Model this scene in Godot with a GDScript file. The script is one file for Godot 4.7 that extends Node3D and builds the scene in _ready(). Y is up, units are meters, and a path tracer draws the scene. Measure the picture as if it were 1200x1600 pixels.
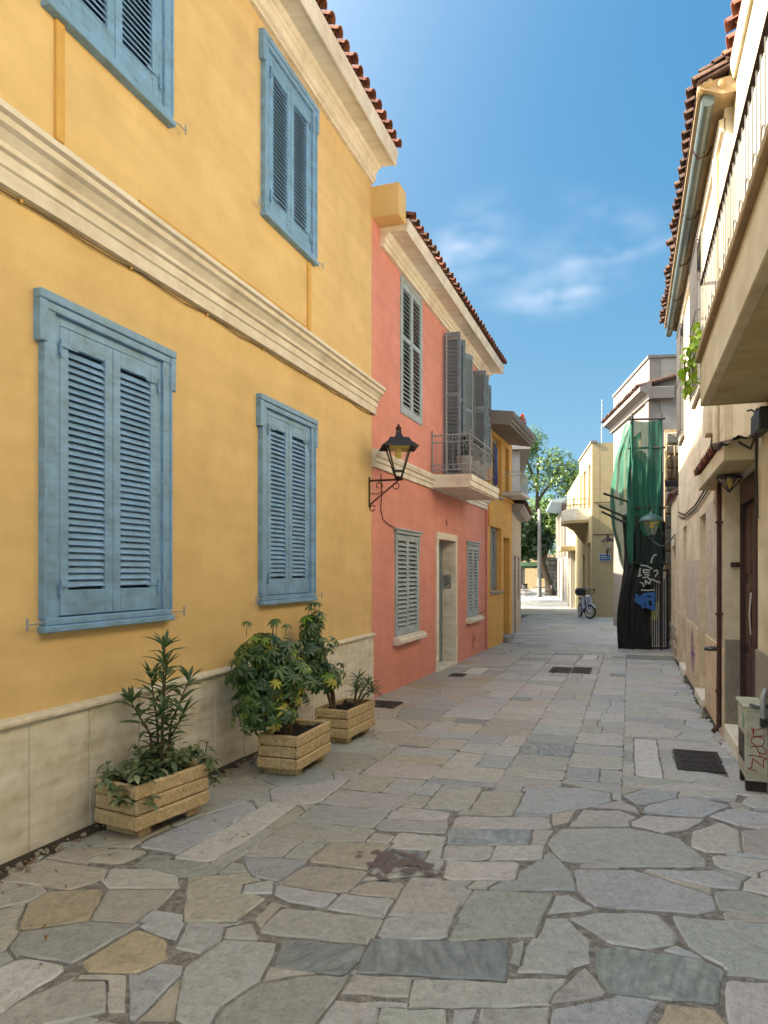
extends Node3D
# A narrow paved lane between painted houses. Metres, y up; the lane runs towards -Z, the eye stands at x = z = 0.

var R := RandomNumberGenerator.new()
var M := {}
var taken := {}
const EYE := 1.55

func _ready() -> void:
	R.seed = 4711
	camera_and_light()
	make_materials()
	build_street()
	build_yellow_house()
	build_pink_house()
	build_orange_house()
	build_left_far()
	build_right_far_house()
	build_right_near_house()
	build_right_ruin()
	build_pale_house()
	build_cream_house()
	build_right_distance()
	build_square()
	build_lanterns()
	build_planters()
	build_air_unit()
	build_motorbike()
	build_scaffold()
	build_small_things()

func camera_and_light() -> void:
	var cam := Camera3D.new()
	cam.name = "camera"
	cam.projection = Camera3D.PROJECTION_FRUSTUM
	cam.near = 0.05
	cam.far = 600.0
	cam.size = 0.05 * 1600.0 / 1130.0
	cam.frustum_offset = Vector2(0, 0.05 * 93.0 / 1130.0)
	cam.position = Vector3(0, EYE, 0)
	cam.rotation = Vector3(0, atan(383.0 / 1130.0), 0)
	add_child(cam)
	cam.current = true
	var env := Environment.new()
	env.background_mode = Environment.BG_SKY
	var sky := Sky.new()
	var to_sun := Vector3(-0.76, 0.60, 0.20).normalized()
	var sm := PanoramaSkyMaterial.new()
	sm.panorama = ImageTexture.create_from_image(sky_image(to_sun))
	sky.sky_material = sm
	env.sky = sky
	env.background_energy_multiplier = 1.0
	env.ambient_light_source = Environment.AMBIENT_SOURCE_SKY
	env.tonemap_mode = Environment.TONE_MAPPER_LINEAR
	env.tonemap_exposure = 10.0
	env.sdfgi_enabled = true
	env.ssao_enabled = true
	env.ssil_enabled = true
	var we := WorldEnvironment.new()
	we.name = "environment"
	we.environment = env
	add_child(we)
	var sun := DirectionalLight3D.new()
	sun.name = "sun"
	sun.light_energy = 0.6
	sun.light_color = Color(1.0, 0.95, 0.86)
	sun.light_angular_distance = 0.5
	sun.shadow_enabled = true
	add_child(sun)
	sun.look_at_from_position(to_sun * 50.0, Vector3.ZERO, Vector3.UP)

# ---------------------------------------------------------------- clear sky: deep blue overhead, pale at the horizon, a wide bright haze round the sun, thin cirrus
func sky_image(to_sun: Vector3) -> Image:
	var w := 1024
	var h := 512
	var im := Image.create(w, h, false, Image.FORMAT_RGBAF)
	var n := FastNoiseLite.new()
	n.seed = 12
	n.noise_type = FastNoiseLite.TYPE_SIMPLEX_SMOOTH
	n.frequency = 1.0
	n.fractal_octaves = 5
	n.fractal_gain = 0.55
	# wisps: azimuth and height in degrees (0 = along -Z, to the right positive), half widths, slope, strength
	var wisps := [[-5.2, 20.3, 3.0, 0.9, 0.10, 0.85], [-1.4, 22.6, 4.4, 0.45, 0.12, 0.42], [-12.6, 24.0, 2.4, 1.9, 0.5, 0.60], [-5.0, 22.6, 6.5, 2.2, 0.1, 0.20], [-1.5, 25.6, 2.4, 0.7, -0.4, 0.30],
		[-70, 55, 30, 9, 0.2, 0.5], [60, 52, 24, 7, -0.2, 0.5], [120, 34, 26, 6, 0.1, 0.5], [175, 40, 28, 8, 0.2, 0.5], [-130, 36, 26, 7, -0.1, 0.5]]
	for y in h:
		var el := 90.0 - (y + 0.5) / h * 180.0
		var ce := cos(deg_to_rad(el))
		for x in w:
			var az := wrapf((x + 0.5) / w * 360.0, -180.0, 180.0)
			var d := Vector3(sin(deg_to_rad(az)) * ce, sin(deg_to_rad(el)), -cos(deg_to_rad(az)) * ce)
			if el < 0.0:
				im.set_pixel(x, y, Color(0.10, 0.095, 0.085))
				continue
			var low := pow(1.0 - d.y, 3.0)
			var c := Vector3(SKY_TOP[0], SKY_TOP[1], SKY_TOP[2]).lerp(Vector3(SKY_LOW[0], SKY_LOW[1], SKY_LOW[2]), low)
			var g := rad_to_deg(acos(clampf(d.dot(to_sun), -1, 1)))
			var halo := exp(-pow(g / 34.5, 2.0)) * 2.2 + exp(-pow(g / 16.0, 2.0)) * 1.0  # halo raised to light the shaded lane, mostly out of view
			c += Vector3(0.50, 0.49, 0.46) * halo * SKY_HALO
			var s := 0.0
			for k in wisps:
				var dx: float = wrapf(az - k[0], -180.0, 180.0) * ce
				var dy: float = el - k[1] - k[4] * dx
				var q = (dx / k[2]) ** 2 + (dy / k[3]) ** 2
				if q < 6.0: s += k[5] * exp(-q)
			if s > 0.004:
				var f := n.get_noise_3d(az * ce * 0.22, el * 0.75, 0.0) * 0.5 + 0.5
				s *= clampf((f - 0.30) * 2.2, 0, 1.4)
				c += Vector3(0.085, 0.068, 0.056) * s
			im.set_pixel(x, y, Color(c.x, c.y, c.z))
	return im

const SKY_TOP := [0.0048, 0.0300, 0.0640]
const SKY_LOW := [0.046, 0.079, 0.099]
const SKY_HALO := 1.0

# ---------------------------------------------------------------- ground height
func gy(z: float) -> float:
	return -0.34 * (1.0 - exp(-maxf(-z, 0.0) / 13.0))

# ---------------------------------------------------------------- mesh collector
class MB:
	var st := SurfaceTool.new()
	var flat := true
	func _init() -> void:
		st.begin(Mesh.PRIMITIVE_TRIANGLES)
		st.set_smooth_group(-1)
		st.set_color(Color.WHITE)
	func smooth(on: bool) -> void:
		st.set_smooth_group(1 if on else -1)
	func tri(a: Vector3, b: Vector3, c: Vector3) -> void:   # a, b, c run counter-clockwise seen from outside
		st.add_vertex(a); st.add_vertex(c); st.add_vertex(b)
	func quad(a: Vector3, b: Vector3, c: Vector3, d: Vector3) -> void:
		tri(a, b, c); tri(a, c, d)
	func box(c: Vector3, s: Vector3, t := Transform3D()) -> void:
		bbox(c, s, 0.0, t)
	func span(x0: float, x1: float, y0: float, y1: float, z0: float, z1: float, bev := 0.0) -> void:
		bbox(Vector3((x0 + x1) / 2, (y0 + y1) / 2, (z0 + z1) / 2), Vector3(absf(x1 - x0), absf(y1 - y0), absf(z1 - z0)), bev)
	func bbox(c: Vector3, s: Vector3, bev: float, t := Transform3D()) -> void:
		var h := s * 0.5
		var b := minf(bev, minf(h.x, minf(h.y, h.z)) * 0.9)
		var P := func(x: float, y: float, z: float) -> Vector3: return t * (c + Vector3(x, y, z))
		var ax := h.x - b
		var ay := h.y - b
		var az := h.z - b
		quad(P.call(h.x, -ay, az), P.call(h.x, -ay, -az), P.call(h.x, ay, -az), P.call(h.x, ay, az))
		quad(P.call(-h.x, -ay, -az), P.call(-h.x, -ay, az), P.call(-h.x, ay, az), P.call(-h.x, ay, -az))
		quad(P.call(-ax, h.y, az), P.call(ax, h.y, az), P.call(ax, h.y, -az), P.call(-ax, h.y, -az))
		quad(P.call(-ax, -h.y, -az), P.call(ax, -h.y, -az), P.call(ax, -h.y, az), P.call(-ax, -h.y, az))
		quad(P.call(-ax, -ay, h.z), P.call(ax, -ay, h.z), P.call(ax, ay, h.z), P.call(-ax, ay, h.z))
		quad(P.call(ax, -ay, -h.z), P.call(-ax, -ay, -h.z), P.call(-ax, ay, -h.z), P.call(ax, ay, -h.z))
		if b <= 0.0:
			return
		for sx in [-1.0, 1.0]:
			for sy in [-1.0, 1.0]:
				var f: bool = sx * sy > 0
				var e := [P.call(sx * h.x, sy * ay, -az), P.call(sx * ax, sy * h.y, -az), P.call(sx * ax, sy * h.y, az), P.call(sx * h.x, sy * ay, az)]
				if f: quad(e[0], e[1], e[2], e[3])
				else: quad(e[3], e[2], e[1], e[0])
				e = [P.call(-ax, sx * h.y, sy * az), P.call(-ax, sx * ay, sy * h.z), P.call(ax, sx * ay, sy * h.z), P.call(ax, sx * h.y, sy * az)]
				if f: quad(e[0], e[1], e[2], e[3])
				else: quad(e[3], e[2], e[1], e[0])
				e = [P.call(sy * az * 0 + sy * ax, -ay, sx * h.z), P.call(sy * h.x, -ay, sx * az), P.call(sy * h.x, ay, sx * az), P.call(sy * ax, ay, sx * h.z)]
				if f: quad(e[0], e[1], e[2], e[3])
				else: quad(e[3], e[2], e[1], e[0])
				for sz in [-1.0, 1.0]:
					var g := [P.call(sx * h.x, sy * ay, sz * az), P.call(sx * ax, sy * h.y, sz * az), P.call(sx * ax, sy * ay, sz * h.z)]
					if sx * sy * sz > 0: tri(g[0], g[1], g[2])
					else: tri(g[0], g[2], g[1])
	func tube(pts: Array, r, sides := 6, caps := true) -> void:   # r: one radius or one for each point
		smooth(true)
		var rings := []
		var up := Vector3.UP
		for i in pts.size():
			var d: Vector3 = (pts[mini(i + 1, pts.size() - 1)] - pts[maxi(i - 1, 0)]).normalized()
			var ref := Vector3.UP if absf(d.y) < 0.9 else Vector3.RIGHT
			if i > 0: ref = up
			var u := (ref - d * ref.dot(d)).normalized()
			up = u
			var v := d.cross(u)
			var rr: float = r[i] if r is Array else r
			var ring := []
			for k in sides:
				var a := TAU * k / sides
				ring.append(pts[i] + (u * cos(a) + v * sin(a)) * rr)
			rings.append(ring)
		for i in rings.size() - 1:
			for k in sides:
				var j := (k + 1) % sides
				quad(rings[i][k], rings[i][j], rings[i + 1][j], rings[i + 1][k])
		smooth(false)
		if caps:
			for k in range(1, sides - 1):
				tri(rings[0][0], rings[0][k + 1], rings[0][k])
				tri(rings[-1][0], rings[-1][k], rings[-1][k + 1])
	func lathe(c: Vector3, prof: Array, seg := 12, on := true, turn := 0.0) -> void:   # prof: Vector2(radius, height), from bottom to top
		smooth(on)
		for i in prof.size() - 1:
			for k in seg:
				var a := TAU * k / seg + turn
				var b := TAU * (k + 1) / seg + turn
				var p0: Vector2 = prof[i]
				var p1: Vector2 = prof[i + 1]
				var q := [c + Vector3(cos(a) * p0.x, p0.y, -sin(a) * p0.x), c + Vector3(cos(b) * p0.x, p0.y, -sin(b) * p0.x), c + Vector3(cos(b) * p1.x, p1.y, -sin(b) * p1.x), c + Vector3(cos(a) * p1.x, p1.y, -sin(a) * p1.x)]
				if p0.x < 1e-5: tri(q[0], q[2], q[3])
				elif p1.x < 1e-5: tri(q[0], q[1], q[2])
				else: quad(q[0], q[1], q[2], q[3])
		smooth(false)
	func profile(pts: Array, x0: float, x1: float) -> void:   # pts: Vector2(z, y), running counter-clockwise when seen from +x with z to the left... closed by itself
		var poly := PackedVector2Array(pts)
		if Geometry2D.is_polygon_clockwise(poly): pts = pts.duplicate(); pts.reverse(); poly = PackedVector2Array(pts)
		var n := pts.size()
		for i in n:
			var a: Vector2 = pts[i]
			var b: Vector2 = pts[(i + 1) % n]
			quad(Vector3(x0, a.y, a.x), Vector3(x1, a.y, a.x), Vector3(x1, b.y, b.x), Vector3(x0, b.y, b.x))
		var t := Geometry2D.triangulate_polygon(poly)
		for i in range(0, t.size(), 3):
			var a := poly[t[i]]
			var b := poly[t[i + 1]]
			var c := poly[t[i + 2]]
			var cw: bool = (b - a).cross(c - a) < 0
			for e in [[x1, cw], [x0, not cw]]:
				var va := Vector3(e[0], a.y, a.x)
				var vb := Vector3(e[0], b.y, b.x)
				var vc := Vector3(e[0], c.y, c.x)
				if e[1]: tri(va, vb, vc)
				else: tri(va, vc, vb)
	func wall(x0: float, x1: float, y0: float, y1: float, z0: float, z1: float, holes: Array) -> void:   # z1 is the front; holes: [x0, x1, y0, y1]
		var xs := [x0, x1]
		var ys := [y0, y1]
		for h in holes:
			for v in [h[0], h[1]]:
				if v > x0 and v < x1 and not xs.has(v): xs.append(v)
			for v in [h[2], h[3]]:
				if v > y0 and v < y1 and not ys.has(v): ys.append(v)
		xs.sort(); ys.sort()
		for i in xs.size() - 1:
			for j in ys.size() - 1:
				var cx: float = (xs[i] + xs[i + 1]) / 2
				var cy: float = (ys[j] + ys[j + 1]) / 2
				var open := false
				for h in holes:
					if cx > h[0] and cx < h[1] and cy > h[2] and cy < h[3]: open = true
				if open: continue
				var a: float = xs[i]
				var b: float = xs[i + 1]
				var c: float = ys[j]
				var d: float = ys[j + 1]
				quad(Vector3(a, c, z1), Vector3(b, c, z1), Vector3(b, d, z1), Vector3(a, d, z1))
				quad(Vector3(b, c, z0), Vector3(a, c, z0), Vector3(a, d, z0), Vector3(b, d, z0))
		for h in holes:
			var a: float = maxf(h[0], x0)
			var b: float = minf(h[1], x1)
			var c: float = maxf(h[2], y0)
			var d: float = minf(h[3], y1)
			if h[0] > x0: quad(Vector3(a, c, z0), Vector3(a, d, z0), Vector3(a, d, z1), Vector3(a, c, z1))
			if h[1] < x1: quad(Vector3(b, c, z1), Vector3(b, d, z1), Vector3(b, d, z0), Vector3(b, c, z0))
			quad(Vector3(a, d, z0), Vector3(b, d, z0), Vector3(b, d, z1), Vector3(a, d, z1))
			if c > y0: quad(Vector3(a, c, z1), Vector3(b, c, z1), Vector3(b, c, z0), Vector3(a, c, z0))
		quad(Vector3(x1, y0, z1), Vector3(x1, y0, z0), Vector3(x1, y1, z0), Vector3(x1, y1, z1))
		quad(Vector3(x0, y0, z0), Vector3(x0, y0, z1), Vector3(x0, y1, z1), Vector3(x0, y1, z0))
		quad(Vector3(x0, y1, z1), Vector3(x1, y1, z1), Vector3(x1, y1, z0), Vector3(x0, y1, z0))
	func done() -> ArrayMesh:
		st.generate_normals()
		return st.commit()

# ---------------------------------------------------------------- nodes
func numbered(parent: Node, called: String) -> String:
	var key := str(parent.get_instance_id()) + called
	taken[key] = taken.get(key, -1) + 1
	return called if taken[key] == 0 else "%s_%03d" % [called, taken[key]]

func put(called: String, shape, material: Material, parent: Node3D, t := Transform3D()) -> MeshInstance3D:
	var o := MeshInstance3D.new()
	o.name = numbered(parent, called)
	o.mesh = shape.done() if shape is MB else shape
	o.material_override = material
	o.transform = t
	parent.add_child(o, true)
	return o

func thing(called: String, label: String, category: String, at := Vector3.ZERO, turn := 0.0, group := "") -> Node3D:
	var o := Node3D.new()
	o.name = numbered(self, called)
	add_child(o, true)
	o.position = at
	o.rotation.y = turn
	tag(o, label, category, group)
	return o

func tag(o: Node3D, label: String, category: String, group := "") -> void:
	o.set_meta("label", label)
	o.set_meta("category", category)
	if group: o.set_meta("group", group)

func base(called: String, parent: Node3D, at := Vector3.ZERO, turn := 0.0) -> Node3D:
	var o := Node3D.new()
	o.name = numbered(parent, called)
	parent.add_child(o, true)
	o.position = at
	o.rotation.y = turn
	return o

func heading(x0: float, z0: float, x1: float, z1: float) -> float:   # the turn that lays local +x from one point to another
	return atan2(-(z1 - z0), x1 - x0)

func at_t(p: Vector3, b := Basis()) -> Transform3D:
	return Transform3D(b, p)

# ---------------------------------------------------------------- textures and materials
func noise_map(size: int, freq: float, oct: int, sd: int, stretch := 1, kind := FastNoiseLite.TYPE_SIMPLEX_SMOOTH, ridged := false) -> PackedByteArray:
	var n := FastNoiseLite.new()
	n.seed = sd
	n.noise_type = kind
	n.frequency = freq
	n.fractal_octaves = oct
	n.fractal_type = FastNoiseLite.FRACTAL_RIDGED if ridged else FastNoiseLite.FRACTAL_FBM
	var im := n.get_seamless_image(size, size / stretch, false, false, 0.12)
	im.resize(size, size, Image.INTERPOLATE_CUBIC)
	im.convert(Image.FORMAT_L8)
	return im.get_data()

func mix_tex(size: int, maps: Array, weights: Array, lo: Color, hi: Color, power := 1.0) -> ImageTexture:   # weighted noise between two (sRGB) colours
	var out := PackedByteArray()
	out.resize(size * size * 3)
	var wsum := 0.0
	for w in weights: wsum += absf(w)
	var k := maps.size()
	for i in size * size:
		var v := 0.0
		for m in k:
			var s: float = maps[m][i] / 255.0
			v += weights[m] * (s if weights[m] > 0 else s - 1.0)
		v = clampf((v / wsum - 0.5) * 1.8 + 0.5, 0.0, 1.0)
		if power != 1.0: v = pow(v, power)
		out[i * 3] = int((lo.r + (hi.r - lo.r) * v) * 255.0)
		out[i * 3 + 1] = int((lo.g + (hi.g - lo.g) * v) * 255.0)
		out[i * 3 + 2] = int((lo.b + (hi.b - lo.b) * v) * 255.0)
	return ImageTexture.create_from_image(Image.create_from_data(size, size, false, Image.FORMAT_RGB8, out))

func mat(key: String, lin: Color, rough := 0.85, tex: Texture2D = null, metres := 1.0, bump: Texture2D = null, relief := 0.0, bump_metres := 0.0) -> StandardMaterial3D:
	var m := StandardMaterial3D.new()
	m.resource_name = key
	m.albedo_color = lin.linear_to_srgb()
	m.roughness = rough
	if tex or bump:
		m.uv1_triplanar = true
		m.uv1_world_triplanar = true
		m.uv1_scale = Vector3.ONE / metres
	if tex: m.albedo_texture = tex
	if bump:
		m.heightmap_enabled = true
		m.heightmap_texture = bump
		m.heightmap_scale = relief
	M[key] = m
	return m

var T := {}
func make_materials() -> void:
	var fine := noise_map(512, 0.09, 4, 1)
	var mid := noise_map(512, 0.02, 5, 2)
	var big := noise_map(512, 0.006, 5, 3)
	var big2 := noise_map(512, 0.009, 4, 4)
	var streak := noise_map(512, 0.03, 4, 5, 8)
	var speck := noise_map(512, 0.2, 2, 6)
	var vein := noise_map(512, 0.007, 3, 7, 2, FastNoiseLite.TYPE_SIMPLEX_SMOOTH, true)
	var drip := PackedByteArray()     # vertical runs: the streak map turned on its side
	drip.resize(512 * 512)
	for y in 512:
		for x in 512:
			drip[y * 512 + x] = streak[x * 512 + y]
	T.paint = mix_tex(512, [fine, mid, big, drip], [0.25, 0.5, 0.9, 0.6], Color(0.92, 0.905, 0.88), Color(1, 1, 1))
	T.stucco = mix_tex(512, [fine, mid], [0.6, 0.6], Color(0, 0, 0), Color(1, 1, 1))
	T.old = mix_tex(512, [mid, big, drip, big2], [0.5, 0.9, 0.6, 0.7], Color(0.82, 0.785, 0.73), Color(1, 1, 1), 0.8)
	T.stone = mix_tex(512, [fine, mid, streak, big2, speck], [0.9, 0.6, 0.40, 0.7, 0.9], Color(0.72, 0.715, 0.70), Color(1, 1, 1), 0.9)
	T.stone_h = mix_tex(512, [fine, mid, streak, speck], [0.9, 0.8, 0.5, 0.4], Color(0, 0, 0), Color(1, 1, 1))
	var pits := noise_map(512, 0.045, 3, 8, 1, FastNoiseLite.TYPE_CELLULAR)
	var crack := noise_map(512, 0.012, 4, 9, 1, FastNoiseLite.TYPE_SIMPLEX_SMOOTH, true)
	T.flag = mix_tex(512, [fine, mid, big2, speck, crack, pits, streak], [1.0, 0.7, 0.7, 0.9, -0.5, 0.45, 0.35], Color(0.58, 0.575, 0.56), Color(1, 1, 1), 0.66)
	T.flag_h = mix_tex(512, [fine, mid, streak, speck, crack], [0.9, 0.9, 0.5, 0.5, -0.7], Color(0, 0, 0), Color(1, 1, 1))
	T.vein = mix_tex(512, [vein, mid, streak], [-1.0, 0.4, 0.6], Color(0.70, 0.72, 0.72), Color(1, 1, 1), 0.9)
	T.marble = mix_tex(512, [mid, big2, drip, speck], [0.5, 0.8, 0.7, 0.2], Color(0.80, 0.77, 0.70), Color(1, 1, 1), 0.7)
	T.blotch = mix_tex(512, [mid, big2, speck, fine], [0.9, 0.7, 0.5, 0.5], Color(0.70, 0.64, 0.56), Color(1, 1, 1), 0.85)
	T.dirt = mix_tex(512, [fine, mid, speck], [0.6, 0.8, 0.6], Color(0.45, 0.43, 0.41), Color(1, 1, 1))
	T.wood = mix_tex(512, [drip, fine, mid], [1.0, 0.3, 0.3], Color(0.80, 0.79, 0.77), Color(1, 1, 1))
	T.grain = mix_tex(512, [fine, speck, mid], [0.7, 0.6, 0.4], Color(0.80, 0.78, 0.75), Color(1, 1, 1))
	T.clay = mix_tex(512, [fine, mid, big], [0.5, 0.7, 0.8], Color(0.45, 0.40, 0.37), Color(1, 1, 1))
	T.rust = mix_tex(512, [fine, mid, big], [0.5, 0.8, 0.6], Color(0.45, 0.32, 0.22), Color(1, 1, 1), 0.6)
	mat("yellow", Color(0.77, 0.555, 0.255), 0.9, T.paint, 3.1, T.stucco, 0.12)
	mat("yellow_trim", Color(0.70, 0.43, 0.12), 0.9, T.paint, 2.3)
	mat("pink", Color(0.74, 0.31, 0.25), 0.9, T.paint, 2.7, T.stucco, 0.12)
	mat("orange", Color(0.78, 0.44, 0.12), 0.9, T.paint, 2.7, T.stucco, 0.1)
	mat("cream_trim", Color(0.86, 0.82, 0.735), 0.85, T.old, 1.9, T.stucco, 0.05)
	mat("marble_wall", Color(0.85, 0.82, 0.73), 0.55, T.marble, 1.3)
	mat("marble_cap", Color(0.82, 0.75, 0.61), 0.5, T.marble, 0.9)
	mat("blue", Color(0.225, 0.43, 0.70), 0.5, T.old, 0.8)
	mat("blue_slat", Color(0.27, 0.49, 0.82), 0.5, T.old, 0.8)
	mat("blue_dark", Color(0.10, 0.19, 0.27), 0.6)
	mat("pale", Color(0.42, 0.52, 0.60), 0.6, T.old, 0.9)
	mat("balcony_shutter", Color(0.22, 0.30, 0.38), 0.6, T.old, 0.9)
	mat("pale_dark", Color(0.05, 0.065, 0.075), 0.8)
	mat("dark", Color(0.012, 0.012, 0.014), 0.9)
	mat("inside", Color(0.06, 0.055, 0.05), 0.9)
	mat("black_iron", Color(0.016, 0.016, 0.018), 0.5, T.grain, 0.2)
	mat("rust_iron", Color(0.085, 0.030, 0.022), 0.75, T.rust, 0.25)
	mat("iron", Color(0.055, 0.050, 0.047), 0.65, T.rust, 0.4)
	mat("grey_iron", Color(0.30, 0.31, 0.33), 0.5)
	mat("white_iron", Color(0.62, 0.60, 0.56), 0.55)
	mat("zinc", Color(0.085, 0.120, 0.125), 0.5, T.old, 0.7)
	for k in 3:
		mat("clay_%d" % k, [Color(0.40, 0.135, 0.075), Color(0.33, 0.115, 0.07), Color(0.45, 0.18, 0.10)][k], 0.85, T.clay, 0.5)
		mat("oldclay_%d" % k, [Color(0.15, 0.070, 0.045), Color(0.115, 0.062, 0.048), Color(0.20, 0.115, 0.075)][k], 0.9, T.clay, 0.4)
	mat("old_cream", Color(0.72, 0.63, 0.475), 0.92, T.old, 2.6, T.stucco, 0.2)
	mat("near_cream", Color(0.70, 0.63, 0.46), 0.92, T.old, 3.2, T.stucco, 0.15)
	mat("old_tan", Color(0.42, 0.31, 0.18), 0.9, T.old, 1.2)
	mat("old_grey", Color(0.56, 0.50, 0.43), 0.92, T.old, 1.5, T.stucco, 0.2)
	mat("dado", Color(0.68, 0.55, 0.39), 0.92, T.old, 1.6, T.stucco, 0.3)
	mat("ochre", Color(0.60, 0.38, 0.13), 0.85, T.old, 1.5)
	mat("soffit", Color(0.50, 0.42, 0.24), 0.92, T.old, 2.0)
	mat("pale_house", Color(0.25, 0.22, 0.195), 0.92, T.paint, 3.0, T.stucco, 0.12)  # sunlit front darkened against the sun, far walls below likewise
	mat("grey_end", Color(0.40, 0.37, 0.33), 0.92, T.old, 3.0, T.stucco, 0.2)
	mat("cream_house", Color(0.46, 0.37, 0.20), 0.92, T.paint, 3.0, T.stucco, 0.12)
	mat("white_house", Color(0.35, 0.34, 0.335), 0.92, T.paint, 3.0)
	mat("far_grey", Color(0.22, 0.205, 0.19), 0.92, T.old, 2.0)
	mat("adobe", Color(0.40, 0.29, 0.17), 0.95, T.old, 0.8, T.stone_h, 1.5)
	for k in 3:
		mat("rubble_%d" % k, [Color(0.44, 0.38, 0.29), Color(0.36, 0.31, 0.25), Color(0.50, 0.45, 0.36)][k], 0.95, T.stone, 0.6, T.stone_h, 0.6)
	mat("mortar", Color(0.41, 0.40, 0.375), 0.97, T.dirt, 0.7, T.stucco, 0.4)
	mat("door_brown", Color(0.055, 0.022, 0.016), 0.5, T.wood, 0.6)
	mat("door_blue", Color(0.17, 0.24, 0.27), 0.5)
	mat("steel", Color(0.45, 0.45, 0.43), 0.35).metallic = 0.7
	mat("slot", Color(0.03, 0.03, 0.03), 0.6)
	mat("unit", Color(0.52, 0.53, 0.44), 0.5, T.old, 0.9)
	mat("unit_green", Color(0.20, 0.36, 0.25), 0.6)
	mat("red_paint", Color(0.30, 0.03, 0.02), 0.6)
	mat("insulation", Color(0.28, 0.29, 0.30), 0.45)
	mat("rubber", Color(0.018, 0.018, 0.018), 0.8)
	mat("plastic_black", Color(0.02, 0.02, 0.022), 0.45)
	mat("chrome", Color(0.6, 0.6, 0.6), 0.25).metallic = 0.9
	mat("bike_dark", Color(0.03, 0.03, 0.05), 0.35)
	mat("bike_light", Color(0.45, 0.46, 0.52), 0.35)
	mat("plant_pot_concrete", Color(0.80, 0.65, 0.40), 0.92, T.blotch, 0.37, T.stone_h, 0.5)
	mat("soil", Color(0.045, 0.032, 0.022), 1.0, T.dirt, 0.2, T.stucco, 1.2)
	mat("bark", Color(0.16, 0.115, 0.075), 0.9, T.rust, 0.3)
	mat("stem", Color(0.115, 0.085, 0.05), 0.85)
	mat("green_stem", Color(0.10, 0.14, 0.05), 0.8)
	mat("pale_pole", Color(0.20, 0.20, 0.19), 0.8, T.old, 1.0)
	mat("cloth_blue", Color(0.016, 0.022, 0.13), 0.9)
	mat("sign_blue", Color(0.03, 0.11, 0.24), 0.4)
	mat("white_paint", Color(0.70, 0.69, 0.66), 0.6)
	mat("lamp_yellow", Color(0.80, 0.62, 0.07), 0.35)
	mat("cable", Color(0.035, 0.028, 0.025), 0.7)
	mat("blue_roof", Color(0.22, 0.30, 0.36), 0.6)
	mat("wood_beam", Color(0.035, 0.03, 0.028), 0.85)
	leaf_mat("oleander", Color(0.060, 0.11, 0.040))
	leaf_mat("oleander_pale", Color(0.075, 0.125, 0.05))
	leaf_mat("ivy", Color(0.085, 0.125, 0.055))
	leaf_mat("ivy_pale", Color(0.22, 0.25, 0.15))
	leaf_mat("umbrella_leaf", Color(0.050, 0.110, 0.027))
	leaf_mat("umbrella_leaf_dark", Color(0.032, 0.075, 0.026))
	leaf_mat("umbrella_leaf_lit", Color(0.17, 0.29, 0.04))  # brighter copy: light on scattered leaves put into the colour
	leaf_mat("umbrella_leaf_yellow", Color(0.42, 0.40, 0.07))
	leaf_mat("tree_leaf", Color(0.10, 0.155, 0.035))
	leaf_mat("tree_leaf_dark", Color(0.022, 0.045, 0.014))
	leaf_mat("hanging", Color(0.28, 0.40, 0.035))
	leaf_mat("dry_leaf", Color(0.22, 0.12, 0.05))
	leaf_mat("red_flower", Color(0.45, 0.06, 0.04))
	var g := StandardMaterial3D.new()
	g.resource_name = "glass"
	g.transparency = BaseMaterial3D.TRANSPARENCY_ALPHA
	g.albedo_color = Color(0.9, 0.92, 0.9, 0.10)
	g.roughness = 0.08
	M["glass"] = g
	var st := mat("paving", Color(1, 1, 1), 0.50)
	st.vertex_color_use_as_albedo = true
	st.albedo_texture = T.flag
	st.heightmap_enabled = true
	st.heightmap_texture = T.flag_h
	st.heightmap_scale = 0.8
	var sv := mat("paving_vein", Color(1, 1, 1), 0.55)
	sv.vertex_color_use_as_albedo = true
	sv.albedo_texture = T.vein
	sv.heightmap_enabled = true
	sv.heightmap_texture = T.stone_h
	sv.heightmap_scale = 0.35
	var net := StandardMaterial3D.new()
	net.resource_name = "net_green"
	net.albedo_texture = net_texture()
	net.transparency = BaseMaterial3D.TRANSPARENCY_ALPHA
	net.albedo_color = Color(0.009, 0.105, 0.062).linear_to_srgb()
	net.roughness = 0.8
	net.backlight_enabled = true
	net.backlight = Color(0.006, 0.065, 0.038).linear_to_srgb()
	M["net_green"] = net
	var stain := mat("stain", Color(0.15, 0.115, 0.11), 0.75)
	stain.transparency = BaseMaterial3D.TRANSPARENCY_ALPHA
	stain.albedo_texture = stain_texture()
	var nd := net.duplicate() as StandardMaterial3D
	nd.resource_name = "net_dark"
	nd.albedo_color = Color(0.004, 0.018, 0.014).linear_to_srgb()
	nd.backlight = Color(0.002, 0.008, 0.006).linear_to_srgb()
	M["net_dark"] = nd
	mat("net_black", Color(0.008, 0.009, 0.010), 0.8)

func leaf_mat(key: String, lin: Color) -> void:
	var m := mat(key, lin, 0.33)
	m.cull_mode = BaseMaterial3D.CULL_DISABLED
	m.backlight_enabled = true
	m.backlight = Color(lin.r * 0.7, lin.g * 0.8, lin.b * 0.4).linear_to_srgb()

func net_texture() -> ImageTexture:   # a woven mesh: its threads opaque, its holes half open
	var im := Image.create(64, 64, false, Image.FORMAT_RGBA8)
	var r := RandomNumberGenerator.new()
	r.seed = 5
	for y in 64:
		for x in 64:
			var thread := (x % 4 < 2) or (y % 4 < 2)
			im.set_pixel(x, y, Color(1, 1, 1, (0.97 if thread else 0.72) * (0.92 + 0.08 * r.randf())))
	return ImageTexture.create_from_image(im)

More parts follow.
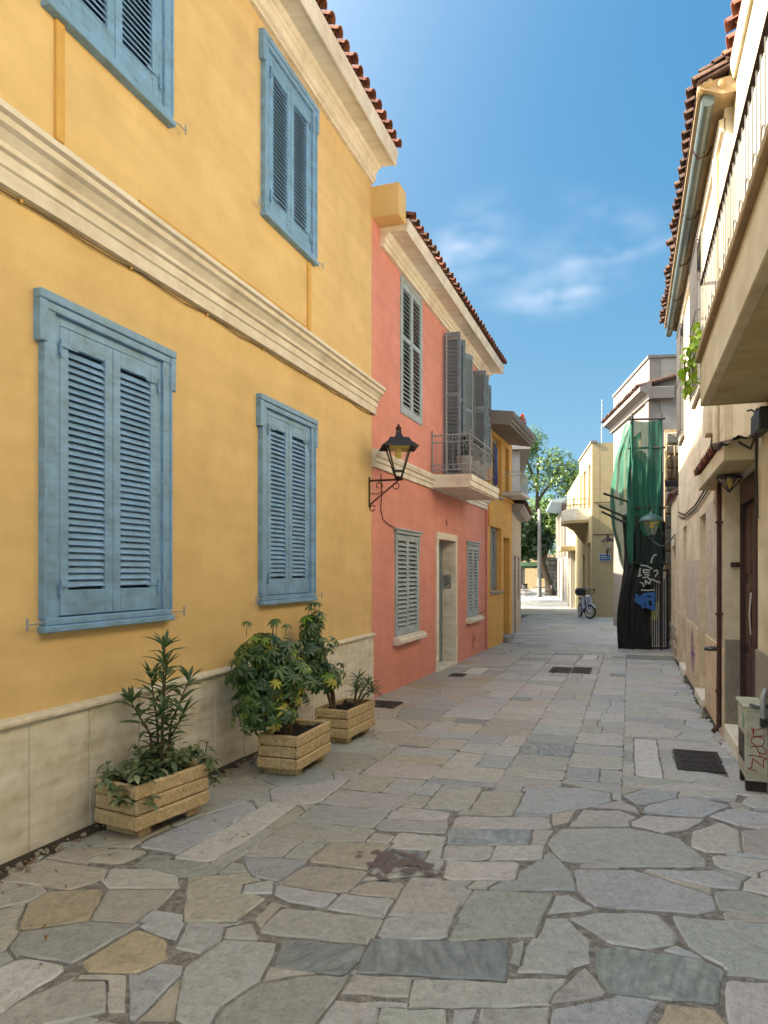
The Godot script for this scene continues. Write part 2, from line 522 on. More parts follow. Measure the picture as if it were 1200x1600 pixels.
func stain_texture() -> ImageTexture:   # a ragged spill: dense in its middle, torn at its rim
	var n := FastNoiseLite.new()
	n.seed = 31
	n.frequency = 0.022
	n.fractal_octaves = 5
	var im := Image.create(256, 256, false, Image.FORMAT_RGBA8)
	for y in 256:
		for x in 256:
			var p := Vector2(x - 128, y - 128) / 128.0
			var a := pow(p.x / 0.80, 2.0) + pow((p.y - 0.18 * p.x) / 0.42, 2.0)
			var b := pow((p.x + 0.12) / 0.30, 2.0) + pow((p.y - 0.22) / 0.52, 2.0)
			var v := 1.0 - minf(a, b) + n.get_noise_2d(x, y) * 1.5
			im.set_pixel(x, y, Color(1, 1, 1, smoothstep(0.0, 0.75, v) * 0.82))
	return ImageTexture.create_from_image(im)

func strand(parent: Node3D, pts: Array, r: float, m: Material) -> void:
	var mb := MB.new()
	mb.tube(pts, r, 5)
	put("cable", mb, m, parent)

# ---------------------------------------------------------------- the paved lane
const TINT := [[0.605, 0.61, 0.595], [0.55, 0.585, 0.61], [0.52, 0.555, 0.54], [0.86, 0.85, 0.82], [0.35, 0.385, 0.39], [0.56, 0.49, 0.355], [0.625, 0.60, 0.565], [0.575, 0.55, 0.49]]
const TRACED := [
	[0,-134,-495,-135,-546,-108,-549,-107,-492],
	[6,-108,-482,-105,-539,-77,-547,-77,-492],
	[1,-76,-499,-75,-562,-33,-576,-15,-569,-14,-550,-31,-526,-49,-506],
	[0,-107,-455,-108,-476,-52,-493,-49,-474],
	[4,-102,-425,-107,-450,-60,-465,-59,-440],
	[0,-56,-442,-57,-466,-47,-469,-50,-443],
	[0,-99,-401,-102,-420,-78,-429,-78,-408],
	[0,-77,-408,-76,-429,-50,-439,-49,-420],
	[0,-92,-375,-96,-397,-60,-407,-59,-385],
	[2,-66,-370,-56,-392,-43,-427,-31,-404,-28,-383],
	[0,-77,-368,-74,-378,-64,-380,-67,-371],
	[6,-106,-326,-108,-369,-79,-375,-78,-365,-80,-333],
	[0,-104,-303,-106,-322,-79,-330,-78,-311],
	[2,-76,-311,-77,-363,-38,-371,-41,-327],
	[4,-102,-273,-105,-298,-51,-314,-48,-286],
	[2,-46,-300,-48,-315,-44,-319,-43,-299],
	[1,-42,-294,-39,-344,-28,-348,-17,-330,-16,-311,-22,-305,-24,-299],
	[1,-26,-384,-28,-409,2,-419,18,-411,39,-398,39,-381,31,-374,12,-371,-15,-366],
	[1,-36,-351,-36,-371,-29,-374,-16,-363],
	[1,-26,-349,-15,-359,12,-367,20,-348,18,-339,7,-331,-8,-331],
	[4,-11,-300,-13,-322,-6,-328,29,-328,36,-322,31,-296,7,-292,-7,-291],
	[0,-27,-276,-26,-283,-17,-305,-9,-290,-10,-287],
	[1,15,-332,19,-337,28,-330,23,-329],
	[2,20,-367,38,-369,61,-373,54,-321,37,-319,37,-326,30,-332,25,-339],
	[1,-26,-264,-26,-271,0,-291,10,-289,5,-274,4,-264,-25,-254],
	[5,6,-268,9,-273,14,-290,30,-291,32,-284,31,-274,7,-265],
	[0,37,-314,54,-318,48,-280,33,-274],
	[2,-78,-272,-26,-292,-28,-276,-75,-257],
	[2,-50,-248,-51,-263,-28,-272,-27,-256],
	[1,-56,-246,-59,-260,-54,-263,-51,-248],
	[2,-80,-229,-84,-250,-65,-256,-60,-236],
	[2,-46,-445,-41,-474,0,-490,22,-484,29,-480,39,-454,41,-448,40,-437,-7,-422,-28,-420,-38,-421],
	[1,9,-422,44,-432,56,-424,53,-412,42,-410,25,-415],
	[2,42,-404,55,-410,67,-404,64,-382,42,-384,41,-394],
	[0,43,-380,63,-380,63,-377,43,-371],
	[0,46,-459,76,-460,73,-448,66,-440,65,-432,46,-442],
	[0,66,-437,76,-447,71,-408,56,-412,58,-422],
	[0,39,-499,57,-524,66,-512,62,-468,43,-463,36,-469],
	[6,68,-510,89,-522,80,-463,64,-469],
	[1,10,-527,11,-541,34,-571,51,-578,67,-564,53,-542,46,-530],
	[0,2,-498,2,-505,10,-521,47,-526,42,-514,34,-500,21,-489,5,-497],
	[0,-36,-482,-30,-520,-6,-527,6,-514,0,-496],
	[0,-24,-529,-6,-552,4,-538,6,-526,-5,-531],
	[6,-47,-478,-49,-504,-35,-516,-38,-488],
	[1,52,-536,67,-558,92,-555,90,-531,67,-522,60,-529],
	[1,-4,-565,11,-589,35,-590,32,-572,11,-549,5,-549],
	[0,29,-482,38,-494,35,-477],
	[0,25,-484,27,-491,37,-495,35,-485],
	[0,37,-592,54,-598,76,-595,74,-586,52,-582,34,-573],
	[1,-167,-327,-170,-334,-140,-335,-140,-322,-158,-322],
	[2,-138,-321,-138,-336,-107,-340,-109,-322],
	[2,-155,-290,-156,-312,-108,-318,-108,-296],
	[4,-136,-266,-141,-285,-106,-290,-109,-269],
	[7,-172,-339,-168,-364,-135,-368,-137,-341],
	[7,-136,-342,-127,-356,-106,-359,-109,-344],
	[7,-169,-372,-169,-402,-137,-412,-138,-384,-137,-372],
	[0,-134,-408,-135,-432,-108,-434,-113,-411],
	[4,-137,-381,-134,-403,-113,-410,-112,-387],
	[0,-152,-460,-153,-472,-117,-477,-116,-467],
	[0,-152,-435,-152,-457,-115,-464,-111,-442],
	[3,-243,-351,-240,-461,-222,-460,-223,-354],
	[1,-275,-361,-270,-414,-255,-456,-246,-445,-246,-358],
	[2,-152,-222,-169,-253,-166,-276,-146,-280,-143,-272,-139,-253,-144,-233,-140,-218],
	[2,-137,-219,-140,-239,-134,-251,-120,-261,-107,-266,-107,-236,-106,-230],
	[7,-137,-253,-137,-263,-120,-264,-130,-254],
	[0,-166,-277,-170,-286,-164,-292,-156,-282],
	[7,-163,-300,-164,-316,-157,-315,-159,-296],
	[0,-105,-257,-106,-271,-79,-278,-78,-264],
	[0,-102,-229,-104,-249,-79,-256,-74,-239],
	[1,-206,-364,-172,-372,-176,-343,-189,-344],
	[1,-183,-323,-186,-330,-176,-341,-170,-328],
	[7,-193,-288,-208,-311,-219,-329,-192,-345,-184,-336,-182,-321,-172,-318,-173,-295],
	[2,-182,-265,-190,-285,-171,-293,-171,-283,-169,-265],
	[0,-241,-466,-257,-494,-213,-536,-211,-475,-222,-466],
	[3,-219,-195,-241,-218,-237,-234,-217,-235,-217,-205],
	[2,-248,-241,-254,-252,-234,-270,-213,-275,-215,-254,-217,-238,-239,-236],
	[5,-258,-256,-274,-277,-275,-289,-253,-300,-238,-272],
	[7,-313,-295,-320,-302,-309,-323,-270,-323,-264,-313,-270,-298,-288,-297],
	[7,-291,-267,-314,-290,-309,-292,-286,-294,-280,-290,-279,-279,-287,-270],
	[7,-265,-245,-281,-265,-275,-276,-258,-254,-251,-241,-252,-238],
	[2,-250,-231,-250,-236,-248,-239,-240,-235,-240,-226],
	[5,-211,-242,-209,-271,-192,-267,-183,-255,-187,-243,-205,-238],
	[1,-168,-217,-187,-241,-182,-249,-171,-251,-168,-220],
	[7,-183,-252,-190,-267,-168,-264,-170,-253],
	[1,-212,-278,-213,-289,-171,-292,-170,-281,-169,-266,-192,-269],
	[0,-263,-314,-268,-323,-244,-331,-229,-328,-220,-317,-251,-306],
	[7,-235,-275,-249,-304,-220,-313,-216,-293,-215,-279],
	[0,-204,-232,-197,-235,-188,-240,-173,-220,-178,-218,-193,-236],
	[2,-204,-193,-214,-205,-205,-232,-193,-235,-180,-218,-196,-203],
	[7,-286,-331,-285,-350,-266,-352,-268,-334],
	[7,-312,-328,-313,-340,-287,-350,-286,-328],
	[2,-258,-335,-259,-348,-245,-352,-223,-349,-229,-332,-244,-333]]

func tint(k: int, dark := 1.0) -> Color:
	var t: Array = TINT[k]
	var f := R.randf_range(0.86, 1.14) * dark
	return Color(t[0] * f * R.randf_range(0.97, 1.04), t[1] * f, t[2] * f * R.randf_range(0.95, 1.05))

func wobble(poly: PackedVector2Array, step: float, amount: float) -> PackedVector2Array:   # rough hand-split edges
	var out := PackedVector2Array()
	for i in poly.size():
		var a := poly[i]
		var b := poly[(i + 1) % poly.size()]
		var d := a.distance_to(b)
		var n := clampi(int(d / step), 1, 8)
		for k in n:
			var p := a.lerp(b, float(k) / n)
			if k > 0: p += (b - a).orthogonal().normalized() * R.randf_range(-amount, amount)
			elif n > 1 and poly.size() < 9: # a softened corner
				var prev := poly[(i + poly.size() - 1) % poly.size()]
				var cut := minf(0.035, minf(d, a.distance_to(prev)) * 0.16) * R.randf_range(0.3, 1.0)
				out.append(a + (prev - a).normalized() * cut)
				p = a + (b - a).normalized() * cut
			out.append(p)
	return out

func stone_shape(mb: MB, poly: PackedVector2Array, col: Color, rise: float, tilt: Vector2, origin: Vector3, turn: float, sc: float) -> void:
	if Geometry2D.is_polygon_clockwise(poly):
		poly.reverse()
	# (x, z) with z downwards on the page: counter-clockwise here is clockwise from above, so run it backwards when laying faces
	var c := Vector2.ZERO
	for p in poly: c += p
	c /= poly.size()
	var off := Vector2(R.randf() * 7.0, R.randf() * 7.0)
	var uv := func(p: Vector2) -> Vector2: return (p - c).rotated(turn) * sc + off
	var top := func(p: Vector2, dy: float) -> Vector3:
		return Vector3(p.x, gy(p.y) + rise + (p - c).dot(tilt) + dy, p.y) - origin
	mb.st.set_color(col)
	var inner := PackedVector2Array()
	for p in poly:
		inner.append(p + (c - p).normalized() * minf(0.011, p.distance_to(c) * 0.2))
	var n := poly.size()
	var t := Geometry2D.triangulate_polygon(inner)
	if t.is_empty():
		inner = poly
		t = Geometry2D.triangulate_polygon(poly)
	for i in range(0, t.size(), 3):
		var q := [inner[t[i]], inner[t[i + 1]], inner[t[i + 2]]]
		if (q[1] - q[0]).cross(q[2] - q[0]) > 0: q.reverse()
		var v := []
		for p in q: v.append(top.call(p, 0.0))
		# counter-clockwise from above: x to the right, z towards the viewer
		for k in [0, 2, 1]:
			mb.st.set_uv(uv.call(q[k])); mb.st.add_vertex(v[k])
	for i in n:
		var j := (i + 1) % n
		for e in [[inner, 0.0, poly, -0.006], [poly, -0.006, poly, -0.06]]:
			var a: Vector3 = top.call(e[0][i], e[1])
			var b: Vector3 = top.call(e[0][j], e[1])
			var d: Vector3 = top.call(e[2][i], e[3])
			var f: Vector3 = top.call(e[2][j], e[3])
			mb.st.set_uv(uv.call(e[0][i]))
			mb.quad(a, b, f, d)

func voronoi(sites: Array, cell: Rect2, reach: float, squash := Vector2.ONE) -> Array:
	var out := []
	for i in sites.size():
		var s: Vector2 = sites[i]
		var poly := PackedVector2Array([s + Vector2(-reach, -reach), s + Vector2(reach, -reach), s + Vector2(reach, reach), s + Vector2(-reach, reach)])
		for j in sites.size():
			if j == i: continue
			var q: Vector2 = sites[j]
			if absf(q.x - s.x) > 2 * reach or absf(q.y - s.y) > 2 * reach: continue
			var m := (s + q) / 2
			var n := (q - s) * squash * squash
			var cut := PackedVector2Array()
			for k in poly.size():
				var a := poly[k]
				var b := poly[(k + 1) % poly.size()]
				var da := (a - m).dot(n)
				var db := (b - m).dot(n)
				if da <= 0: cut.append(a)
				if (da < 0 and db > 0) or (da > 0 and db < 0): cut.append(a.lerp(b, da / (da - db)))
			poly = cut
			if poly.size() < 3: break
		if poly.size() < 3: continue
		var r := PackedVector2Array([cell.position, cell.position + Vector2(cell.size.x, 0), cell.end, cell.position + Vector2(0, cell.size.y)])
		for p in Geometry2D.intersect_polygons(poly, r):
			out.append(p)
	return out

func area(p: PackedVector2Array) -> float:
	var a := 0.0
	for i in p.size(): a += p[i].cross(p[(i + 1) % p.size()])
	return absf(a) / 2

func scatter(cell: Rect2, gap: Vector2) -> Array:
	var out := []
	var nz := int(cell.size.y / gap.y) + 1
	for i in nz:
		var x := cell.position.x + gap.x * R.randf()
		while x < cell.end.x + gap.x * 0.2:
			out.append(Vector2(x + R.randf_range(-0.25, 0.25) * gap.x, cell.position.y + (i + R.randf_range(0.05, 0.95)) * gap.y))
			x += gap.x * R.randf_range(0.7, 1.4)
	return out

func build_street() -> void:
	var street := base("street", self)
	street.set_meta("kind", "structure")
	# the bed: one sheet of mortar and earth out to the horizon
	var bed := MB.new()
	var zs := [20.0, 6.0, 0.0]
	for i in range(1, 41): zs.append(-i * 1.0)
	zs.append_array([-45.0, -50.0, -60.0, -75.0, -100.0, -160.0, -300.0])
	for i in zs.size() - 1:
		var a: float = zs[i]
		var b: float = zs[i + 1]
		bed.quad(Vector3(-220, gy(a), a), Vector3(220, gy(a), a), Vector3(220, gy(b), b), Vector3(-220, gy(b), b))
	put("ground", bed, M.mortar, street).set_meta("kind", "structure")
	# every flagstone: [tint, outline]
	var stones := []
	var traced := []
	for row in TRACED:
		var p := PackedVector2Array()
		for k in range(1, row.size(), 2): p.append(Vector2(row[k], row[k + 1]) / 100.0)
		if Geometry2D.is_polygon_clockwise(p): p.reverse()
		p = Geometry2D.offset_polygon(p, 0.020 if p[0].x < -0.5 else 0.008, Geometry2D.JOIN_MITER)[0]
		for q in traced:      # neighbours never overlap: a thin joint stays between them
			if not box_of(p).grow(0.02).intersects(box_of(q)): continue
			var best := PackedVector2Array()
			for c in Geometry2D.clip_polygons(p, Geometry2D.offset_polygon(q, 0.007)[0]):
				if not Geometry2D.is_polygon_clockwise(c) and (best.is_empty() or area(c) > area(best)): best = c
			if best.size(): p = best
		traced.append(p)
		stones.append([row[0], p])
	# the marble slabs let into the lane
	for s in [[0.049, -7.80, 0.262, -6.27], [-2.72, -13.1, -2.40, -12.2], [-0.93, -16.0, -0.62, -15.2]]:
		var p := PackedVector2Array([Vector2(s[0], s[1]), Vector2(s[2], s[1]), Vector2(s[2], s[3]), Vector2(s[0], s[3])])
		if Geometry2D.is_polygon_clockwise(p): p.reverse()
		traced.append(p)
		stones.append([3, p])
	# iron covers keep their places free
	for s in COVERS:
		var p := PackedVector2Array([Vector2(s[0], s[1]), Vector2(s[2], s[1]), Vector2(s[2], s[3]), Vector2(s[0], s[3])])
		if Geometry2D.is_polygon_clockwise(p): p.reverse()
		traced.append(p)
	var cells := []
	# near the left wall and on the right: irregular flags
	cells.append_array(voronoi(scatter(Rect2(-3.4, -16.5, 1.35, 19.5), Vector2(0.62, 0.52)), Rect2(-3.3, -16.5, 1.2, 19.5), 1.0, Vector2(0.85, 1.0)))
	cells.append_array(voronoi(scatter(Rect2(0.0, -15.5, 1.25, 18.5), Vector2(0.46, 0.36)), Rect2(-0.05, -15.5, 1.2, 18.5), 0.8, Vector2(0.7, 1.0)))
	# laid courses between, in strips along the lane
	var edge := [-2.1, -1.52, -0.98, -0.50, -0.05]
	for s in 4:
		var z := 3.0
		while z > -16.5:
			var step := R.randf_range(0.27, 0.55)
			var j := 0.03
			var x0: float = edge[s]
			var x1: float = edge[s + 1]
			var splits := [x0, x1]
			if R.randf() < 0.25: splits = [x0, lerpf(x0, x1, R.randf_range(0.35, 0.65)), x1]
			for k in splits.size() - 1:
				cells.append(PackedVector2Array([Vector2(splits[k], z + R.randf_range(-j, j)), Vector2(splits[k + 1], z + R.randf_range(-j, j)), Vector2(splits[k + 1], z - step + R.randf_range(0, j)), Vector2(splits[k], z - step + R.randf_range(0, j))]))
			z -= step
	# farther down: courses across, wider than deep
	cells.append_array(voronoi(scatter(Rect2(-4.2, -31.0, 5.4, 14.5), Vector2(0.72, 0.42)), Rect2(-4.0, -31.0, 5.2, 14.5), 1.2, Vector2(0.6, 1.0)))
	cells.append_array(voronoi(scatter(Rect2(-13.0, -66.0, 12.8, 35.0), Vector2(1.1, 0.8)), Rect2(-13.0, -66.0, 12.8, 35.0), 2.2, Vector2(0.7, 1.0)))
	var keep := []
	for t in traced:
		var g := Geometry2D.offset_polygon(t, 0.006)
		if g.size(): keep.append([g[0], box_of(g[0])])
	for c in cells:
		var bits := [c]
		var cb := box_of(c)
		for k in keep:
			if not cb.intersects(k[1]): continue
			var next := []
			for b in bits:
				for q in Geometry2D.clip_polygons(b, k[0]):
					if not Geometry2D.is_polygon_clockwise(q): next.append(q)
			bits = next
		var good := []
		for b in bits:
			good.append_array(tidy(b, area(c), 2))
		for b in good:
			var zc := box_of(b).get_center()
			var kind: int
			var u := R.randf()
			if zc.x < -1.9 and zc.y > -14: kind = 7 if u < 0.5 else (0 if u < 0.75 else (2 if u < 0.9 else 5))
			elif u < 0.40: kind = 0
			elif u < 0.62: kind = 1
			elif u < 0.78: kind = 6
			elif u < 0.92: kind = 2
			elif u < 0.96: kind = 4
			else: kind = 7
			stones.append([kind, b])
	# the 300 that show largest stand alone; the rest are one mass
	var ranked := []
	for s in stones:
		var b := box_of(s[1])
		var c := b.get_center()
		var d := maxf(1.0, Vector2(c.x, c.y).length())
		var seen := 1.0
		var along := -c.y * cos(0.327) - c.x * sin(0.327)
		var across := c.x * cos(0.327) + -c.y * sin(0.327)
		if along < 2.2 or absf(across / along) > 0.60: seen = 0.02
		ranked.append([area(s[1]) / d ** 3 * seen, s])
	ranked.sort_custom(func(a, b): return a[0] > b[0])
	var rest := MB.new()
	for i in ranked.size():
		var s = ranked[i][1]
		var poly: PackedVector2Array = s[1]
		if Geometry2D.is_polygon_clockwise(poly): poly.reverse()
		var zc := box_of(poly).get_center()
		var far := zc.y < -14.0
		var gap := R.randf_range(0.001, 0.004) if not far else 0.008
		var off := Geometry2D.offset_polygon(poly, -gap, Geometry2D.JOIN_MITER)
		if off.is_empty() or area(off[0]) < 0.006: continue
		poly = off[0]
		if not far: poly = wobble(poly, 0.075, 0.0075)
		var rise := R.randf_range(0.007, 0.012)
		var lean := Vector2(R.randf_range(-1, 1), R.randf_range(-1, 1)) * (0.008 if not far else 0.003)
		if Geometry2D.triangulate_polygon(poly).is_empty(): continue
		var turn := R.randf_range(-0.5, 0.5)
		var c := tint(s[0])
		if ranked[i][0] > 0.0 and i < 300:
			var mb := MB.new()
			var o := Vector3(zc.x, gy(zc.y), zc.y)
			stone_shape(mb, poly, c, rise, lean, o, turn, R.randf_range(1.5, 2.1))
			put("paving_stone", mb, M.paving_vein if s[0] == 4 else M.paving, street, at_t(o))
		else:
			stone_shape(rest, poly, c, rise, lean, Vector3.ZERO, turn, 1.6)
	put("far_paving", rest, M.paving, street).set_meta("kind", "stuff")
	# the dark patch of spilled tar in the middle: one thin ragged film
	var spill := MB.new()
	var y := 0.0165
	var q := [Vector2(-1.52, -3.50), Vector2(-0.92, -3.50), Vector2(-0.92, -4.22), Vector2(-1.52, -4.22)]
	var uv := [Vector2(0, 1), Vector2(1, 1), Vector2(1, 0), Vector2(0, 0)]
	for k in [0, 2, 1, 0, 3, 2]:
		spill.st.set_uv(uv[k])
		spill.st.add_vertex(Vector3(q[k].x, gy(q[k].y) + y, q[k].y))
	put("tar_stain", spill, M.stain, street).set_meta("kind", "stuff")

const COVERS := [[0.392, -7.36, 0.775, -6.98], [0.388, -6.95, 0.765, -6.60], [-1.33, -13.6, -0.99, -12.85], [-0.955, -13.7, -0.64, -12.88], [-3.2, -9.02, -2.80, -8.60], [-2.86, -12.1, -2.62, -11.75]]

func tidy(b: PackedVector2Array, whole: float, depth: int) -> Array:   # a leftover beside a bigger stone is kept if it looks like a stone, else split at its inner corner
	var a := area(b)
	var bb := box_of(b)
	var strict: bool = bb.get_center().y > -5.7
	if a < 0.010 or minf(bb.size.x, bb.size.y) < (0.06 if strict else 0.04): return []
	if a > whole * 0.97 or a > area(Geometry2D.convex_hull(b)) * 0.84: return [b]
	if depth == 0: return [] if a < area(Geometry2D.convex_hull(b)) * 0.6 else [b]
	if Geometry2D.is_polygon_clockwise(b): b.reverse()
	var best := []
	var best_v := 0.0
	for i in b.size():
		var p := b[(i + b.size() - 1) % b.size()]
		var q := b[i]
		var r := b[(i + 1) % b.size()]
		if (q - p).cross(r - q) > -1e-5: continue
		for dir in [(q - p).normalized(), (r - q).normalized()]:
			var n: Vector2 = dir.orthogonal()
			var pieces := []
			var v := 0.0
			for side in [1.0, -1.0]:
				var half := PackedVector2Array([q + dir * 5 + n * side * 0.004, q + dir * 5 + n * side * 5, q - dir * 5 + n * side * 5, q - dir * 5 + n * side * 0.004])
				for c in Geometry2D.intersect_polygons(b, half):
					pieces.append(c)
					v += area(c) * area(c) / maxf(1e-6, area(Geometry2D.convex_hull(c)))
			if v > best_v:
				best_v = v
				best = pieces
	var out := []
	for c in best: out.append_array(tidy(c, whole, depth - 1))
	return out

func box_of(p: PackedVector2Array) -> Rect2:
	var r := Rect2(p[0], Vector2.ZERO)
	for q in p: r = r.expand(q)
	return r

# ---------------------------------------------------------------- shared pieces of houses (local frame: x along the wall, y up, z out of the wall)
var slat_cache := {}
func slat(w: float, deep: float, thick: float, angle: float) -> ArrayMesh:
	var key := "%.3f %.3f %.3f %.2f" % [w, deep, thick, angle]
	if not slat_cache.has(key):
		var mb := MB.new()
		mb.bbox(Vector3.ZERO, Vector3(w, thick, deep), 0.002, Transform3D(Basis(Vector3.RIGHT, angle), Vector3.ZERO))
		slat_cache[key] = mb.done()
	return slat_cache[key]

# one louvred leaf, hinged at x = 0, growing to +x, its face at z = 0..thick; slats go under slat_parent
func leaf(frame_parent: Node3D, slat_parent: Node3D, called: String, t: Transform3D, w: float, h: float, pitch: float, m: Material, ms: Material, rails := [0.12, 0.15], stile := 0.075, mid_rail := false, behind := true, lap := 1.18, lean := 0.62) -> Node3D:
	var mb := MB.new()
	var th := 0.036
	mb.span(0, stile, 0, h, 0, th, 0.004)
	mb.span(w - stile, w, 0, h, 0, th, 0.004)
	mb.span(stile + 0.0005, w - stile - 0.0005, 0, rails[1], 0.001, th - 0.001, 0.003)
	mb.span(stile + 0.0005, w - stile - 0.0005, h - rails[0], h, 0.001, th - 0.001, 0.003)
	if mid_rail: mb.span(stile + 0.0005, w - stile - 0.0005, h * 0.56, h * 0.56 + 0.07, 0.001, th - 0.001, 0.003)
	var o := put(called, mb, m, frame_parent, t)
	var inner := w - 2 * stile
	var n := int((h - rails[0] - rails[1]) / pitch)
	var sm := slat(inner + 0.004, pitch * lap, 0.008, lean)
	for k in n:
		var y: float = rails[1] + pitch * (k + 0.5) + ((h - rails[0] - rails[1]) - n * pitch) / 2
		if mid_rail and y > h * 0.56 - 0.02 and y < h * 0.56 + 0.09: continue
		var st := t * at_t(Vector3(w / 2, y, th * 0.42), Basis(Vector3.RIGHT, R.randf_range(-0.03, 0.03)))
		if slat_parent: put("slat", sm, ms, slat_parent, st)
		else: put("slat", sm, ms, o, t.affine_inverse() * st)
	return o

func hinge(parent: Node3D, p: Vector3, m: Material, side := 1.0) -> void:
	var mb := MB.new()
	mb.tube([p + Vector3(0, -0.055, 0), p + Vector3(0, 0.055, 0)], 0.008, 6)
	mb.span(p.x - 0.012, p.x + 0.012, p.y - 0.03, p.y + 0.03, p.z - 0.012, p.z - 0.001)
	mb.bbox(p + Vector3(side * 0.07, 0.02, -0.004), Vector3(0.15, 0.012, 0.006), 0.0)
	put("hinge", mb, m, parent)

# window with a moulded case with ears, two louvred leaves, a low sill; outer size x0..x1, y0..y1
func eared_window(house: Node3D, x0: float, x1: float, y0: float, y1: float, ear: float, lab := "") -> void:
	var mb := MB.new()
	var e := 0.05                                # how far the ears stand out
	var c := 0.085                               # case width
	for s in [[x0 + e, x0 + e + c], [x1 - e - c, x1 - e]]:
		mb.span(s[0], s[1], y0 + 0.075, y1 - 0.1, -0.02, 0.040, 0.005)
	mb.span(x0 + e - 0.012, x0 + e + 0.010, y0 + 0.08, y1 - ear, -0.01, 0.052, 0.005)
	mb.span(x1 - e - 0.010, x1 - e + 0.012, y0 + 0.08, y1 - ear, -0.01, 0.052, 0.005)
	# head with ears: stepped mouldings
	mb.span(x0, x1, y1 - 0.055, y1, -0.02, 0.060, 0.006)
	mb.span(x0 + 0.02, x1 - 0.02, y1 - 0.105, y1 - 0.056, -0.02, 0.047, 0.005)
	for s in [[x0, x0 + e + 0.012], [x1 - e - 0.012, x1]]:
		mb.span(s[0], s[1], y1 - ear, y1 - 0.056, -0.02, 0.056, 0.006)
	# sill
	mb.span(x0 + 0.03, x1 - 0.03, y0, y0 + 0.04, -0.02, 0.066, 0.006)
	mb.span(x0 + 0.045, x1 - 0.045, y0 + 0.041, y0 + 0.085, -0.02, 0.050, 0.006)
	var win := put("window", mb, M.blue, house)
	if lab: win.set_meta("label", lab)
	# fixed inner frame
	var a := x0 + e + c
	var b := x1 - e - c
	var f := MB.new()
	f.span(a, a + 0.05, y0 + 0.085, y1 - 0.105, -0.06, 0.018, 0.003)
	f.span(b - 0.05, b, y0 + 0.085, y1 - 0.105, -0.06, 0.018, 0.003)
	f.span(a + 0.0505, b - 0.0505, y1 - 0.16, y1 - 0.105, -0.06, 0.017, 0.003)
	put("frame", f, M.blue, win)
	var back := MB.new()
	back.span(a, b, y0 + 0.085, y1 - 0.105, -0.11, -0.09)
	put("pane", back, M.blue_dark, win)
	var la := a + 0.052
	var lb := b - 0.052
	var w := (lb - la) / 2 - 0.002
	var h := y1 - y0 - 0.255
	leaf(win, win, "shutter", at_t(Vector3(la, y0 + 0.092, -0.016)), w, h, 0.0425, M.blue, M.blue_slat, [0.105, 0.155], 0.072, false, true, 1.22, 0.92)
	leaf(win, win, "shutter", at_t(Vector3(lb - w, y0 + 0.092, -0.014)), w, h, 0.0425, M.blue, M.blue_slat, [0.105, 0.155], 0.072, false, true, 1.22, 0.92)
	for y in [y0 + 0.25, y1 - 0.30]:
		hinge(win, Vector3(la - 0.004, y, 0.034), M.blue, 1.0)
		hinge(win, Vector3(lb + 0.004, y, 0.034), M.blue, -1.0)
	# shutter dog at each lower corner
	for s in [[x0 + 0.03, -1.0], [x1 - 0.03, 1.0]]:
		var d := MB.new()
		d.tube([Vector3(s[0], y0 + 0.06, 0.03), Vector3(s[0] + s[1] * 0.06, y0 + 0.06, 0.05), Vector3(s[0] + s[1] * 0.13, y0 + 0.055, 0.05)], 0.005, 5)
		d.bbox(Vector3(s[0] + s[1] * 0.13, y0 + 0.06, 0.056), Vector3(0.02, 0.075, 0.008), 0.003, Transform3D(Basis.IDENTITY, Vector3.ZERO))
		put("shutter_dog", d, M.grey_iron, win)

var tile_meshes := []
func tile_mesh(r0: float, r1: float, length: float, thick: float, warp: float) -> ArrayMesh:   # a half round clay tile; axis runs to -z, open end at z = 0
	var mb := MB.new()
	var n := 7
	mb.smooth(true)
	var p := func(k: int, z: float, r: float, dy: float) -> Vector3:
		var a := PI * k / n
		return Vector3(cos(a) * r + warp * z * 0.05, sin(a) * r * 0.9 + dy, z)
	for k in n:
		mb.quad(p.call(k, 0, r0, 0), p.call(k, -length, r1, 0), p.call(k + 1, -length, r1, 0), p.call(k + 1, 0, r0, 0))
		mb.quad(p.call(k + 1, 0, r0 - thick, 0), p.call(k + 1, -length, r1 - thick, 0), p.call(k, -length, r1 - thick, 0), p.call(k, 0, r0 - thick, 0))
	mb.smooth(false)
	for k in n:
		mb.quad(p.call(k, 0, r0 - thick, 0), p.call(k, 0, r0, 0), p.call(k + 1, 0, r0, 0), p.call(k + 1, 0, r0 - thick, 0))
	return mb.done()

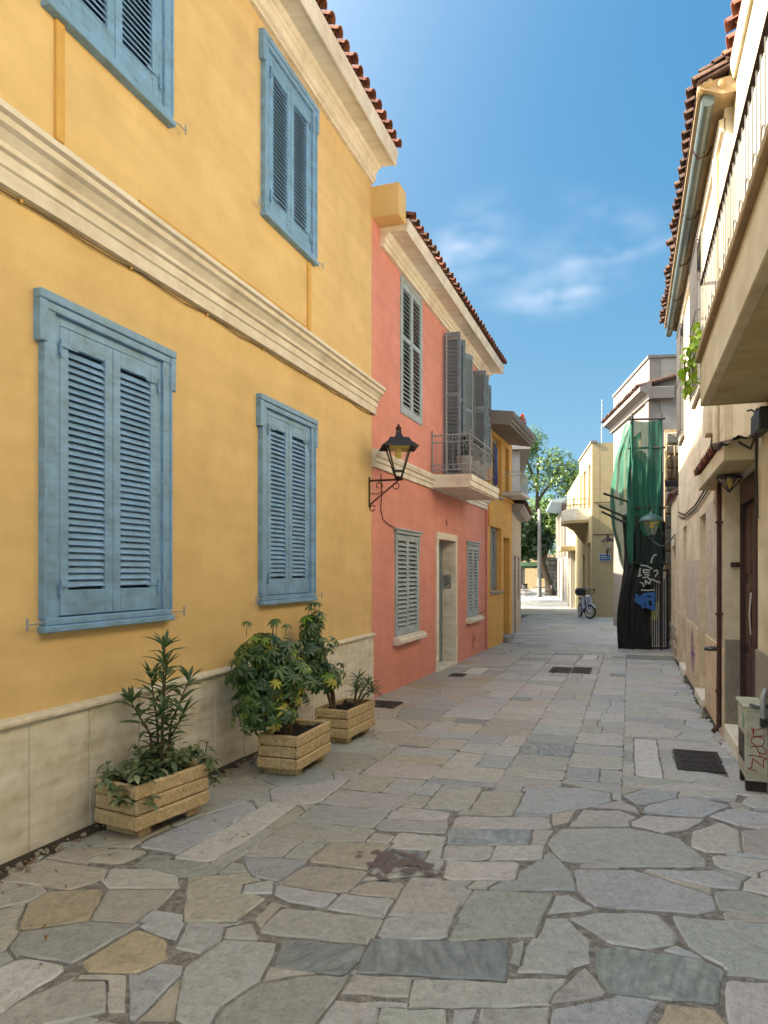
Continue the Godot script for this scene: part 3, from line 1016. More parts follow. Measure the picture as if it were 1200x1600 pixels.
# one row of cover tiles with pan tiles between, at the eave line z = edge, rising back at slope
func eave_tiles(house: Node3D, x0: float, x1: float, y: float, edge: float, pitch: float, slope: float, mats: Array, ragged := 0.0, turn_up := 0.0) -> void:
	if tile_meshes.is_empty():
		for k in 3: tile_meshes.append(tile_mesh(0.078, 0.066, 0.42, 0.014, [-1.0, 0.2, 1.0][k]))
		tile_meshes.append(tile_mesh(0.085, 0.075, 0.42, 0.013, 0.0))
	var n := int((x1 - x0) / pitch)
	var b := Basis(Vector3.RIGHT, slope)
	for k in n + 1:
		var x := x0 + pitch * k
		var jig := R.randf_range(-1, 1) * ragged
		var sc := pitch / 0.21
		var t := Transform3D(b * Basis(Vector3.UP, R.randf_range(-0.05, 0.05) * (1 + 8 * ragged)) * Basis.from_scale(Vector3.ONE * sc), Vector3(x, y + turn_up * (x - x0) + 0.045 * sc + jig * 0.4, edge + R.randf_range(-0.012, 0.012) + jig))
		put("roof_tile", tile_meshes[R.randi() % 3], mats[R.randi() % 3], house, t)
		if k < n:
			var pb := Basis(Vector3.RIGHT, slope) * Basis(Vector3.BACK, PI) * Basis.from_scale(Vector3.ONE * sc)
			put("pan_tile", tile_meshes[3], mats[R.randi() % 3], house, Transform3D(pb, Vector3(x + pitch / 2, y + turn_up * (x - x0) + 0.078 * sc, edge - 0.045 + jig * 0.5)))
	# the courses above, seen by nobody in the lane: one piece
	var up := MB.new()
	for row in range(1, 6):
		for k in n + 1:
			var o := Vector3(x0 + pitch * k, y + turn_up * pitch * k + 0.05 * pitch / 0.21 + row * 0.33 * sin(slope), edge - row * 0.33 * cos(slope))
			for s in 4:
				var a0 := PI * s / 4
				var a1 := PI * (s + 1) / 4
				var r := 0.074 * pitch / 0.21
				var bk := Vector3(0, 0.38 * sin(slope), -0.38 * cos(slope))
				var p0 := o + Vector3(cos(a0) * r, sin(a0) * r, 0)
				var p1 := o + Vector3(cos(a1) * r, sin(a1) * r, 0)
				up.quad(p0, p0 + bk, p1 + bk, p1)
	put("roof_courses", up, mats[0], house).set_meta("kind", "stuff")
	var deck := MB.new()
	var d0 := edge - 0.06
	deck.profile([Vector2(d0, y + 0.0), Vector2(d0, y + 0.025), Vector2(d0 - 3.0 * cos(slope), y + 0.025 + 3.0 * sin(slope)), Vector2(d0 - 3.0 * cos(slope), y + 3.0 * sin(slope) - 0.02)], x0 - 0.01, x1 + 0.01)
	put("roof", deck, mats[1], house)

func cornice(house: Node3D, called: String, pts: Array, x0: float, x1: float, m: Material, drop := 0.0) -> MeshInstance3D:
	var mb := MB.new()
	mb.profile(pts, 0.0, x1 - x0)
	var t := at_t(Vector3(x0, 0, 0))
	if drop != 0.0:   # a cornice that runs downhill
		t.basis.x = Vector3(1, -drop / (x1 - x0), 0)
	return put(called, mb, m, house, t)

func body(house: Node3D, x0: float, x1: float, y1: float, deep: float, m: Material, z := -0.30) -> void:   # the rest of the house behind its front
	var mb := MB.new()
	mb.span(x0, x1, -0.6, y1, -deep, z)
	put("house_body", mb, m, house)

# ---------------------------------------------------------------- the yellow house
func build_yellow_house() -> void:
	var h := thing("yellow_house", "tall yellow house on the left with sky blue louvred shutters and a marble plinth", "house", Vector3(-3.26, 0, 3.0), PI / 2)
	var o := 3.0        # local x = distance along the wall + 3
	var L := 9.10 + o
	var wins := [[3.306, 4.623, 1.19, 3.19, 0.30], [5.94, 7.226, 1.235, 3.195, 0.30], [3.33, 4.64, 4.86, 6.62, 0.28], [5.99, 7.26, 4.875, 6.60, 0.28]]
	var holes := []
	for w in wins: holes.append([w[0] + o + 0.12, w[1] + o - 0.12, w[2] + 0.06, w[3] - 0.08])
	var wall := MB.new()
	wall.wall(0, L, -0.45, 7.0, -0.12, 0.0, holes)
	put("wall", wall, M.yellow, h)
	body(h, 0.02, L - 0.02, 7.0, 8.0, M.yellow, -0.125)
	var names := ["largest shutters, low on the wall", "", "", ""]
	for w in wins: eared_window(h, w[0] + o, w[1] + o, w[2], w[3], w[4])
	# marble plinth: slabs with open joints and a moulded cap
	var joints := [-3.0]
	var z := 3.25 - 0.485 * 12
	while z < 9.05:
		joints.append(z)
		z += 0.485
	joints.append(9.095)
	for k in joints.size() - 1:
		if joints[k + 1] - joints[k] < 0.05: continue
		var s := MB.new()
		var top := 0.690
		s.span(joints[k] + o + 0.003, joints[k + 1] + o - 0.003, -0.42, top, -0.01, 0.030 + R.randf_range(-0.002, 0.003), 0.004)
		put("marble_slab", s, M.marble_wall, h)
	cornice(h, "plinth_cap", [Vector2(-0.01, 0.692), Vector2(0.052, 0.692), Vector2(0.060, 0.700), Vector2(0.060, 0.716), Vector2(0.048, 0.728), Vector2(-0.01, 0.740)], 0, L + 0.004, M.marble_cap)
	# string course between the storeys
	cornice(h, "string_course", [Vector2(-0.01, 3.655), Vector2(0.045, 3.655), Vector2(0.045, 3.74), Vector2(0.06, 3.75), Vector2(0.06, 3.815), Vector2(0.085, 3.825), Vector2(0.085, 3.855), Vector2(0.12, 3.90), Vector2(0.15, 3.915), Vector2(0.15, 3.955), Vector2(0.18, 3.965), Vector2(0.18, 4.0), Vector2(-0.01, 4.03)], 0, L + 0.07, M.cream_trim)
	# eave: frieze, cove and fascia
	cornice(h, "eave_cornice", [Vector2(-0.01, 6.705), Vector2(0.045, 6.705), Vector2(0.045, 6.73), Vector2(0.075, 6.745), Vector2(0.075, 6.835), Vector2(0.10, 6.85), Vector2(0.10, 6.875), Vector2(0.125, 6.885), Vector2(0.15, 6.915), Vector2(0.335, 6.90), Vector2(0.335, 6.885), Vector2(0.355, 6.885), Vector2(0.385, 7.06), Vector2(0.385, 7.075), Vector2(-0.01, 7.16)], 0, L - 0.03, M.cream_trim)
	eave_tiles(h, 0.08, L - 0.02, 7.055, 0.44, 0.205, 0.30, [M.clay_0, M.clay_1, M.clay_2])
	# shallow panel lines under the upper windows
	for s in [3.50, 7.085]:
		var p := MB.new()
		p.span(s + o - 0.035, s + o + 0.035, 4.14, 4.86, -0.01, 0.022, 0.004)
		put("panel_strip", p, M.yellow_trim, h)
	var ledge := MB.new()
	ledge.span(4.25 + o, 7.045 + o, 4.135, 4.158, -0.01, 0.016, 0.004)
	put("panel_ledge", ledge, M.yellow_trim, h)
	# end pier that closes the neighbour's eave
	var pier := MB.new()
	pier.span(L + 0.002, L + 0.32, 6.28, 6.70, -0.5, 0.385, 0.01)
	put("end_pier", pier, M.yellow, h)
	# cable under the string course, held by clips
	var c := MB.new()
	var pts := []
	for k in 46:
		var x := k * L / 45.0
		pts.append(Vector3(x, 3.635 + 0.008 * sin(k * 1.7) - 0.006 * (k % 3), 0.014))
	c.tube(pts, 0.004, 5)
	put("cable", c, M.cable, h)
	for k in 9:
		var d := MB.new()
		d.span(3.2 + k * 0.95 + o - 0.008, 3.2 + k * 0.95 + o + 0.008, 3.625, 3.648, 0.0, 0.024)
		put("cable_clip", d, M.yellow_trim, h)

# ---------------------------------------------------------------- the pink house
func plain_shutter_window(h: Node3D, x0: float, x1: float, y0: float, y1: float, hood: bool, sill: bool) -> void:
	var mb := MB.new()
	var c := 0.06
	mb.span(x0, x0 + c, y0, y1 - c, -0.06, 0.022, 0.004)
	mb.span(x1 - c, x1, y0, y1 - c, -0.06, 0.022, 0.004)
	mb.span(x0, x1, y1 - c, y1, -0.06, 0.024, 0.004)
	mb.span(x0 + c, x1 - c, y0, y0 + 0.03, -0.06, 0.020, 0.004)
	if hood:
		mb.span(x0 - 0.07, x1 + 0.07, y1 + 0.001, y1 + 0.025, -0.02, 0.075, 0.004)
		mb.span(x0 - 0.03, x1 + 0.03, y1 - 0.05, y1 - 0.001, -0.02, 0.05, 0.004)
		for s in [[x0 - 0.012, x0 + 0.045], [x1 - 0.045, x1 + 0.012]]: mb.span(s[0], s[1], y1 - 0.34, y1 - 0.052, -0.02, 0.034, 0.004)
	var win := put("window", mb, M.pale, h)
	var back := MB.new()
	back.span(x0 + c, x1 - c, y0, y1 - c, -0.11, -0.09)
	put("pane", back, M.pale_dark, win)
	var w := (x1 - x0 - 2 * c) / 2 - 0.003
	var hh := y1 - y0 - c - 0.035
	leaf(win, win, "shutter", at_t(Vector3(x0 + c, y0 + 0.032, -0.02)), w, hh, 0.066, M.pale, M.pale, [0.09, 0.09], 0.055, hood == false, true, 1.15, 0.80)
	leaf(win, win, "shutter", at_t(Vector3(x1 - c - w, y0 + 0.032, -0.018)), w, hh, 0.066, M.pale, M.pale, [0.09, 0.09], 0.055, hood == false, true, 1.15, 0.80)
	if sill:
		var s := MB.new()
		s.profile([Vector2(-0.05, y0 - 0.12), Vector2(0.09, y0 - 0.12), Vector2(0.12, y0 - 0.10), Vector2(0.125, y0 - 0.05), Vector2(0.10, y0 - 0.035), Vector2(0.10, y0 - 0.015), Vector2(-0.05, y0 - 0.002)], x0 - 0.08, x1 + 0.10)
		put("sill", s, M.cream_trim, h)

func build_pink_house() -> void:
	var turn := heading(-3.26, -9.1, -3.09, -16.4)
	var h := thing("pink_house", "salmon pink house with pale grey shutters, a balcony and a white framed door", "house", Vector3(-3.26, 0, -9.1), turn)
	var L := 7.30
	var holes := [[1.24, 2.20, 3.98, 5.92], [1.00, 2.02, 0.62, 2.10], [5.46, 6.36, 0.64, 2.10], [3.21, 4.42, -0.50, 2.12], [3.62, 4.52, 3.12, 5.80], [5.86, 6.62, 3.90, 5.72]]
	var wall := MB.new()
	wall.wall(0.003, L, -0.6, 6.3, -0.34, 0.0, holes)
	put("wall", wall, M.pink, h)
	body(h, 0.02, L - 0.02, 6.2, 7.0, M.pink, -0.345)
	plain_shutter_window(h, 1.18, 2.26, 3.92, 5.98, false, false)
	plain_shutter_window(h, 0.94, 2.08, 0.60, 2.16, true, true)
	plain_shutter_window(h, 5.40, 6.42, 0.61, 2.15, true, true)
	# front door in its white surround
	var s := MB.new()
	for q in [[3.10, 3.225], [4.405, 4.53]]: s.span(q[0], q[1], -0.45, 2.12, -0.30, 0.03, 0.006)
	s.span(3.10, 4.53, 2.121, 2.245, -0.30, 0.034, 0.006)
	var sur := put("door_surround", s, M.cream_trim, h)
	var rev := MB.new()
	rev.span(4.398, 4.404, -0.3, 2.1, -0.30, -0.02)
	put("reveal", rev, M.cream_trim, sur)
	var d := MB.new()
	d.span(3.226, 3.30, -0.30, 2.118, -0.29, -0.235, 0.004)
	d.span(4.33, 4.396, -0.30, 2.118, -0.29, -0.235, 0.004)
	d.span(3.301, 4.329, 2.00, 2.118, -0.29, -0.236, 0.004)
	d.span(3.301, 4.329, -0.30, 1.995, -0.285, -0.245, 0.004)
	for k in 2: d.span(3.42, 4.20, 0.05 + k * 0.95, 0.85 + k * 0.95, -0.25, -0.238, 0.005)
	var door := put("front_door", d, M.door_blue, h)
	var kn := MB.new()
	kn.tube([Vector3(3.40, 0.84, -0.24), Vector3(3.40, 0.84, -0.19), Vector3(3.46, 0.84, -0.185)], 0.012, 6)
	put("handle", kn, M.slot, door)
	var st := MB.new()
	st.span(3.227, 4.403, -0.50, -0.165, -0.30, 0.05, 0.008)
	put("door_step", st, M.cream_trim, h)
	# intercom panel on the door reveal
	var ic := MB.new()
	ic.bbox(Vector3(4.394, 1.36, -0.14), Vector3(0.018, 0.27, 0.16), 0.004)
	var icn := put("intercom", ic, M.steel, h)
	for k in 5:
		var b := MB.new()
		b.bbox(Vector3(4.383, 1.44 - k * 0.035, -0.165 if k % 2 == 0 else -0.12), Vector3(0.006, 0.018, 0.05), 0.002)
		put("button", b, M.slot, icn)
	# house number
	var tm := TextMesh.new()
	var f := SystemFont.new()
	f.font_names = PackedStringArray(["Droid Sans"])
	tm.font = f
	tm.text = "5"
	tm.pixel_size = 0.006
	tm.font_size = 26
	tm.depth = 0.012
	put("house_number", tm, M.rust_iron, h, at_t(Vector3(3.80, 2.44, 0.006)))
	# string course
	cornice(h, "string_course", [Vector2(-0.01, 2.955), Vector2(0.035, 2.955), Vector2(0.035, 3.03), Vector2(0.055, 3.035), Vector2(0.055, 3.095), Vector2(0.08, 3.10), Vector2(0.10, 3.15), Vector2(0.10, 3.18), Vector2(-0.01, 3.20)], 0.004, L, M.cream_trim)
	# eave, a little out of level as the old house is
	var dy := 0.0
	cornice(h, "eave_cornice", [Vector2(-0.01, 6.03), Vector2(0.05, 6.03), Vector2(0.05, 6.09), Vector2(0.075, 6.10), Vector2(0.075, 6.155), Vector2(0.10, 6.165), Vector2(0.14, 6.215), Vector2(0.36, 6.20), Vector2(0.36, 6.185), Vector2(0.385, 6.185), Vector2(0.415, 6.33), Vector2(0.415, 6.35), Vector2(-0.01, 6.42)], 0.33, L + 0.02, M.cream_trim, 0.16)
	eave_tiles(h, 0.38, L + 0.04, 6.335, 0.475, 0.20, 0.30, [M.clay_0, M.clay_1, M.oldclay_2], 0.0, -0.16 / 6.97)
	# balcony: slab, railing
	var sl := MB.new()
	sl.profile([Vector2(-0.02, 2.98), Vector2(0.66, 2.965), Vector2(0.66, 2.985), Vector2(0.69, 2.99), Vector2(0.69, 3.075), Vector2(0.71, 3.085), Vector2(0.71, 3.18), Vector2(-0.02, 3.20)], 2.80, 5.20)
	put("balcony_slab", sl, M.cream_trim, h)
	var rl := MB.new()
	for y in [3.86, 3.74, 3.36, 3.27]:
		rl.tube([Vector3(2.84, y, 0.01), Vector3(2.84, y, 0.67), Vector3(5.16, y, 0.67), Vector3(5.16, y, 0.01)], 0.014 if y > 3.8 else 0.010, 6)
	for p in [Vector3(2.84, 0, 0.67), Vector3(5.16, 0, 0.67), Vector3(4.0, 0, 0.67), Vector3(2.84, 0, 0.02), Vector3(5.16, 0, 0.02)]:
		rl.tube([Vector3(p.x, 3.18, p.z), Vector3(p.x, 3.95, p.z)], 0.012, 6)
	var rail := put("balcony_railing", rl, M.grey_iron, h)
	var bal := MB.new()
	bal.tube([Vector3(0, 3.27, 0), Vector3(0, 3.74, 0)], 0.0045, 5)
	bal.smooth(false)
	var bm := bal.done()
	for k in 25: put("baluster", bm, M.grey_iron, rail, at_t(Vector3(2.93 + k * 0.09, 0, 0.67)))
	for k in 6: put("baluster", bm, M.grey_iron, rail, at_t(Vector3(2.84, 0, 0.09 + k * 0.095)))
	for k in 5:      # lyre scrolls at the near end and along the front
		var sc := MB.new()
		var p := []
		for i in 14:
			var a := TAU * i / 13.0
			p.append(Vector3(0, 3.315 + 0.045 * cos(a), 0.045 * sin(a)))
		sc.tube(p, 0.005, 4, false)
		p = []
		for i in 14:
			var a := TAU * i / 13.0
			p.append(Vector3(0, 3.80 + 0.05 * cos(a), 0.035 * sin(a)))
		sc.tube(p, 0.005, 4, false)
		put("scroll", sc, M.grey_iron, rail, at_t(Vector3(2.84, 0, 0.10 + k * 0.12)))
	# tall shutters of the balcony door and of the window beyond, standing open
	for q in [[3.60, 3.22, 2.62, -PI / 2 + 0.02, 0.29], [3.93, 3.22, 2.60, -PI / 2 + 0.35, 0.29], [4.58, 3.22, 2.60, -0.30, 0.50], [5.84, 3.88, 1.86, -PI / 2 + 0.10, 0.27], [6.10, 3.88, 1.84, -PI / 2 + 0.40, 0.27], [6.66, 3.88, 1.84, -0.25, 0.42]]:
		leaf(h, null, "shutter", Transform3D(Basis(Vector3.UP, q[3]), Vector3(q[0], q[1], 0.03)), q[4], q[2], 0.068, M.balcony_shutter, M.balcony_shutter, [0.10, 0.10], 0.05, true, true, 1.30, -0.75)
	for q in [[3.62, 4.52, 3.2, 5.80], [5.86, 6.62, 3.90, 5.72]]:
		var fr := MB.new()
		fr.span(q[0], q[0] + 0.06, q[2], q[3], -0.2, -0.13, 0.004)
		fr.span(q[1] - 0.06, q[1], q[2], q[3], -0.2, -0.13, 0.004)
		fr.span((q[0] + q[1]) / 2 - 0.05, (q[0] + q[1]) / 2 + 0.05, q[2], q[3], -0.2, -0.13, 0.004)
		var dn := put("balcony_door" if q[2] < 3.5 else "window", fr, M.pale, h)
		var gl := MB.new()
		gl.span(q[0] + 0.06, q[1] - 0.06, q[2], q[3], -0.30, -0.28)
		put("pane", gl, M.pale_dark, dn)
	# pipe down the far corner, meter niche by the small window, a cable along the wall
	var pi := MB.new()
	pi.tube([Vector3(7.22, 2.95, 0.03), Vector3(7.22, -0.3, 0.03)], 0.022, 7)
	put("drain_pipe", pi, M.pink, h)
	var bx := MB.new()
	bx.bbox(Vector3(6.0, 0.10, 0.01), Vector3(0.22, 0.32, 0.03), 0.006)
	var bxn := put("meter_cover", bx, M.pink, h)
	var lk := MB.new()
	lk.bbox(Vector3(6.0, 0.13, 0.028), Vector3(0.07, 0.10, 0.006), 0.002)
	put("plate", lk, M.rust_iron, bxn)
	strand(h, [Vector3(0.33, 2.90, 0.012), Vector3(0.36, 2.6, 0.014), Vector3(0.32, 2.42, 0.012), Vector3(0.40, 2.28, 0.012), Vector3(0.62, 2.22, 0.012), Vector3(0.88, 2.19, 0.02)], 0.007, M.rust_iron)
	strand(h, [Vector3(6.5, 0.62, 0.012), Vector3(6.9, 0.66, 0.012), Vector3(7.2, 0.68, 0.012)], 0.006, M.rust_iron)
	var wp := MB.new()
	wp.tube([Vector3(3.575, 3.2, 0.07), Vector3(3.575, 5.86, 0.07)], 0.013, 6)
	put("awning_pole", wp, M.white_iron, h)

# ---------------------------------------------------------------- the orange house
func build_orange_house() -> void:
	var turn := heading(-3.09, -16.4, -3.0, -19.0)
	var h := thing("orange_house", "narrow orange house beyond the pink one with a broad concrete eave", "house", Vector3(-3.09, 0, -16.4), turn)
	var L := 3.15
	var wall := MB.new()
	wall.wall(0.004, L, -0.6, 5.0, -0.3, 0.0, [[0.42, 1.72, 1.08, 2.62], [1.98, 2.80, -0.6, 2.42], [0.62, 1.72, 3.40, 4.80], [2.2, 2.7, 3.55, 4.75]])
	put("wall", wall, M.orange, h)
	body(h, 0.02, L - 0.02, 4.95, 7.0, M.orange, -0.305)
	# eave slab with stepped fascia
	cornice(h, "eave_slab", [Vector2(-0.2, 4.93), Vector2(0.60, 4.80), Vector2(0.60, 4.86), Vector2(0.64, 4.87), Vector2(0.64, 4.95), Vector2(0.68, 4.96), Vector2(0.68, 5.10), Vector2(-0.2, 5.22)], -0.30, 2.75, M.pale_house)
	for q in [[0.42, 1.72, 1.08, 2.62, true], [0.62, 1.72, 3.40, 4.80, false]]:
		var f := MB.new()
		for x in [q[0], (q[0] + q[1]) / 2 - 0.04, q[1] - 0.07]: f.span(x, x + 0.07, q[2], q[3], -0.2, -0.12, 0.004)
		f.span(q[0] + 0.0705, q[1] - 0.0705, q[3] - 0.07, q[3], -0.2, -0.121, 0.004)
		var win := put("window", f, M.white_house, h)
		var p := MB.new()
		p.span(q[0] + 0.04, q[1] - 0.04, q[2], q[3] - 0.03, -0.24, -0.205)
		put("shutter", p, M.pale if q[4] else M.inside, win)
		var si := MB.new()
		si.span(q[0] - 0.05, q[1] + 0.05, q[2] - 0.06, q[2] - 0.002, -0.1, 0.05, 0.005)
		put("sill", si, M.white_house, h)
	var door := MB.new()
	door.span(1.98, 2.80, -0.25, 2.42, -0.28, -0.24, 0.004)
	put("door", door, M.old_tan, h)
	var step := MB.new()
	step.span(1.95, 2.85, -0.5, -0.10, -0.28, 0.12, 0.01)
	put("door_step", step, M.white_house, h)
	cornice(h, "ledge", [Vector2(-0.01, 3.36), Vector2(0.05, 3.36), Vector2(0.05, 3.42), Vector2(-0.01, 3.45)], 1.80, L, M.orange)
	var pi := MB.new()
	pi.tube([Vector3(0.12, 4.85, 0.05), Vector3(0.12, 4.3, 0.07), Vector3(0.12, 2.6, 0.05)], 0.05, 8)
	put("drain_pipe", pi, M.orange, h)
	var up := MB.new()
	up.span(2.2, 2.7, 3.55, 4.75, -0.22, -0.2)
	put("upper_pane", up, M.inside, h)
	var br := MB.new()
	for y in [3.55, 3.95, 4.05]: br.tube([Vector3(1.85, y, 0.02), Vector3(1.85, y, 0.45), Vector3(3.0, y, 0.45)], 0.012, 5)
	for k in 9: br.tube([Vector3(1.85 + k * 0.14, 3.5, 0.45), Vector3(1.85 + k * 0.14, 4.05, 0.45)], 0.008, 4)
	br.span(1.8, 3.05, 3.46, 3.53, 0.0, 0.5, 0.01)
	put("balcony", br, M.white_iron, h)

# ---------------------------------------------------------------- left side, beyond the orange house
func build_left_far() -> void:
	var h := thing("stone_outhouse", "low weathered grey house with a small tiled eave after the orange house", "house", Vector3(-3.0, 0, -19.56), heading(-3.0, -19.56, -3.4, -24.2))
	var L := 4.6
	var w := MB.new()
	w.wall(0, L, -0.6, 3.2, -0.3, 0.0, [[1.0, 1.9, -0.6, 2.0], [2.9, 3.6, 0.7, 2.0]])
	put("wall", w, M.old_grey, h)
	body(h, 0.02, L - 0.02, 3.15, 5.0, M.old_grey, -0.305)
	var d := MB.new()
	d.span(1.0, 1.9, -0.4, 2.0, -0.2, -0.16)
	put("door", d, M.pale, h)
	var wi := MB.new()
	wi.span(2.9, 3.6, 0.7, 2.0, -0.2, -0.16)
	put("window", wi, M.pale_dark, h)
	cornice(h, "eave", [Vector2(-0.1, 3.15), Vector2(0.2, 3.18), Vector2(0.32, 3.28), Vector2(0.32, 3.36), Vector2(-0.1, 3.40)], -0.02, L, M.white_house)
	eave_tiles(h, 0.05, L, 3.36, 0.36, 0.22, 0.35, [M.clay_0, M.oldclay_0, M.oldclay_2], 0.02)
	var g := thing("white_house", "white upper house with a yellow loggia rising behind the grey tiled outhouse", "house", Vector3(-3.55, 0, -25.0), heading(-3.55, -25.0, -5.6, -37.0))
	w = MB.new()
	w.wall(0, 11.5, -0.6, 5.7, -1.2, 0.0, [[0.6, 2.2, 3.5, 5.2]])  # wall run on past what shows, to shade the far lane
	put("wall", w, M.white_house, g)
	body(g, 0.01, 11.49, 5.65, 6.0, M.ochre, -1.205)
	var rw := MB.new()
	rw.span(-5.6, -0.02, -0.6, 5.6, -6.0, -2.2)  # unseen block added to keep low sun off the lane
	put("added_sun_block", rw, M.white_house, g)
	var lo := MB.new()
	lo.span(0.6, 2.2, 3.5, 5.2, -1.20, -1.15)
	put("loggia_wall", lo, M.ochre, g)
	cornice(g, "roof_slab", [Vector2(-6, 5.72), Vector2(0.35, 5.72), Vector2(0.35, 5.88), Vector2(-6, 5.9)], -0.2, 11.6, M.white_house)
	var rl := MB.new()
	for y in [3.5, 4.2]: rl.tube([Vector3(0.6, y, -0.03), Vector3(2.2, y, -0.03)], 0.015, 5)
	for k in 12: rl.tube([Vector3(0.66 + k * 0.134, 3.5, -0.03), Vector3(0.66 + k * 0.134, 4.2, -0.03)], 0.01, 4)
	put("railing", rl, M.iron, g)

# ---------------------------------------------------------------- right side, far house (local x runs towards the viewer)
func grille_window(h: Node3D, x0: float, x1: float, y0: float, y1: float) -> void:
	var f := MB.new()
	f.span(x0 - 0.06, x0, y0, y1, -0.1, 0.02, 0.004)
	f.span(x1, x1 + 0.06, y0, y1, -0.1, 0.02, 0.004)
	f.span(x0 - 0.06, x1 + 0.06, y1, y1 + 0.07, -0.1, 0.03, 0.004)
	f.span(x0 - 0.08, x1 + 0.08, y0 - 0.06, y0 - 0.002, -0.1, 0.05, 0.004)
	var win := put("window", f, M.far_grey, h)
	var p := MB.new()
	p.span(x0, x1, y0, y1, -0.16, -0.14)
	put("pane", p, M.door_blue, win)
	var g := MB.new()
	var n := int((x1 - x0) / 0.11)
	for k in n + 1: g.tube([Vector3(x0 + (x1 - x0) * k / n, y0, 0.07), Vector3(x0 + (x1 - x0) * k / n, y1, 0.07)], 0.007, 4)
	for y in [y0 + 0.08, (y0 + y1) / 2, y1 - 0.08]: g.tube([Vector3(x0, y, 0.0), Vector3(x0, y, 0.076), Vector3(x1, y, 0.076), Vector3(x1, y, 0.0)], 0.008, 4)
	put("grille", g, M.iron, win)

func build_right_far_house() -> void:
	var h := thing("cream_old_house", "old cream house on the right with barred upper windows and a ragged tiled eave", "house", Vector3(0.92, 0, -15.3), -PI / 2)
	var L := 7.2
	var holes := [[4.45, 5.33, -0.6, 2.30], [1.19, 2.11, -0.6, 2.34], [0.68, 1.60, 3.95, 6.0], [3.70, 4.90, 4.0, 6.05]]
	var w := MB.new()
	w.wall(0, L, -0.6, 6.5, -0.2, 0.0, holes)
	put("wall", w, M.old_cream, h)
	body(h, 0.005, L - 0.005, 6.45, 6.0, M.old_cream, -0.205)
	grille_window(h, 0.70, 1.58, 3.97, 5.98)
	grille_window(h, 3.72, 4.88, 4.02, 6.03)
	for q in [[4.45, 5.33, 2.30], [1.19, 2.11, 2.34]]:
		var d := MB.new()
		d.span(q[0], q[1], -0.35, q[2], -0.17, -0.13)
		for k in 3: d.span(q[0] + 0.12, q[1] - 0.12, -0.1 + k * 0.78, 0.55 + k * 0.78, -0.135, -0.12, 0.01)
		var dn := put("door", d, M.old_tan, h)
		var hn := MB.new()
		hn.bbox(Vector3(q[1] - 0.1, 0.85, -0.105), Vector3(0.03, 0.12, 0.02), 0.004)
		put("handle", hn, M.slot, dn)
		var st := MB.new()
		st.span(q[0] - 0.05, q[1] + 0.05, -0.5, 0.03 + gy(-15.3 + q[0]) + 0.10, -0.17, 0.06, 0.01)
		put("door_step", st, M.marble_wall, h)
	# dado in a darker wash, and patches where graffiti were painted over
	for q in [[2.12, 4.44], [5.34, 7.19], [0.01, 1.18]]:
		var da := MB.new()
		da.span(q[0], q[1], -0.5, 0.76, -0.01, 0.014, 0.004)
		put("dado", da, M.dado, h)
	var pa := MB.new()
	pa.profile([Vector2(-0.01, 0.762), Vector2(0.004, 0.762), Vector2(0.004, 1.72), Vector2(-0.01, 1.72)], 2.16, 4.38)
	put("painted_patch", pa, M.old_grey, h)
	pa = MB.new()
	pa.profile([Vector2(-0.01, 0.80), Vector2(0.004, 0.80), Vector2(0.004, 2.38), Vector2(-0.01, 2.38)], 5.42, 6.7)
	put("painted_patch", pa, M.old_grey, h)
	ribbon(h, "graffiti", [[Vector3(3.3, 0.62, 0.018), Vector3(3.38, 0.1, 0.018), Vector3(3.5, 0.66, 0.018), Vector3(3.58, 0.05, 0.018), Vector3(3.75, 0.45, 0.018)], [Vector3(3.2, 0.3, 0.018), Vector3(3.9, 0.34, 0.018)]], 0.05, mat("purple_paint", Color(0.22, 0.13, 0.36), 0.7))
	# eave: boarded soffit, zinc gutter, old tiles
	cornice(h, "eave_board", [Vector2(-0.1, 6.28), Vector2(0.05, 6.28), Vector2(0.26, 6.37), Vector2(0.26, 6.42), Vector2(-0.1, 6.45)], -0.05, L + 0.25, M.old_tan)
	cornice(h, "wall_moulding", [Vector2(-0.01, 6.02), Vector2(0.035, 6.05), Vector2(0.05, 6.16), Vector2(-0.01, 6.18)], 0.0, L, M.old_cream)
	eave_tiles(h, 0.02, L + 0.28, 6.41, 0.33, 0.19, 0.36, [M.oldclay_0, M.oldclay_1, M.oldclay_2], 0.035)
	eave_tiles(h, 0.08, L + 0.22, 6.50, 0.26, 0.21, 0.36, [M.oldclay_0, M.oldclay_1, M.clay_1], 0.05)
	var gu := MB.new()
	gu.tube([Vector3(-0.1, 6.26, 0.17), Vector3(3.4, 6.24, 0.175), Vector3(L + 0.2, 6.27, 0.17)], 0.064, 9)
	put("gutter", gu, M.zinc, h)
	for k in 5:
		var br := MB.new()
		br.tube([Vector3(0.5 + k * 1.5, 6.34, 0.02), Vector3(0.5 + k * 1.5, 6.19, 0.10), Vector3(0.5 + k * 1.5, 6.17, 0.19), Vector3(0.5 + k * 1.5, 6.30, 0.26)], 0.010, 5)
		put("gutter_bracket", br, M.rust_iron, h)
	for k in 26:   # the broken end of the eave: loose tiles and crumbs of mortar lying on the slope
		var back := R.randf_range(0.0, 0.42)
		var t := Transform3D(Basis.from_euler(Vector3(R.randf_range(0.28, 0.46), R.randf_range(-0.3, 0.3), R.randf_range(-0.12, 0.12))) * Basis.from_scale(Vector3.ONE * R.randf_range(0.7, 0.9)), Vector3(L + R.randf_range(-0.5, 0.26), 6.49 + back * 0.37 + R.randf_range(0.0, 0.035), 0.34 - back))
		put("loose_tile", tile_meshes[k % 3], M["oldclay_%d" % (k % 3)], h, t)
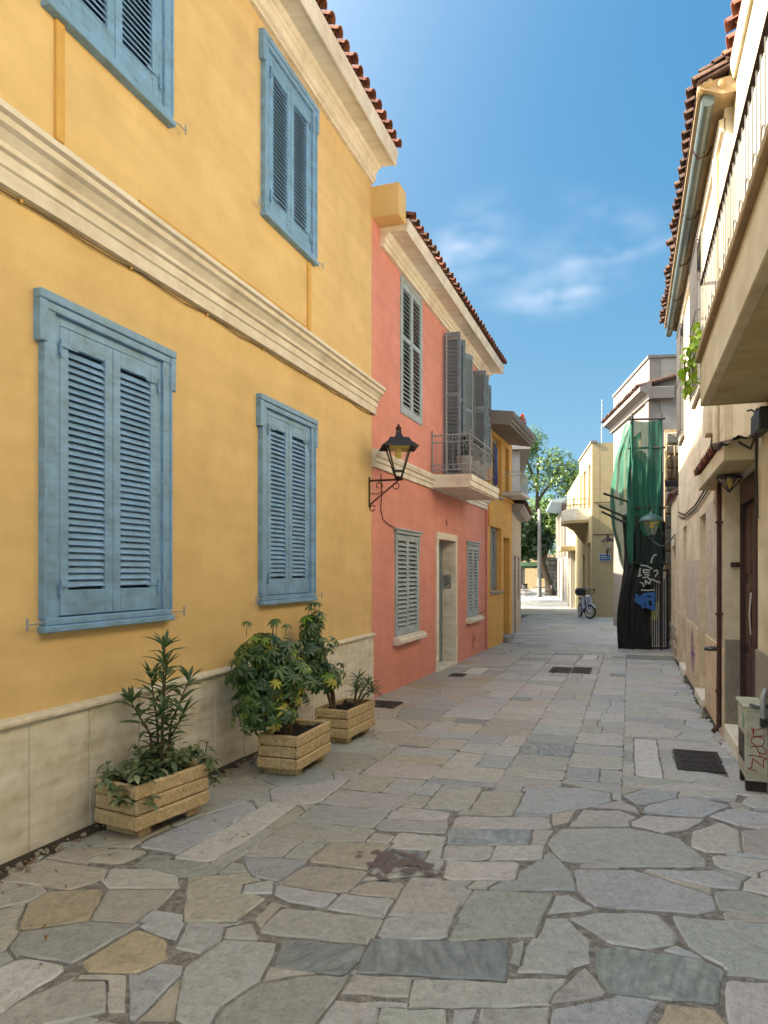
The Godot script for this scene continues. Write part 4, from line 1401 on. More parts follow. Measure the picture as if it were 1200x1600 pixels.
	for k in 9:
		var sb := MB.new()
		sb.bbox(Vector3(L + 0.13 + R.randf_range(-0.05, 0.08), 6.385 + R.randf_range(-0.02, 0.03), -0.05 + 0.036 * k), Vector3(R.randf_range(0.10, 0.2), R.randf_range(0.06, 0.10), R.randf_range(0.05, 0.08)), 0.02)
		put("stone", sb, M.old_tan, h)
	# pipe with its bent shoe, vent cap, conduit and junction box
	var pi := MB.new()
	pi.tube([Vector3(7.08, 2.50, 0.035), Vector3(7.08, 0.9, 0.035), Vector3(7.085, -0.05, 0.04), Vector3(7.10, -0.115, 0.10)], 0.024, 8)
	for y in [2.05, 1.1, 0.3]: pi.span(7.04, 7.12, y, y + 0.02, 0.0, 0.07)
	put("drain_pipe", pi, M.rust_iron, h)
	var vc := MB.new()
	vc.lathe(Vector3(6.93, 0.73, 0.09), [Vector2(0, -0.02), Vector2(0.075, -0.015), Vector2(0.08, 0.0), Vector2(0.06, 0.02), Vector2(0, 0.03)], 14)
	vc.tube([Vector3(6.93, 0.74, 0.0), Vector3(6.93, 0.74, 0.09)], 0.014, 6)
	put("vent_cap", vc, M.plastic_black, h)
	var jb := MB.new()
	jb.bbox(Vector3(6.35, 3.30, 0.05), Vector3(0.30, 0.42, 0.10), 0.01)
	put("junction_box", jb, M.old_cream, h)
	var co := MB.new()
	co.tube([Vector3(6.75, 6.0, 0.03), Vector3(6.75, 3.3, 0.03), Vector3(6.75, 2.62, 0.03)], 0.035, 8)
	put("conduit", co, M.near_cream, h)
	strand(h, [Vector3(6.40, 3.1, 0.03), Vector3(6.36, 2.95, 0.05), Vector3(6.42, 2.80, 0.02), Vector3(6.45, 2.6, 0.02)], 0.008, M.cable)
	strand(h, [Vector3(6.43, 3.1, 0.03), Vector3(6.50, 2.93, 0.05), Vector3(6.46, 2.78, 0.02), Vector3(6.5, 2.6, 0.02)], 0.008, M.cable)
	strand(h, [Vector3(6.2, 2.62, 0.02), Vector3(4.0, 2.50, 0.02), Vector3(2.0, 2.52, 0.02), Vector3(0.2, 2.7, 0.02)], 0.012, M.cable)
	strand(h, [Vector3(6.2, 2.56, 0.02), Vector3(4.0, 2.44, 0.02), Vector3(2.0, 2.46, 0.02), Vector3(0.2, 2.62, 0.02)], 0.010, M.cable)
	# the end of the house that looks back up the lane: a coarse stone plinth and a bell push
	var pl := MB.new()
	pl.span(L + 0.001, L + 0.02, -0.3, 0.86, -0.20, -0.002, 0.006)
	put("plinth", pl, M.rubble_1, h)
	var be := MB.new()
	be.bbox(Vector3(L + 0.015, 1.62, -0.10), Vector3(0.03, 0.05, 0.09), 0.008)
	put("door_bell", be, M.rust_iron, h)

func ribbon(parent: Node3D, called: String, strokes: Array, width: float, m: Material) -> MeshInstance3D:   # brush strokes lying flat on a wall (normal +z)
	var mb := MB.new()
	var lift := 0.0
	for s in strokes:
		for i in s.size() - 1:
			var a: Vector3 = s[i] + Vector3(0, 0, lift)
			var b: Vector3 = s[i + 1] + Vector3(0, 0, lift)
			var n := Vector3(-(b - a).y, (b - a).x, 0).normalized() * width * 0.5
			var e := (b - a).normalized() * width * 0.3
			mb.quad(a - e - n, b + e - n, b + e + n, a - e + n)
			lift += 0.0003
	return put(called, mb, m, parent)

# ---------------------------------------------------------------- right side, near house
func build_right_near_house() -> void:
	var h := thing("balcony_house", "cream house at the right edge with a long overhanging balcony and a brown door", "house", Vector3(1.0, 0, -8.1), -PI / 2)
	var L := 11.5
	var w := MB.new()
	w.wall(0.003, L, -0.6, 6.62, -0.135, 0.0, [[0.003, 1.5, -0.6, 2.47], [4.0, 5.2, 3.0, 5.4]])
	put("wall", w, M.near_cream, h)
	body(h, 0.01, L - 0.01, 6.6, 6.0, M.near_cream, -0.14)
	var pn := MB.new()
	pn.span(4.0, 5.2, 3.0, 5.4, -0.13, -0.10)
	put("balcony_door", pn, M.pale, h)
	# recessed brown double door
	var d := MB.new()
	d.span(0.02, 0.06, 0.02, 2.45, -0.138, -0.06, 0.004)
	d.span(0.94, 0.99, 0.02, 2.45, -0.138, -0.06, 0.004)
	d.span(0.061, 0.939, 2.22, 2.45, -0.138, -0.062, 0.004)
	for k in 2:
		for j in 3: d.span(0.10 + k * 0.42, 0.46 + k * 0.42, 0.12 + j * 0.70, 0.74 + j * 0.70, -0.13, -0.098, 0.012)
	d.span(0.061, 0.939, 0.02, 2.219, -0.137, -0.112)
	var dn := put("door", d, M.door_brown, h)
	var hn := MB.new()
	hn.tube([Vector3(0.47, 0.95, -0.10), Vector3(0.47, 1.15, -0.085), Vector3(0.47, 1.35, -0.10)], 0.014, 6)
	put("handle", hn, M.chrome, dn)
	var st := MB.new()
	st.span(0.005, 1.49, -0.5, 0.0, -0.13, 0.085, 0.012)
	put("door_step", st, M.marble_wall, h)
	var wa := MB.new()
	wa.span(1.502, L, -0.5, 0.916, -0.01, 0.02, 0.006)
	put("plinth", wa, M.rubble_1, h)
	# balcony: slab with parapet band, dark lip, railing
	var z1 := 0.469
	var x0 := 1.89
	var sl := MB.new()
	sl.span(x0, L - 0.3, 2.85, 3.20, -0.02, z1, 0.008)
	put("balcony_slab", sl, M.near_cream, h)
	var so := MB.new()
	so.span(x0 + 0.05, L - 0.35, 2.843, 2.852, -0.01, z1 - 0.06)
	put("soffit", so, M.soffit, h)
	var lip := MB.new()
	lip.span(x0 - 0.03, L - 0.27, 3.201, 3.255, -0.02, z1 + 0.035, 0.006)
	put("balcony_edge", lip, M.old_tan, h)
	var rl := MB.new()
	rl.tube([Vector3(x0 + 0.02, 3.81, 0.0), Vector3(x0 + 0.02, 3.81, z1 - 0.01), Vector3(L - 0.32, 3.81, z1 - 0.01)], 0.015, 7)
	rl.tube([Vector3(x0 + 0.02, 3.32, 0.0), Vector3(x0 + 0.02, 3.32, z1 - 0.01), Vector3(L - 0.32, 3.32, z1 - 0.01)], 0.009, 6)
	var rail := put("balcony_railing", rl, M.rust_iron, h)
	var b := MB.new()
	b.tube([Vector3(0, 3.255, 0), Vector3(0, 3.80, 0)], 0.0042, 5)
	var bm := b.done()
	var c := MB.new()
	var loop := []
	for i in 13:
		var a := TAU * i / 12.0
		loop.append(Vector3(0.05 * sin(a), 3.40 + 0.055 * cos(a), 0))
	c.tube(loop, 0.0035, 4, false)
	var cm := c.done()
	for k in 84:
		var x := x0 + 0.07 + k * 0.11
		if x > L - 0.35: break
		put("baluster", bm, M.white_iron, rail, at_t(Vector3(x, 0, z1 - 0.01)))
		if k % 2 == 0: put("scroll", cm, M.white_iron, rail, at_t(Vector3(x + 0.055, 0, z1 - 0.01)))
	for k in 4: put("baluster", bm, M.white_iron, rail, at_t(Vector3(x0 + 0.02, 0, 0.06 + k * 0.1)))
	# canopy over the door: slab, low tiled edge, a bent sheet on top
	var x1 := 1.495
	var ca := MB.new()
	ca.profile([Vector2(-0.01, 2.476), Vector2(0.255, 2.476), Vector2(0.255, 2.62), Vector2(-0.01, 2.68)], -0.90, x1)
	put("canopy", ca, M.ochre if false else M.near_cream, h)
	var cs := MB.new()
	cs.span(-0.86, x1 - 0.04, 2.470, 2.4775, -0.005, 0.225)
	put("canopy_soffit", cs, M.soffit, h)
	for k in 12:
		put("roof_tile", tile_meshes[k % 3], [M.clay_0, M.clay_1, M.oldclay_1][k % 3], h, Transform3D(Basis(Vector3.RIGHT, 0.28 + R.randf_range(-0.04, 0.04)) * Basis.from_scale(Vector3(0.95, 0.95, 0.62)), Vector3(-0.84 + k * 0.165, 2.635 + R.randf_range(0, 0.012), 0.285)))
	var sh := MB.new()
	var prev := Vector3.ZERO
	for k in 15:
		var z := -0.02 + 0.30 * k / 14.0
		var p := Vector3(0, 2.715 + 0.022 * sin(k * 0.95) - 0.10 * k / 14.0, z)
		if k > 0:
			sh.quad(Vector3(1.15, prev.y, prev.z), Vector3(1.15, p.y, p.z), Vector3(x1 + 0.06, p.y - 0.01, p.z), Vector3(x1 + 0.06, prev.y - 0.01, prev.z))
			sh.quad(Vector3(1.15, p.y - 0.008, p.z), Vector3(1.15, prev.y - 0.008, prev.z), Vector3(x1 + 0.06, prev.y - 0.018, prev.z), Vector3(x1 + 0.06, p.y - 0.018, p.z))
		prev = p
	put("canopy_sheet", sh, M.iron, h)
	# eave
	cornice(h, "eave", [Vector2(-0.05, 6.40), Vector2(0.03, 6.40), Vector2(0.06, 6.5), Vector2(0.06, 6.56), Vector2(-0.05, 6.6)], 0.0, L, M.near_cream)
	eave_tiles(h, 0.04, L - 0.2, 6.56, 0.12, 0.22, 0.34, [M.clay_0, M.clay_1, M.clay_2], 0.012)
	# meter box with its wires
	var mb := MB.new()
	mb.bbox(Vector3(1.88, 2.70, 0.04), Vector3(0.42, 0.17, 0.08), 0.01)
	mb.bbox(Vector3(1.82, 2.80, 0.04), Vector3(0.12, 0.03, 0.06), 0.006)
	put("meter_box", mb, M.plastic_black, h)
	strand(h, [Vector3(1.66, 2.61, 0.05), Vector3(1.55, 2.55, 0.06), Vector3(1.50, 2.60, 0.12), Vector3(1.47, 2.66, 0.18)], 0.010, M.cable)
	strand(h, [Vector3(1.70, 2.61, 0.04), Vector3(1.62, 2.40, 0.03), Vector3(1.58, 2.15, 0.02), Vector3(1.59, 1.98, 0.02)], 0.012, M.cable)
	strand(h, [Vector3(1.72, 2.81, 0.05), Vector3(1.70, 2.84, 0.08), Vector3(1.66, 2.84, 0.1)], 0.008, M.cable)
	# hanging lamp under the canopy: an upside-down pyramid of glass
	var l := thing("porch_lamp", "small pointed glass porch lamp hanging under the tiled canopy", "lamp", Vector3(0.90, 2.30, -7.55))
	var g := MB.new()
	g.lathe(Vector3.ZERO, [Vector2(0.0, 0.0), Vector2(0.11, 0.135)], 6, false)
	put("shade", g, M.glass, l)
	var f := MB.new()
	for k in 6:
		var a := TAU * k / 6
		f.tube([Vector3(0, 0.0, 0), Vector3(cos(a) * 0.112, 0.137, -sin(a) * 0.112)], 0.006, 4)
	f.lathe(Vector3(0, 0.137, 0), [Vector2(0.118, 0.0), Vector2(0.118, 0.015), Vector2(0.05, 0.03), Vector2(0.02, 0.035)], 6, false)
	f.tube([Vector3(0, 0.165, 0), Vector3(0, 0.172, 0)], 0.03, 6)
	put("frame", f, M.black_iron, l)
	var bu := MB.new()
	bu.lathe(Vector3(0, 0.04, 0), [Vector2(0, 0), Vector2(0.028, 0.02), Vector2(0.032, 0.045), Vector2(0.02, 0.08), Vector2(0.012, 0.1)], 10)
	put("bulb", bu, M.lamp_yellow, l)

# ---------------------------------------------------------------- ruined plot on the right
func build_right_ruin() -> void:
	var h := thing("ruined_wall", "low crumbling plastered wall with an ochre walled-up opening before the gate", "wall", Vector3(0.90, 0, -17.6), -PI / 2)
	var w := MB.new()
	w.wall(0.0, 2.29, -0.6, 3.05, -0.3, 0.0, [[0.45, 1.5, 0.42, 2.10]])
	put("wall", w, M.old_cream, h)
	var oc := MB.new()
	oc.span(0.45, 1.5, 0.42, 2.10, -0.26, -0.10)
	put("filled_opening", oc, M.ochre, h)
	for k in 14:   # plaster fallen off low down: bare stones
		var s := MB.new()
		s.bbox(Vector3(0.12 + 0.155 * k + R.randf_range(-0.02, 0.02), -0.05 + 0.22 * (k % 3) + R.randf_range(-0.02, 0.02), 0.0), Vector3(R.randf_range(0.14, 0.24), R.randf_range(0.12, 0.19), 0.06), 0.025)
		put("stone", s, M["rubble_%d" % (k % 3)], h)
	for k in 11:
		put("coping_tile", tile_meshes[k % 3] if not tile_meshes.is_empty() else null, [M.clay_1, M.oldclay_0, M.oldclay_2][k % 3], h, Transform3D(Basis(Vector3.RIGHT, 0.45 + R.randf_range(-0.15, 0.15)) * Basis(Vector3.UP, R.randf_range(-0.2, 0.2)), Vector3(0.08 + k * 0.21, 3.07, 0.10)))
	# tall shell of the ruin, seen past the net
	var g := thing("ruin_shell", "tall broken rubble stone wall of a ruin beside the green net", "wall", Vector3(0.80, 0, -18.25))
	var core := MB.new()
	core.span(0.0, 2.4, -0.6, 4.9, -0.5, -0.03)
	put("core", core, M.adobe, g)
	var y := -0.3
	var row := 0
	while y < 4.75:
		var hh := R.randf_range(0.20, 0.34)
		var x := 0.0
		while x < 1.5:
			var ww := R.randf_range(0.22, 0.46)
			var s := MB.new()
			s.bbox(Vector3(x + ww / 2, y + hh / 2, 0.0), Vector3(ww - 0.03, hh - 0.03, 0.10 + R.randf() * 0.05), 0.03)
			put("stone", s, M.adobe if R.randf() < 0.4 else M["rubble_%d" % (R.randi() % 3)], g)
			x += ww
		y += hh
		row += 1
	var lt := MB.new()
	lt.span(0, 1.6, 3.55, 3.68, -0.1, 0.10, 0.01)
	put("lintel", lt, M.wood_beam, g)
	for k in 16:   # broken canes sticking out of the top
		var c := MB.new()
		var x := 0.05 + k * 0.085
		c.tube([Vector3(x, 3.75, 0.10), Vector3(x + R.randf_range(-0.03, 0.03), 4.1, 0.16), Vector3(x + R.randf_range(-0.06, 0.06), 4.35 + R.randf_range(-0.1, 0.25), 0.15)], 0.018, 5)
		put("cane", c, M.oldclay_2 if k % 2 else M.old_tan, g)

# ---------------------------------------------------------------- pale tall house behind the net
func build_pale_house() -> void:
	var h := thing("pale_tall_house", "tall pale pinkish house with a flat parapet and jutting cornice behind the net", "house", Vector3(-0.505, 0, -25.78), heading(-0.505, -25.78, 0.53, -21.3))
	var L := 4.6
	var w := MB.new()
	w.wall(0, L, -0.6, 7.45, -0.3, 0.0, [[0.9, 1.8, 3.7, 5.6], [2.8, 3.7, 3.7, 5.6]])
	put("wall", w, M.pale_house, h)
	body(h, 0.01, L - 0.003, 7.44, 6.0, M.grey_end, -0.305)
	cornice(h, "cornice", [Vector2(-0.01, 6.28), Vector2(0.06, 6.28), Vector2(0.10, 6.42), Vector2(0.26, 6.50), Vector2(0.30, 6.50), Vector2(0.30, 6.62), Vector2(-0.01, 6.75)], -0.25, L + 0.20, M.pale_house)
	eave_tiles(h, -0.2, L + 0.16, 6.60, 0.36, 0.22, 0.25, [M.oldclay_0, M.oldclay_1, M.oldclay_2], 0.01)
	var co := MB.new()
	co.span(L + 0.001, L + 0.20, 6.29, 6.62, -0.62, -0.011, 0.01)
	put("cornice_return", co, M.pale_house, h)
	cornice(h, "parapet_cap", [Vector2(-0.2, 7.452), Vector2(0.04, 7.452), Vector2(0.04, 7.53), Vector2(-0.2, 7.53)], -0.03, L + 0.03, M.far_grey)
	var pc := MB.new()
	pc.span(L - 0.2, L + 0.03, 7.453, 7.53, -6.0, -0.21)
	put("parapet_cap", pc, M.far_grey, h)
	for q in [[0.9, 1.8], [2.8, 3.7]]:
		var f := MB.new()
		f.span(q[0], q[1], 3.7, 5.6, -0.2, -0.14, 0.004)
		put("shutter", f, M.old_tan, h)
	var pil := MB.new()
	pil.span(L - 0.34, L + 0.004, -0.5, 6.27, -0.02, 0.03, 0.006)
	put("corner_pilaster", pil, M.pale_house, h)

# ---------------------------------------------------------------- cream house with the rounded balcony
func build_cream_house() -> void:
	var h := thing("rounded_balcony_house", "sunlit cream house with a rounded concrete balcony at the bend of the lane", "house", Vector3(-2.25, 0, -35.53), heading(-2.25, -35.53, -1.42, -30.4))
	var L := 5.2
	var holes := [[0.5, 1.2, 4.2, 6.0], [1.9, 2.9, 3.75, 6.0], [3.9, 4.7, 4.2, 6.0], [3.6, 4.6, 0.9, 2.75], [1.7, 2.5, -0.6, 2.3]]
	var w := MB.new()
	w.wall(0, L, -0.6, 6.75, -0.3, 0.0, holes)
	put("wall", w, M.cream_house, h)
	body(h, 0.01, L - 0.003, 6.74, 6.0, M.cream_house, -0.305)
	for q in holes:
		var f := MB.new()
		f.span(q[0], q[1], q[2], q[3], -0.25, -0.2, 0.004)
		put("door" if q[2] < 0 else "shutter", f, M.old_tan, h)
	cornice(h, "parapet_cap", [Vector2(-0.2, 6.752), Vector2(0.05, 6.752), Vector2(0.05, 6.84), Vector2(-0.2, 6.84)], -0.03, L + 0.04, M.far_grey)
	var si := MB.new()
	si.span(3.5, 4.7, 0.80, 0.898, -0.1, 0.08, 0.01)
	put("sill", si, M.white_house, h)
	# rounded balcony: slab, curved parapet, iron rail
	var plan := []
	for k in 17:
		var a := PI * k / 16.0
		plan.append(Vector2(2.4 - cos(a) * 1.55, 0.25 + sin(a) ** 0.7 * 0.75) if k > 0 and k < 16 else Vector2(2.4 - cos(a) * 1.55, 0.0))
	var sl := MB.new()
	var pa := MB.new()
	for k in 16:
		var a: Vector2 = plan[k]
		var b: Vector2 = plan[k + 1]
		var c := Vector3(2.4, 3.60, 0)
		sl.tri(Vector3(a.x, 3.74, a.y), Vector3(b.x, 3.74, b.y), Vector3(2.4, 3.74, 0))
		sl.tri(Vector3(b.x, 3.62, b.y), Vector3(a.x, 3.62, a.y), Vector3(2.4, 3.62, 0))
		sl.quad(Vector3(a.x, 3.62, a.y), Vector3(b.x, 3.62, b.y), Vector3(b.x, 3.74, b.y), Vector3(a.x, 3.74, a.y))
		var ai := a.lerp(Vector2(2.4, 0), 0.07)
		var bi := b.lerp(Vector2(2.4, 0), 0.07)
		var ao := a.lerp(Vector2(2.4, 0), 0.012)
		var bo := b.lerp(Vector2(2.4, 0), 0.012)
		pa.quad(Vector3(ao.x, 3.742, ao.y), Vector3(bo.x, 3.742, bo.y), Vector3(bo.x, 4.22, bo.y), Vector3(ao.x, 4.22, ao.y))
		pa.quad(Vector3(bi.x, 3.742, bi.y), Vector3(ai.x, 3.742, ai.y), Vector3(ai.x, 4.22, ai.y), Vector3(bi.x, 4.22, bi.y))
		pa.quad(Vector3(ao.x, 4.22, ao.y), Vector3(bo.x, 4.22, bo.y), Vector3(bi.x, 4.22, bi.y), Vector3(ai.x, 4.22, ai.y))
	put("balcony_slab", sl, M.cream_house, h)
	put("balcony_parapet", pa, M.marble_wall, h)
	var rl := MB.new()
	for y in [4.62, 4.40]:
		var p := []
		for q in plan:
			var qq: Vector2 = q.lerp(Vector2(2.4, 0), 0.04)
			p.append(Vector3(qq.x, y, qq.y))
		rl.tube(p, 0.016, 5)
	for k in range(0, 17):
		var qq: Vector2 = plan[k].lerp(Vector2(2.4, 0), 0.04)
		rl.tube([Vector3(qq.x, 4.2, qq.y), Vector3(qq.x, 4.62, qq.y)], 0.012, 4)
	put("balcony_railing", rl, M.rust_iron, h)
	var cr := MB.new()
	cr.lathe(Vector3(2.4, 0, 0), [Vector2(0.02, 2.75), Vector2(0.2, 2.95), Vector2(0.5, 3.35), Vector2(0.9, 3.615), Vector2(0, 3.618)], 20)
	put("corbel", cr, M.cream_house, h)
	# roof aerials
	for q in [[4.3, -0.5, 1.9], [1.8, -0.8, 1.3]]:
		var an := MB.new()
		an.tube([Vector3(q[0], 6.7, q[1]), Vector3(q[0], 6.8 + q[2], q[1])], 0.016, 5)
		for k in 4: an.tube([Vector3(q[0] - 0.25 + k * 0.03, 6.7 + q[2] - k * 0.16, q[1]), Vector3(q[0] + 0.25 - k * 0.03, 6.7 + q[2] - k * 0.16, q[1])], 0.008, 4)
		put("aerial", an, M.grey_iron, h)
	strand(h, [Vector3(L + 0.02, 4.35, -0.05), Vector3(L + 0.02, 4.32, -2.0)], 0.014, M.cable)
	strand(h, [Vector3(L + 0.02, 3.05, -0.05), Vector3(L + 0.02, 3.06, -2.0)], 0.014, M.cable)
	# street name plate on the end wall
	var s := thing("street_sign", "small blue street name plate under the far lantern on the cream end wall", "sign", Vector3(-0.93, 2.12, -30.462), heading(-2.25, -35.53, -1.42, -30.4) + PI / 2)
	var f := MB.new()
	f.bbox(Vector3(0, 0, 0.0), Vector3(0.46, 0.30, 0.02), 0.004)
	put("border", f, M.white_paint, s)
	f = MB.new()
	f.bbox(Vector3(0, 0, 0.012), Vector3(0.42, 0.26, 0.01), 0.003)
	put("plate", f, M.sign_blue, s)
	for k in 2:
		f = MB.new()
		for j in 6: f.bbox(Vector3(-0.14 + j * 0.055 + k * 0.01, 0.04 - k * 0.08, 0.019), Vector3(0.038, 0.03, 0.004), 0.0)
		put("lettering", f, M.white_paint, s)

func build_right_distance() -> void:
	var h := thing("portal_house", "cream house with a white framed doorway and slab hood beyond the rounded balcony", "house", Vector3(-3.50, 0, -44.4), heading(-3.50, -44.4, -2.27, -35.60))
	var L := 8.9
	var w := MB.new()
	w.wall(0, L, -0.6, 6.2, -0.3, 0.0, [[5.0, 6.2, -0.6, 2.5], [1.2, 2.3, 1.0, 2.6], [1.2, 2.2, 3.9, 5.4], [5.2, 6.2, 3.9, 5.4]])
	put("wall", w, M.cream_house, h)
	body(h, 0.01, L - 0.01, 6.15, 6.0, M.white_house, -0.305)
	for q in [[5.0, 6.2, -0.4, 2.5], [1.2, 2.3, 1.0, 2.6], [1.2, 2.2, 3.9, 5.4], [5.2, 6.2, 3.9, 5.4]]:
		var f := MB.new()
		f.span(q[0], q[1], q[2], q[3], -0.25, -0.2, 0.004)
		put("door" if q[2] < 0 else "window", f, M.ochre if q[2] < 0 else M.old_tan, h)
	var po := MB.new()
	po.span(4.6, 4.98, -0.4, 2.6, 0.0, 0.25, 0.01)
	po.span(6.22, 6.6, -0.4, 2.6, 0.0, 0.25, 0.01)
	put("portal_post", po, M.white_house, h)
	var hd := MB.new()
	hd.span(4.3, 6.9, 2.61, 2.85, -0.02, 0.75, 0.02)
	put("portal_hood", hd, M.cream_house, h)
	var g := thing("striped_house", "narrow greyish house with pale pilasters and a slanting blue grey roof edge", "house", Vector3(-5.0, 0, -54.5), heading(-5.0, -54.5, -3.53, -44.5))
	w = MB.new()
	w.wall(0, 10.2, -0.6, 5.6, -0.3, 0.0, [[6.0, 7.2, -0.6, 2.4], [2.0, 3.0, -0.6, 2.3]])
	put("wall", w, M.far_grey, g)
	body(g, 0.01, 10.19, 5.55, 6.0, M.far_grey, -0.305)
	for k in 6:
		var p := MB.new()
		p.span(0.3 + k * 1.7, 0.75 + k * 1.7, 2.5 if k != 2 else 2.5, 5.5, -0.02, 0.12, 0.02)
		put("pilaster", p, M.pale_house, g)
	for q in [[6.0, 7.2], [2.0, 3.0]]:
		var f := MB.new()
		f.span(q[0], q[1], -0.4, 2.4, -0.26, -0.2)
		put("door", f, M.ochre if q[0] > 5 else M.inside, g)
	cornice(g, "roof_edge", [Vector2(-0.5, 5.62), Vector2(0.9, 5.75), Vector2(0.9, 5.90), Vector2(-0.5, 6.1)], 2.0, 10.0, M.blue_roof)
	var s := thing("rubble_garden_wall", "rough stone garden wall beside the leaning tree trunk at the end of the lane", "wall", Vector3(-6.35, 0, -59.2), 0.30)
	var core := MB.new()
	core.span(0, 1.7, -0.6, 2.7, -0.4, -0.04)
	put("core", core, M.mortar, s)
	var y := -0.35
	while y < 2.6:
		var hh := R.randf_range(0.26, 0.42)
		var x := 0.0
		while x < 1.6:
			var ww := R.randf_range(0.3, 0.55)
			var st := MB.new()
			st.bbox(Vector3(x + ww / 2, y + hh / 2, 0), Vector3(ww - 0.04, hh - 0.04, 0.16), 0.04)
			put("stone", st, M["rubble_%d" % (R.randi() % 3)], s)
			x += ww
		y += hh

# ---------------------------------------------------------------- the square at the end: tree, café tables, pole, greenery
func leaf_mesh(l: float, w: float, droop: float, fold: float, n := 4) -> ArrayMesh:   # grows along +z, face up, folded along its midrib
	var mb := MB.new()
	mb.smooth(true)
	var mid := []
	var lf := []
	var rt := []
	for i in n + 1:
		var t := float(i) / n
		var ww := w * 0.5 * pow(sin(PI * clampf(t * 0.94 + 0.04, 0, 1)), 0.8)
		if i == n: ww = 0.0
		var y := -droop * l * t * t
		var z := l * t * (1.0 - 0.12 * droop * t)
		mid.append(Vector3(0, y, z))
		lf.append(Vector3(-ww, y + fold * ww, z))
		rt.append(Vector3(ww, y + fold * ww, z))
	for i in n:
		mb.quad(lf[i], mid[i], mid[i + 1], lf[i + 1]) if i < n - 1 else mb.tri(lf[i], mid[i], mid[i + 1])
		mb.quad(mid[i], rt[i], rt[i + 1], mid[i + 1]) if i < n - 1 else mb.tri(mid[i], rt[i], mid[i + 1])
	return mb.done()

func palmate_mesh(r: float, count: int, droop: float, sd: int) -> ArrayMesh:
	var st := SurfaceTool.new()
	var rr := RandomNumberGenerator.new()
	rr.seed = sd
	var m := leaf_mesh(r, r * 0.31, droop, 0.35, 3)
	for k in count:
		var a := TAU * k / count + rr.randf_range(-0.12, 0.12)
		var s := rr.randf_range(0.8, 1.08)
		var b := Basis(Vector3.UP, a) * Basis(Vector3.RIGHT, rr.randf_range(0.0, 0.35)) * Basis.from_scale(Vector3(s, s, s))
		st.append_from(m, 0, Transform3D(b, b * Vector3(0, 0, r * 0.06)))
	return st.commit()

func facing(dir: Vector3, roll := 0.0) -> Basis:   # +y along dir
	var d := dir.normalized()
	var ref := Vector3.RIGHT if absf(d.x) < 0.9 else Vector3.FORWARD
	var x := (ref - d * d.dot(ref)).normalized()
	var b := Basis(x, d, x.cross(d))
	return b * Basis(Vector3.UP, roll)

func crown(parent: Node3D, called: String, blobs: Array, count: int, size: float, m: Material) -> void:   # blobs: [centre, radii]
	var mm := MultiMesh.new()
	mm.transform_format = MultiMesh.TRANSFORM_3D
	var mb := MB.new()
	for k in 5:      # a spray of five small leaves
		var a := TAU * k / 5.0
		var b := Basis(Vector3.UP, a) * Basis(Vector3.RIGHT, 0.35 if k % 2 else -0.25)
		mb.tri(b * Vector3(-0.28, 0, 0.35), b * Vector3(0, 0.04, 1.0), b * Vector3(0, 0, 0.05))
		mb.tri(b * Vector3(0.28, 0, 0.35), b * Vector3(0, 0, 0.05), b * Vector3(0, 0.04, 1.0))
	mm.mesh = mb.done()
	mm.instance_count = count
	for i in count:
		var q = blobs[R.randi() % blobs.size()]
		var v := Vector3(R.randfn(), R.randfn(), R.randfn()).normalized() * pow(R.randf(), 0.45)
		var p: Vector3 = q[0] + v * q[1]
		var b := facing(v + Vector3(0, 0.8, 0) + Vector3(R.randfn(), R.randfn(), R.randfn()) * 0.5, R.randf() * TAU)
		mm.set_instance_transform(i, Transform3D(b.scaled(Vector3.ONE * size * R.randf_range(0.6, 1.3)), p))
	var o := MultiMeshInstance3D.new()
	o.name = numbered(parent, called)
	o.multimesh = mm
	o.material_override = m
	o.set_meta("kind", "stuff")
	parent.add_child(o, true)

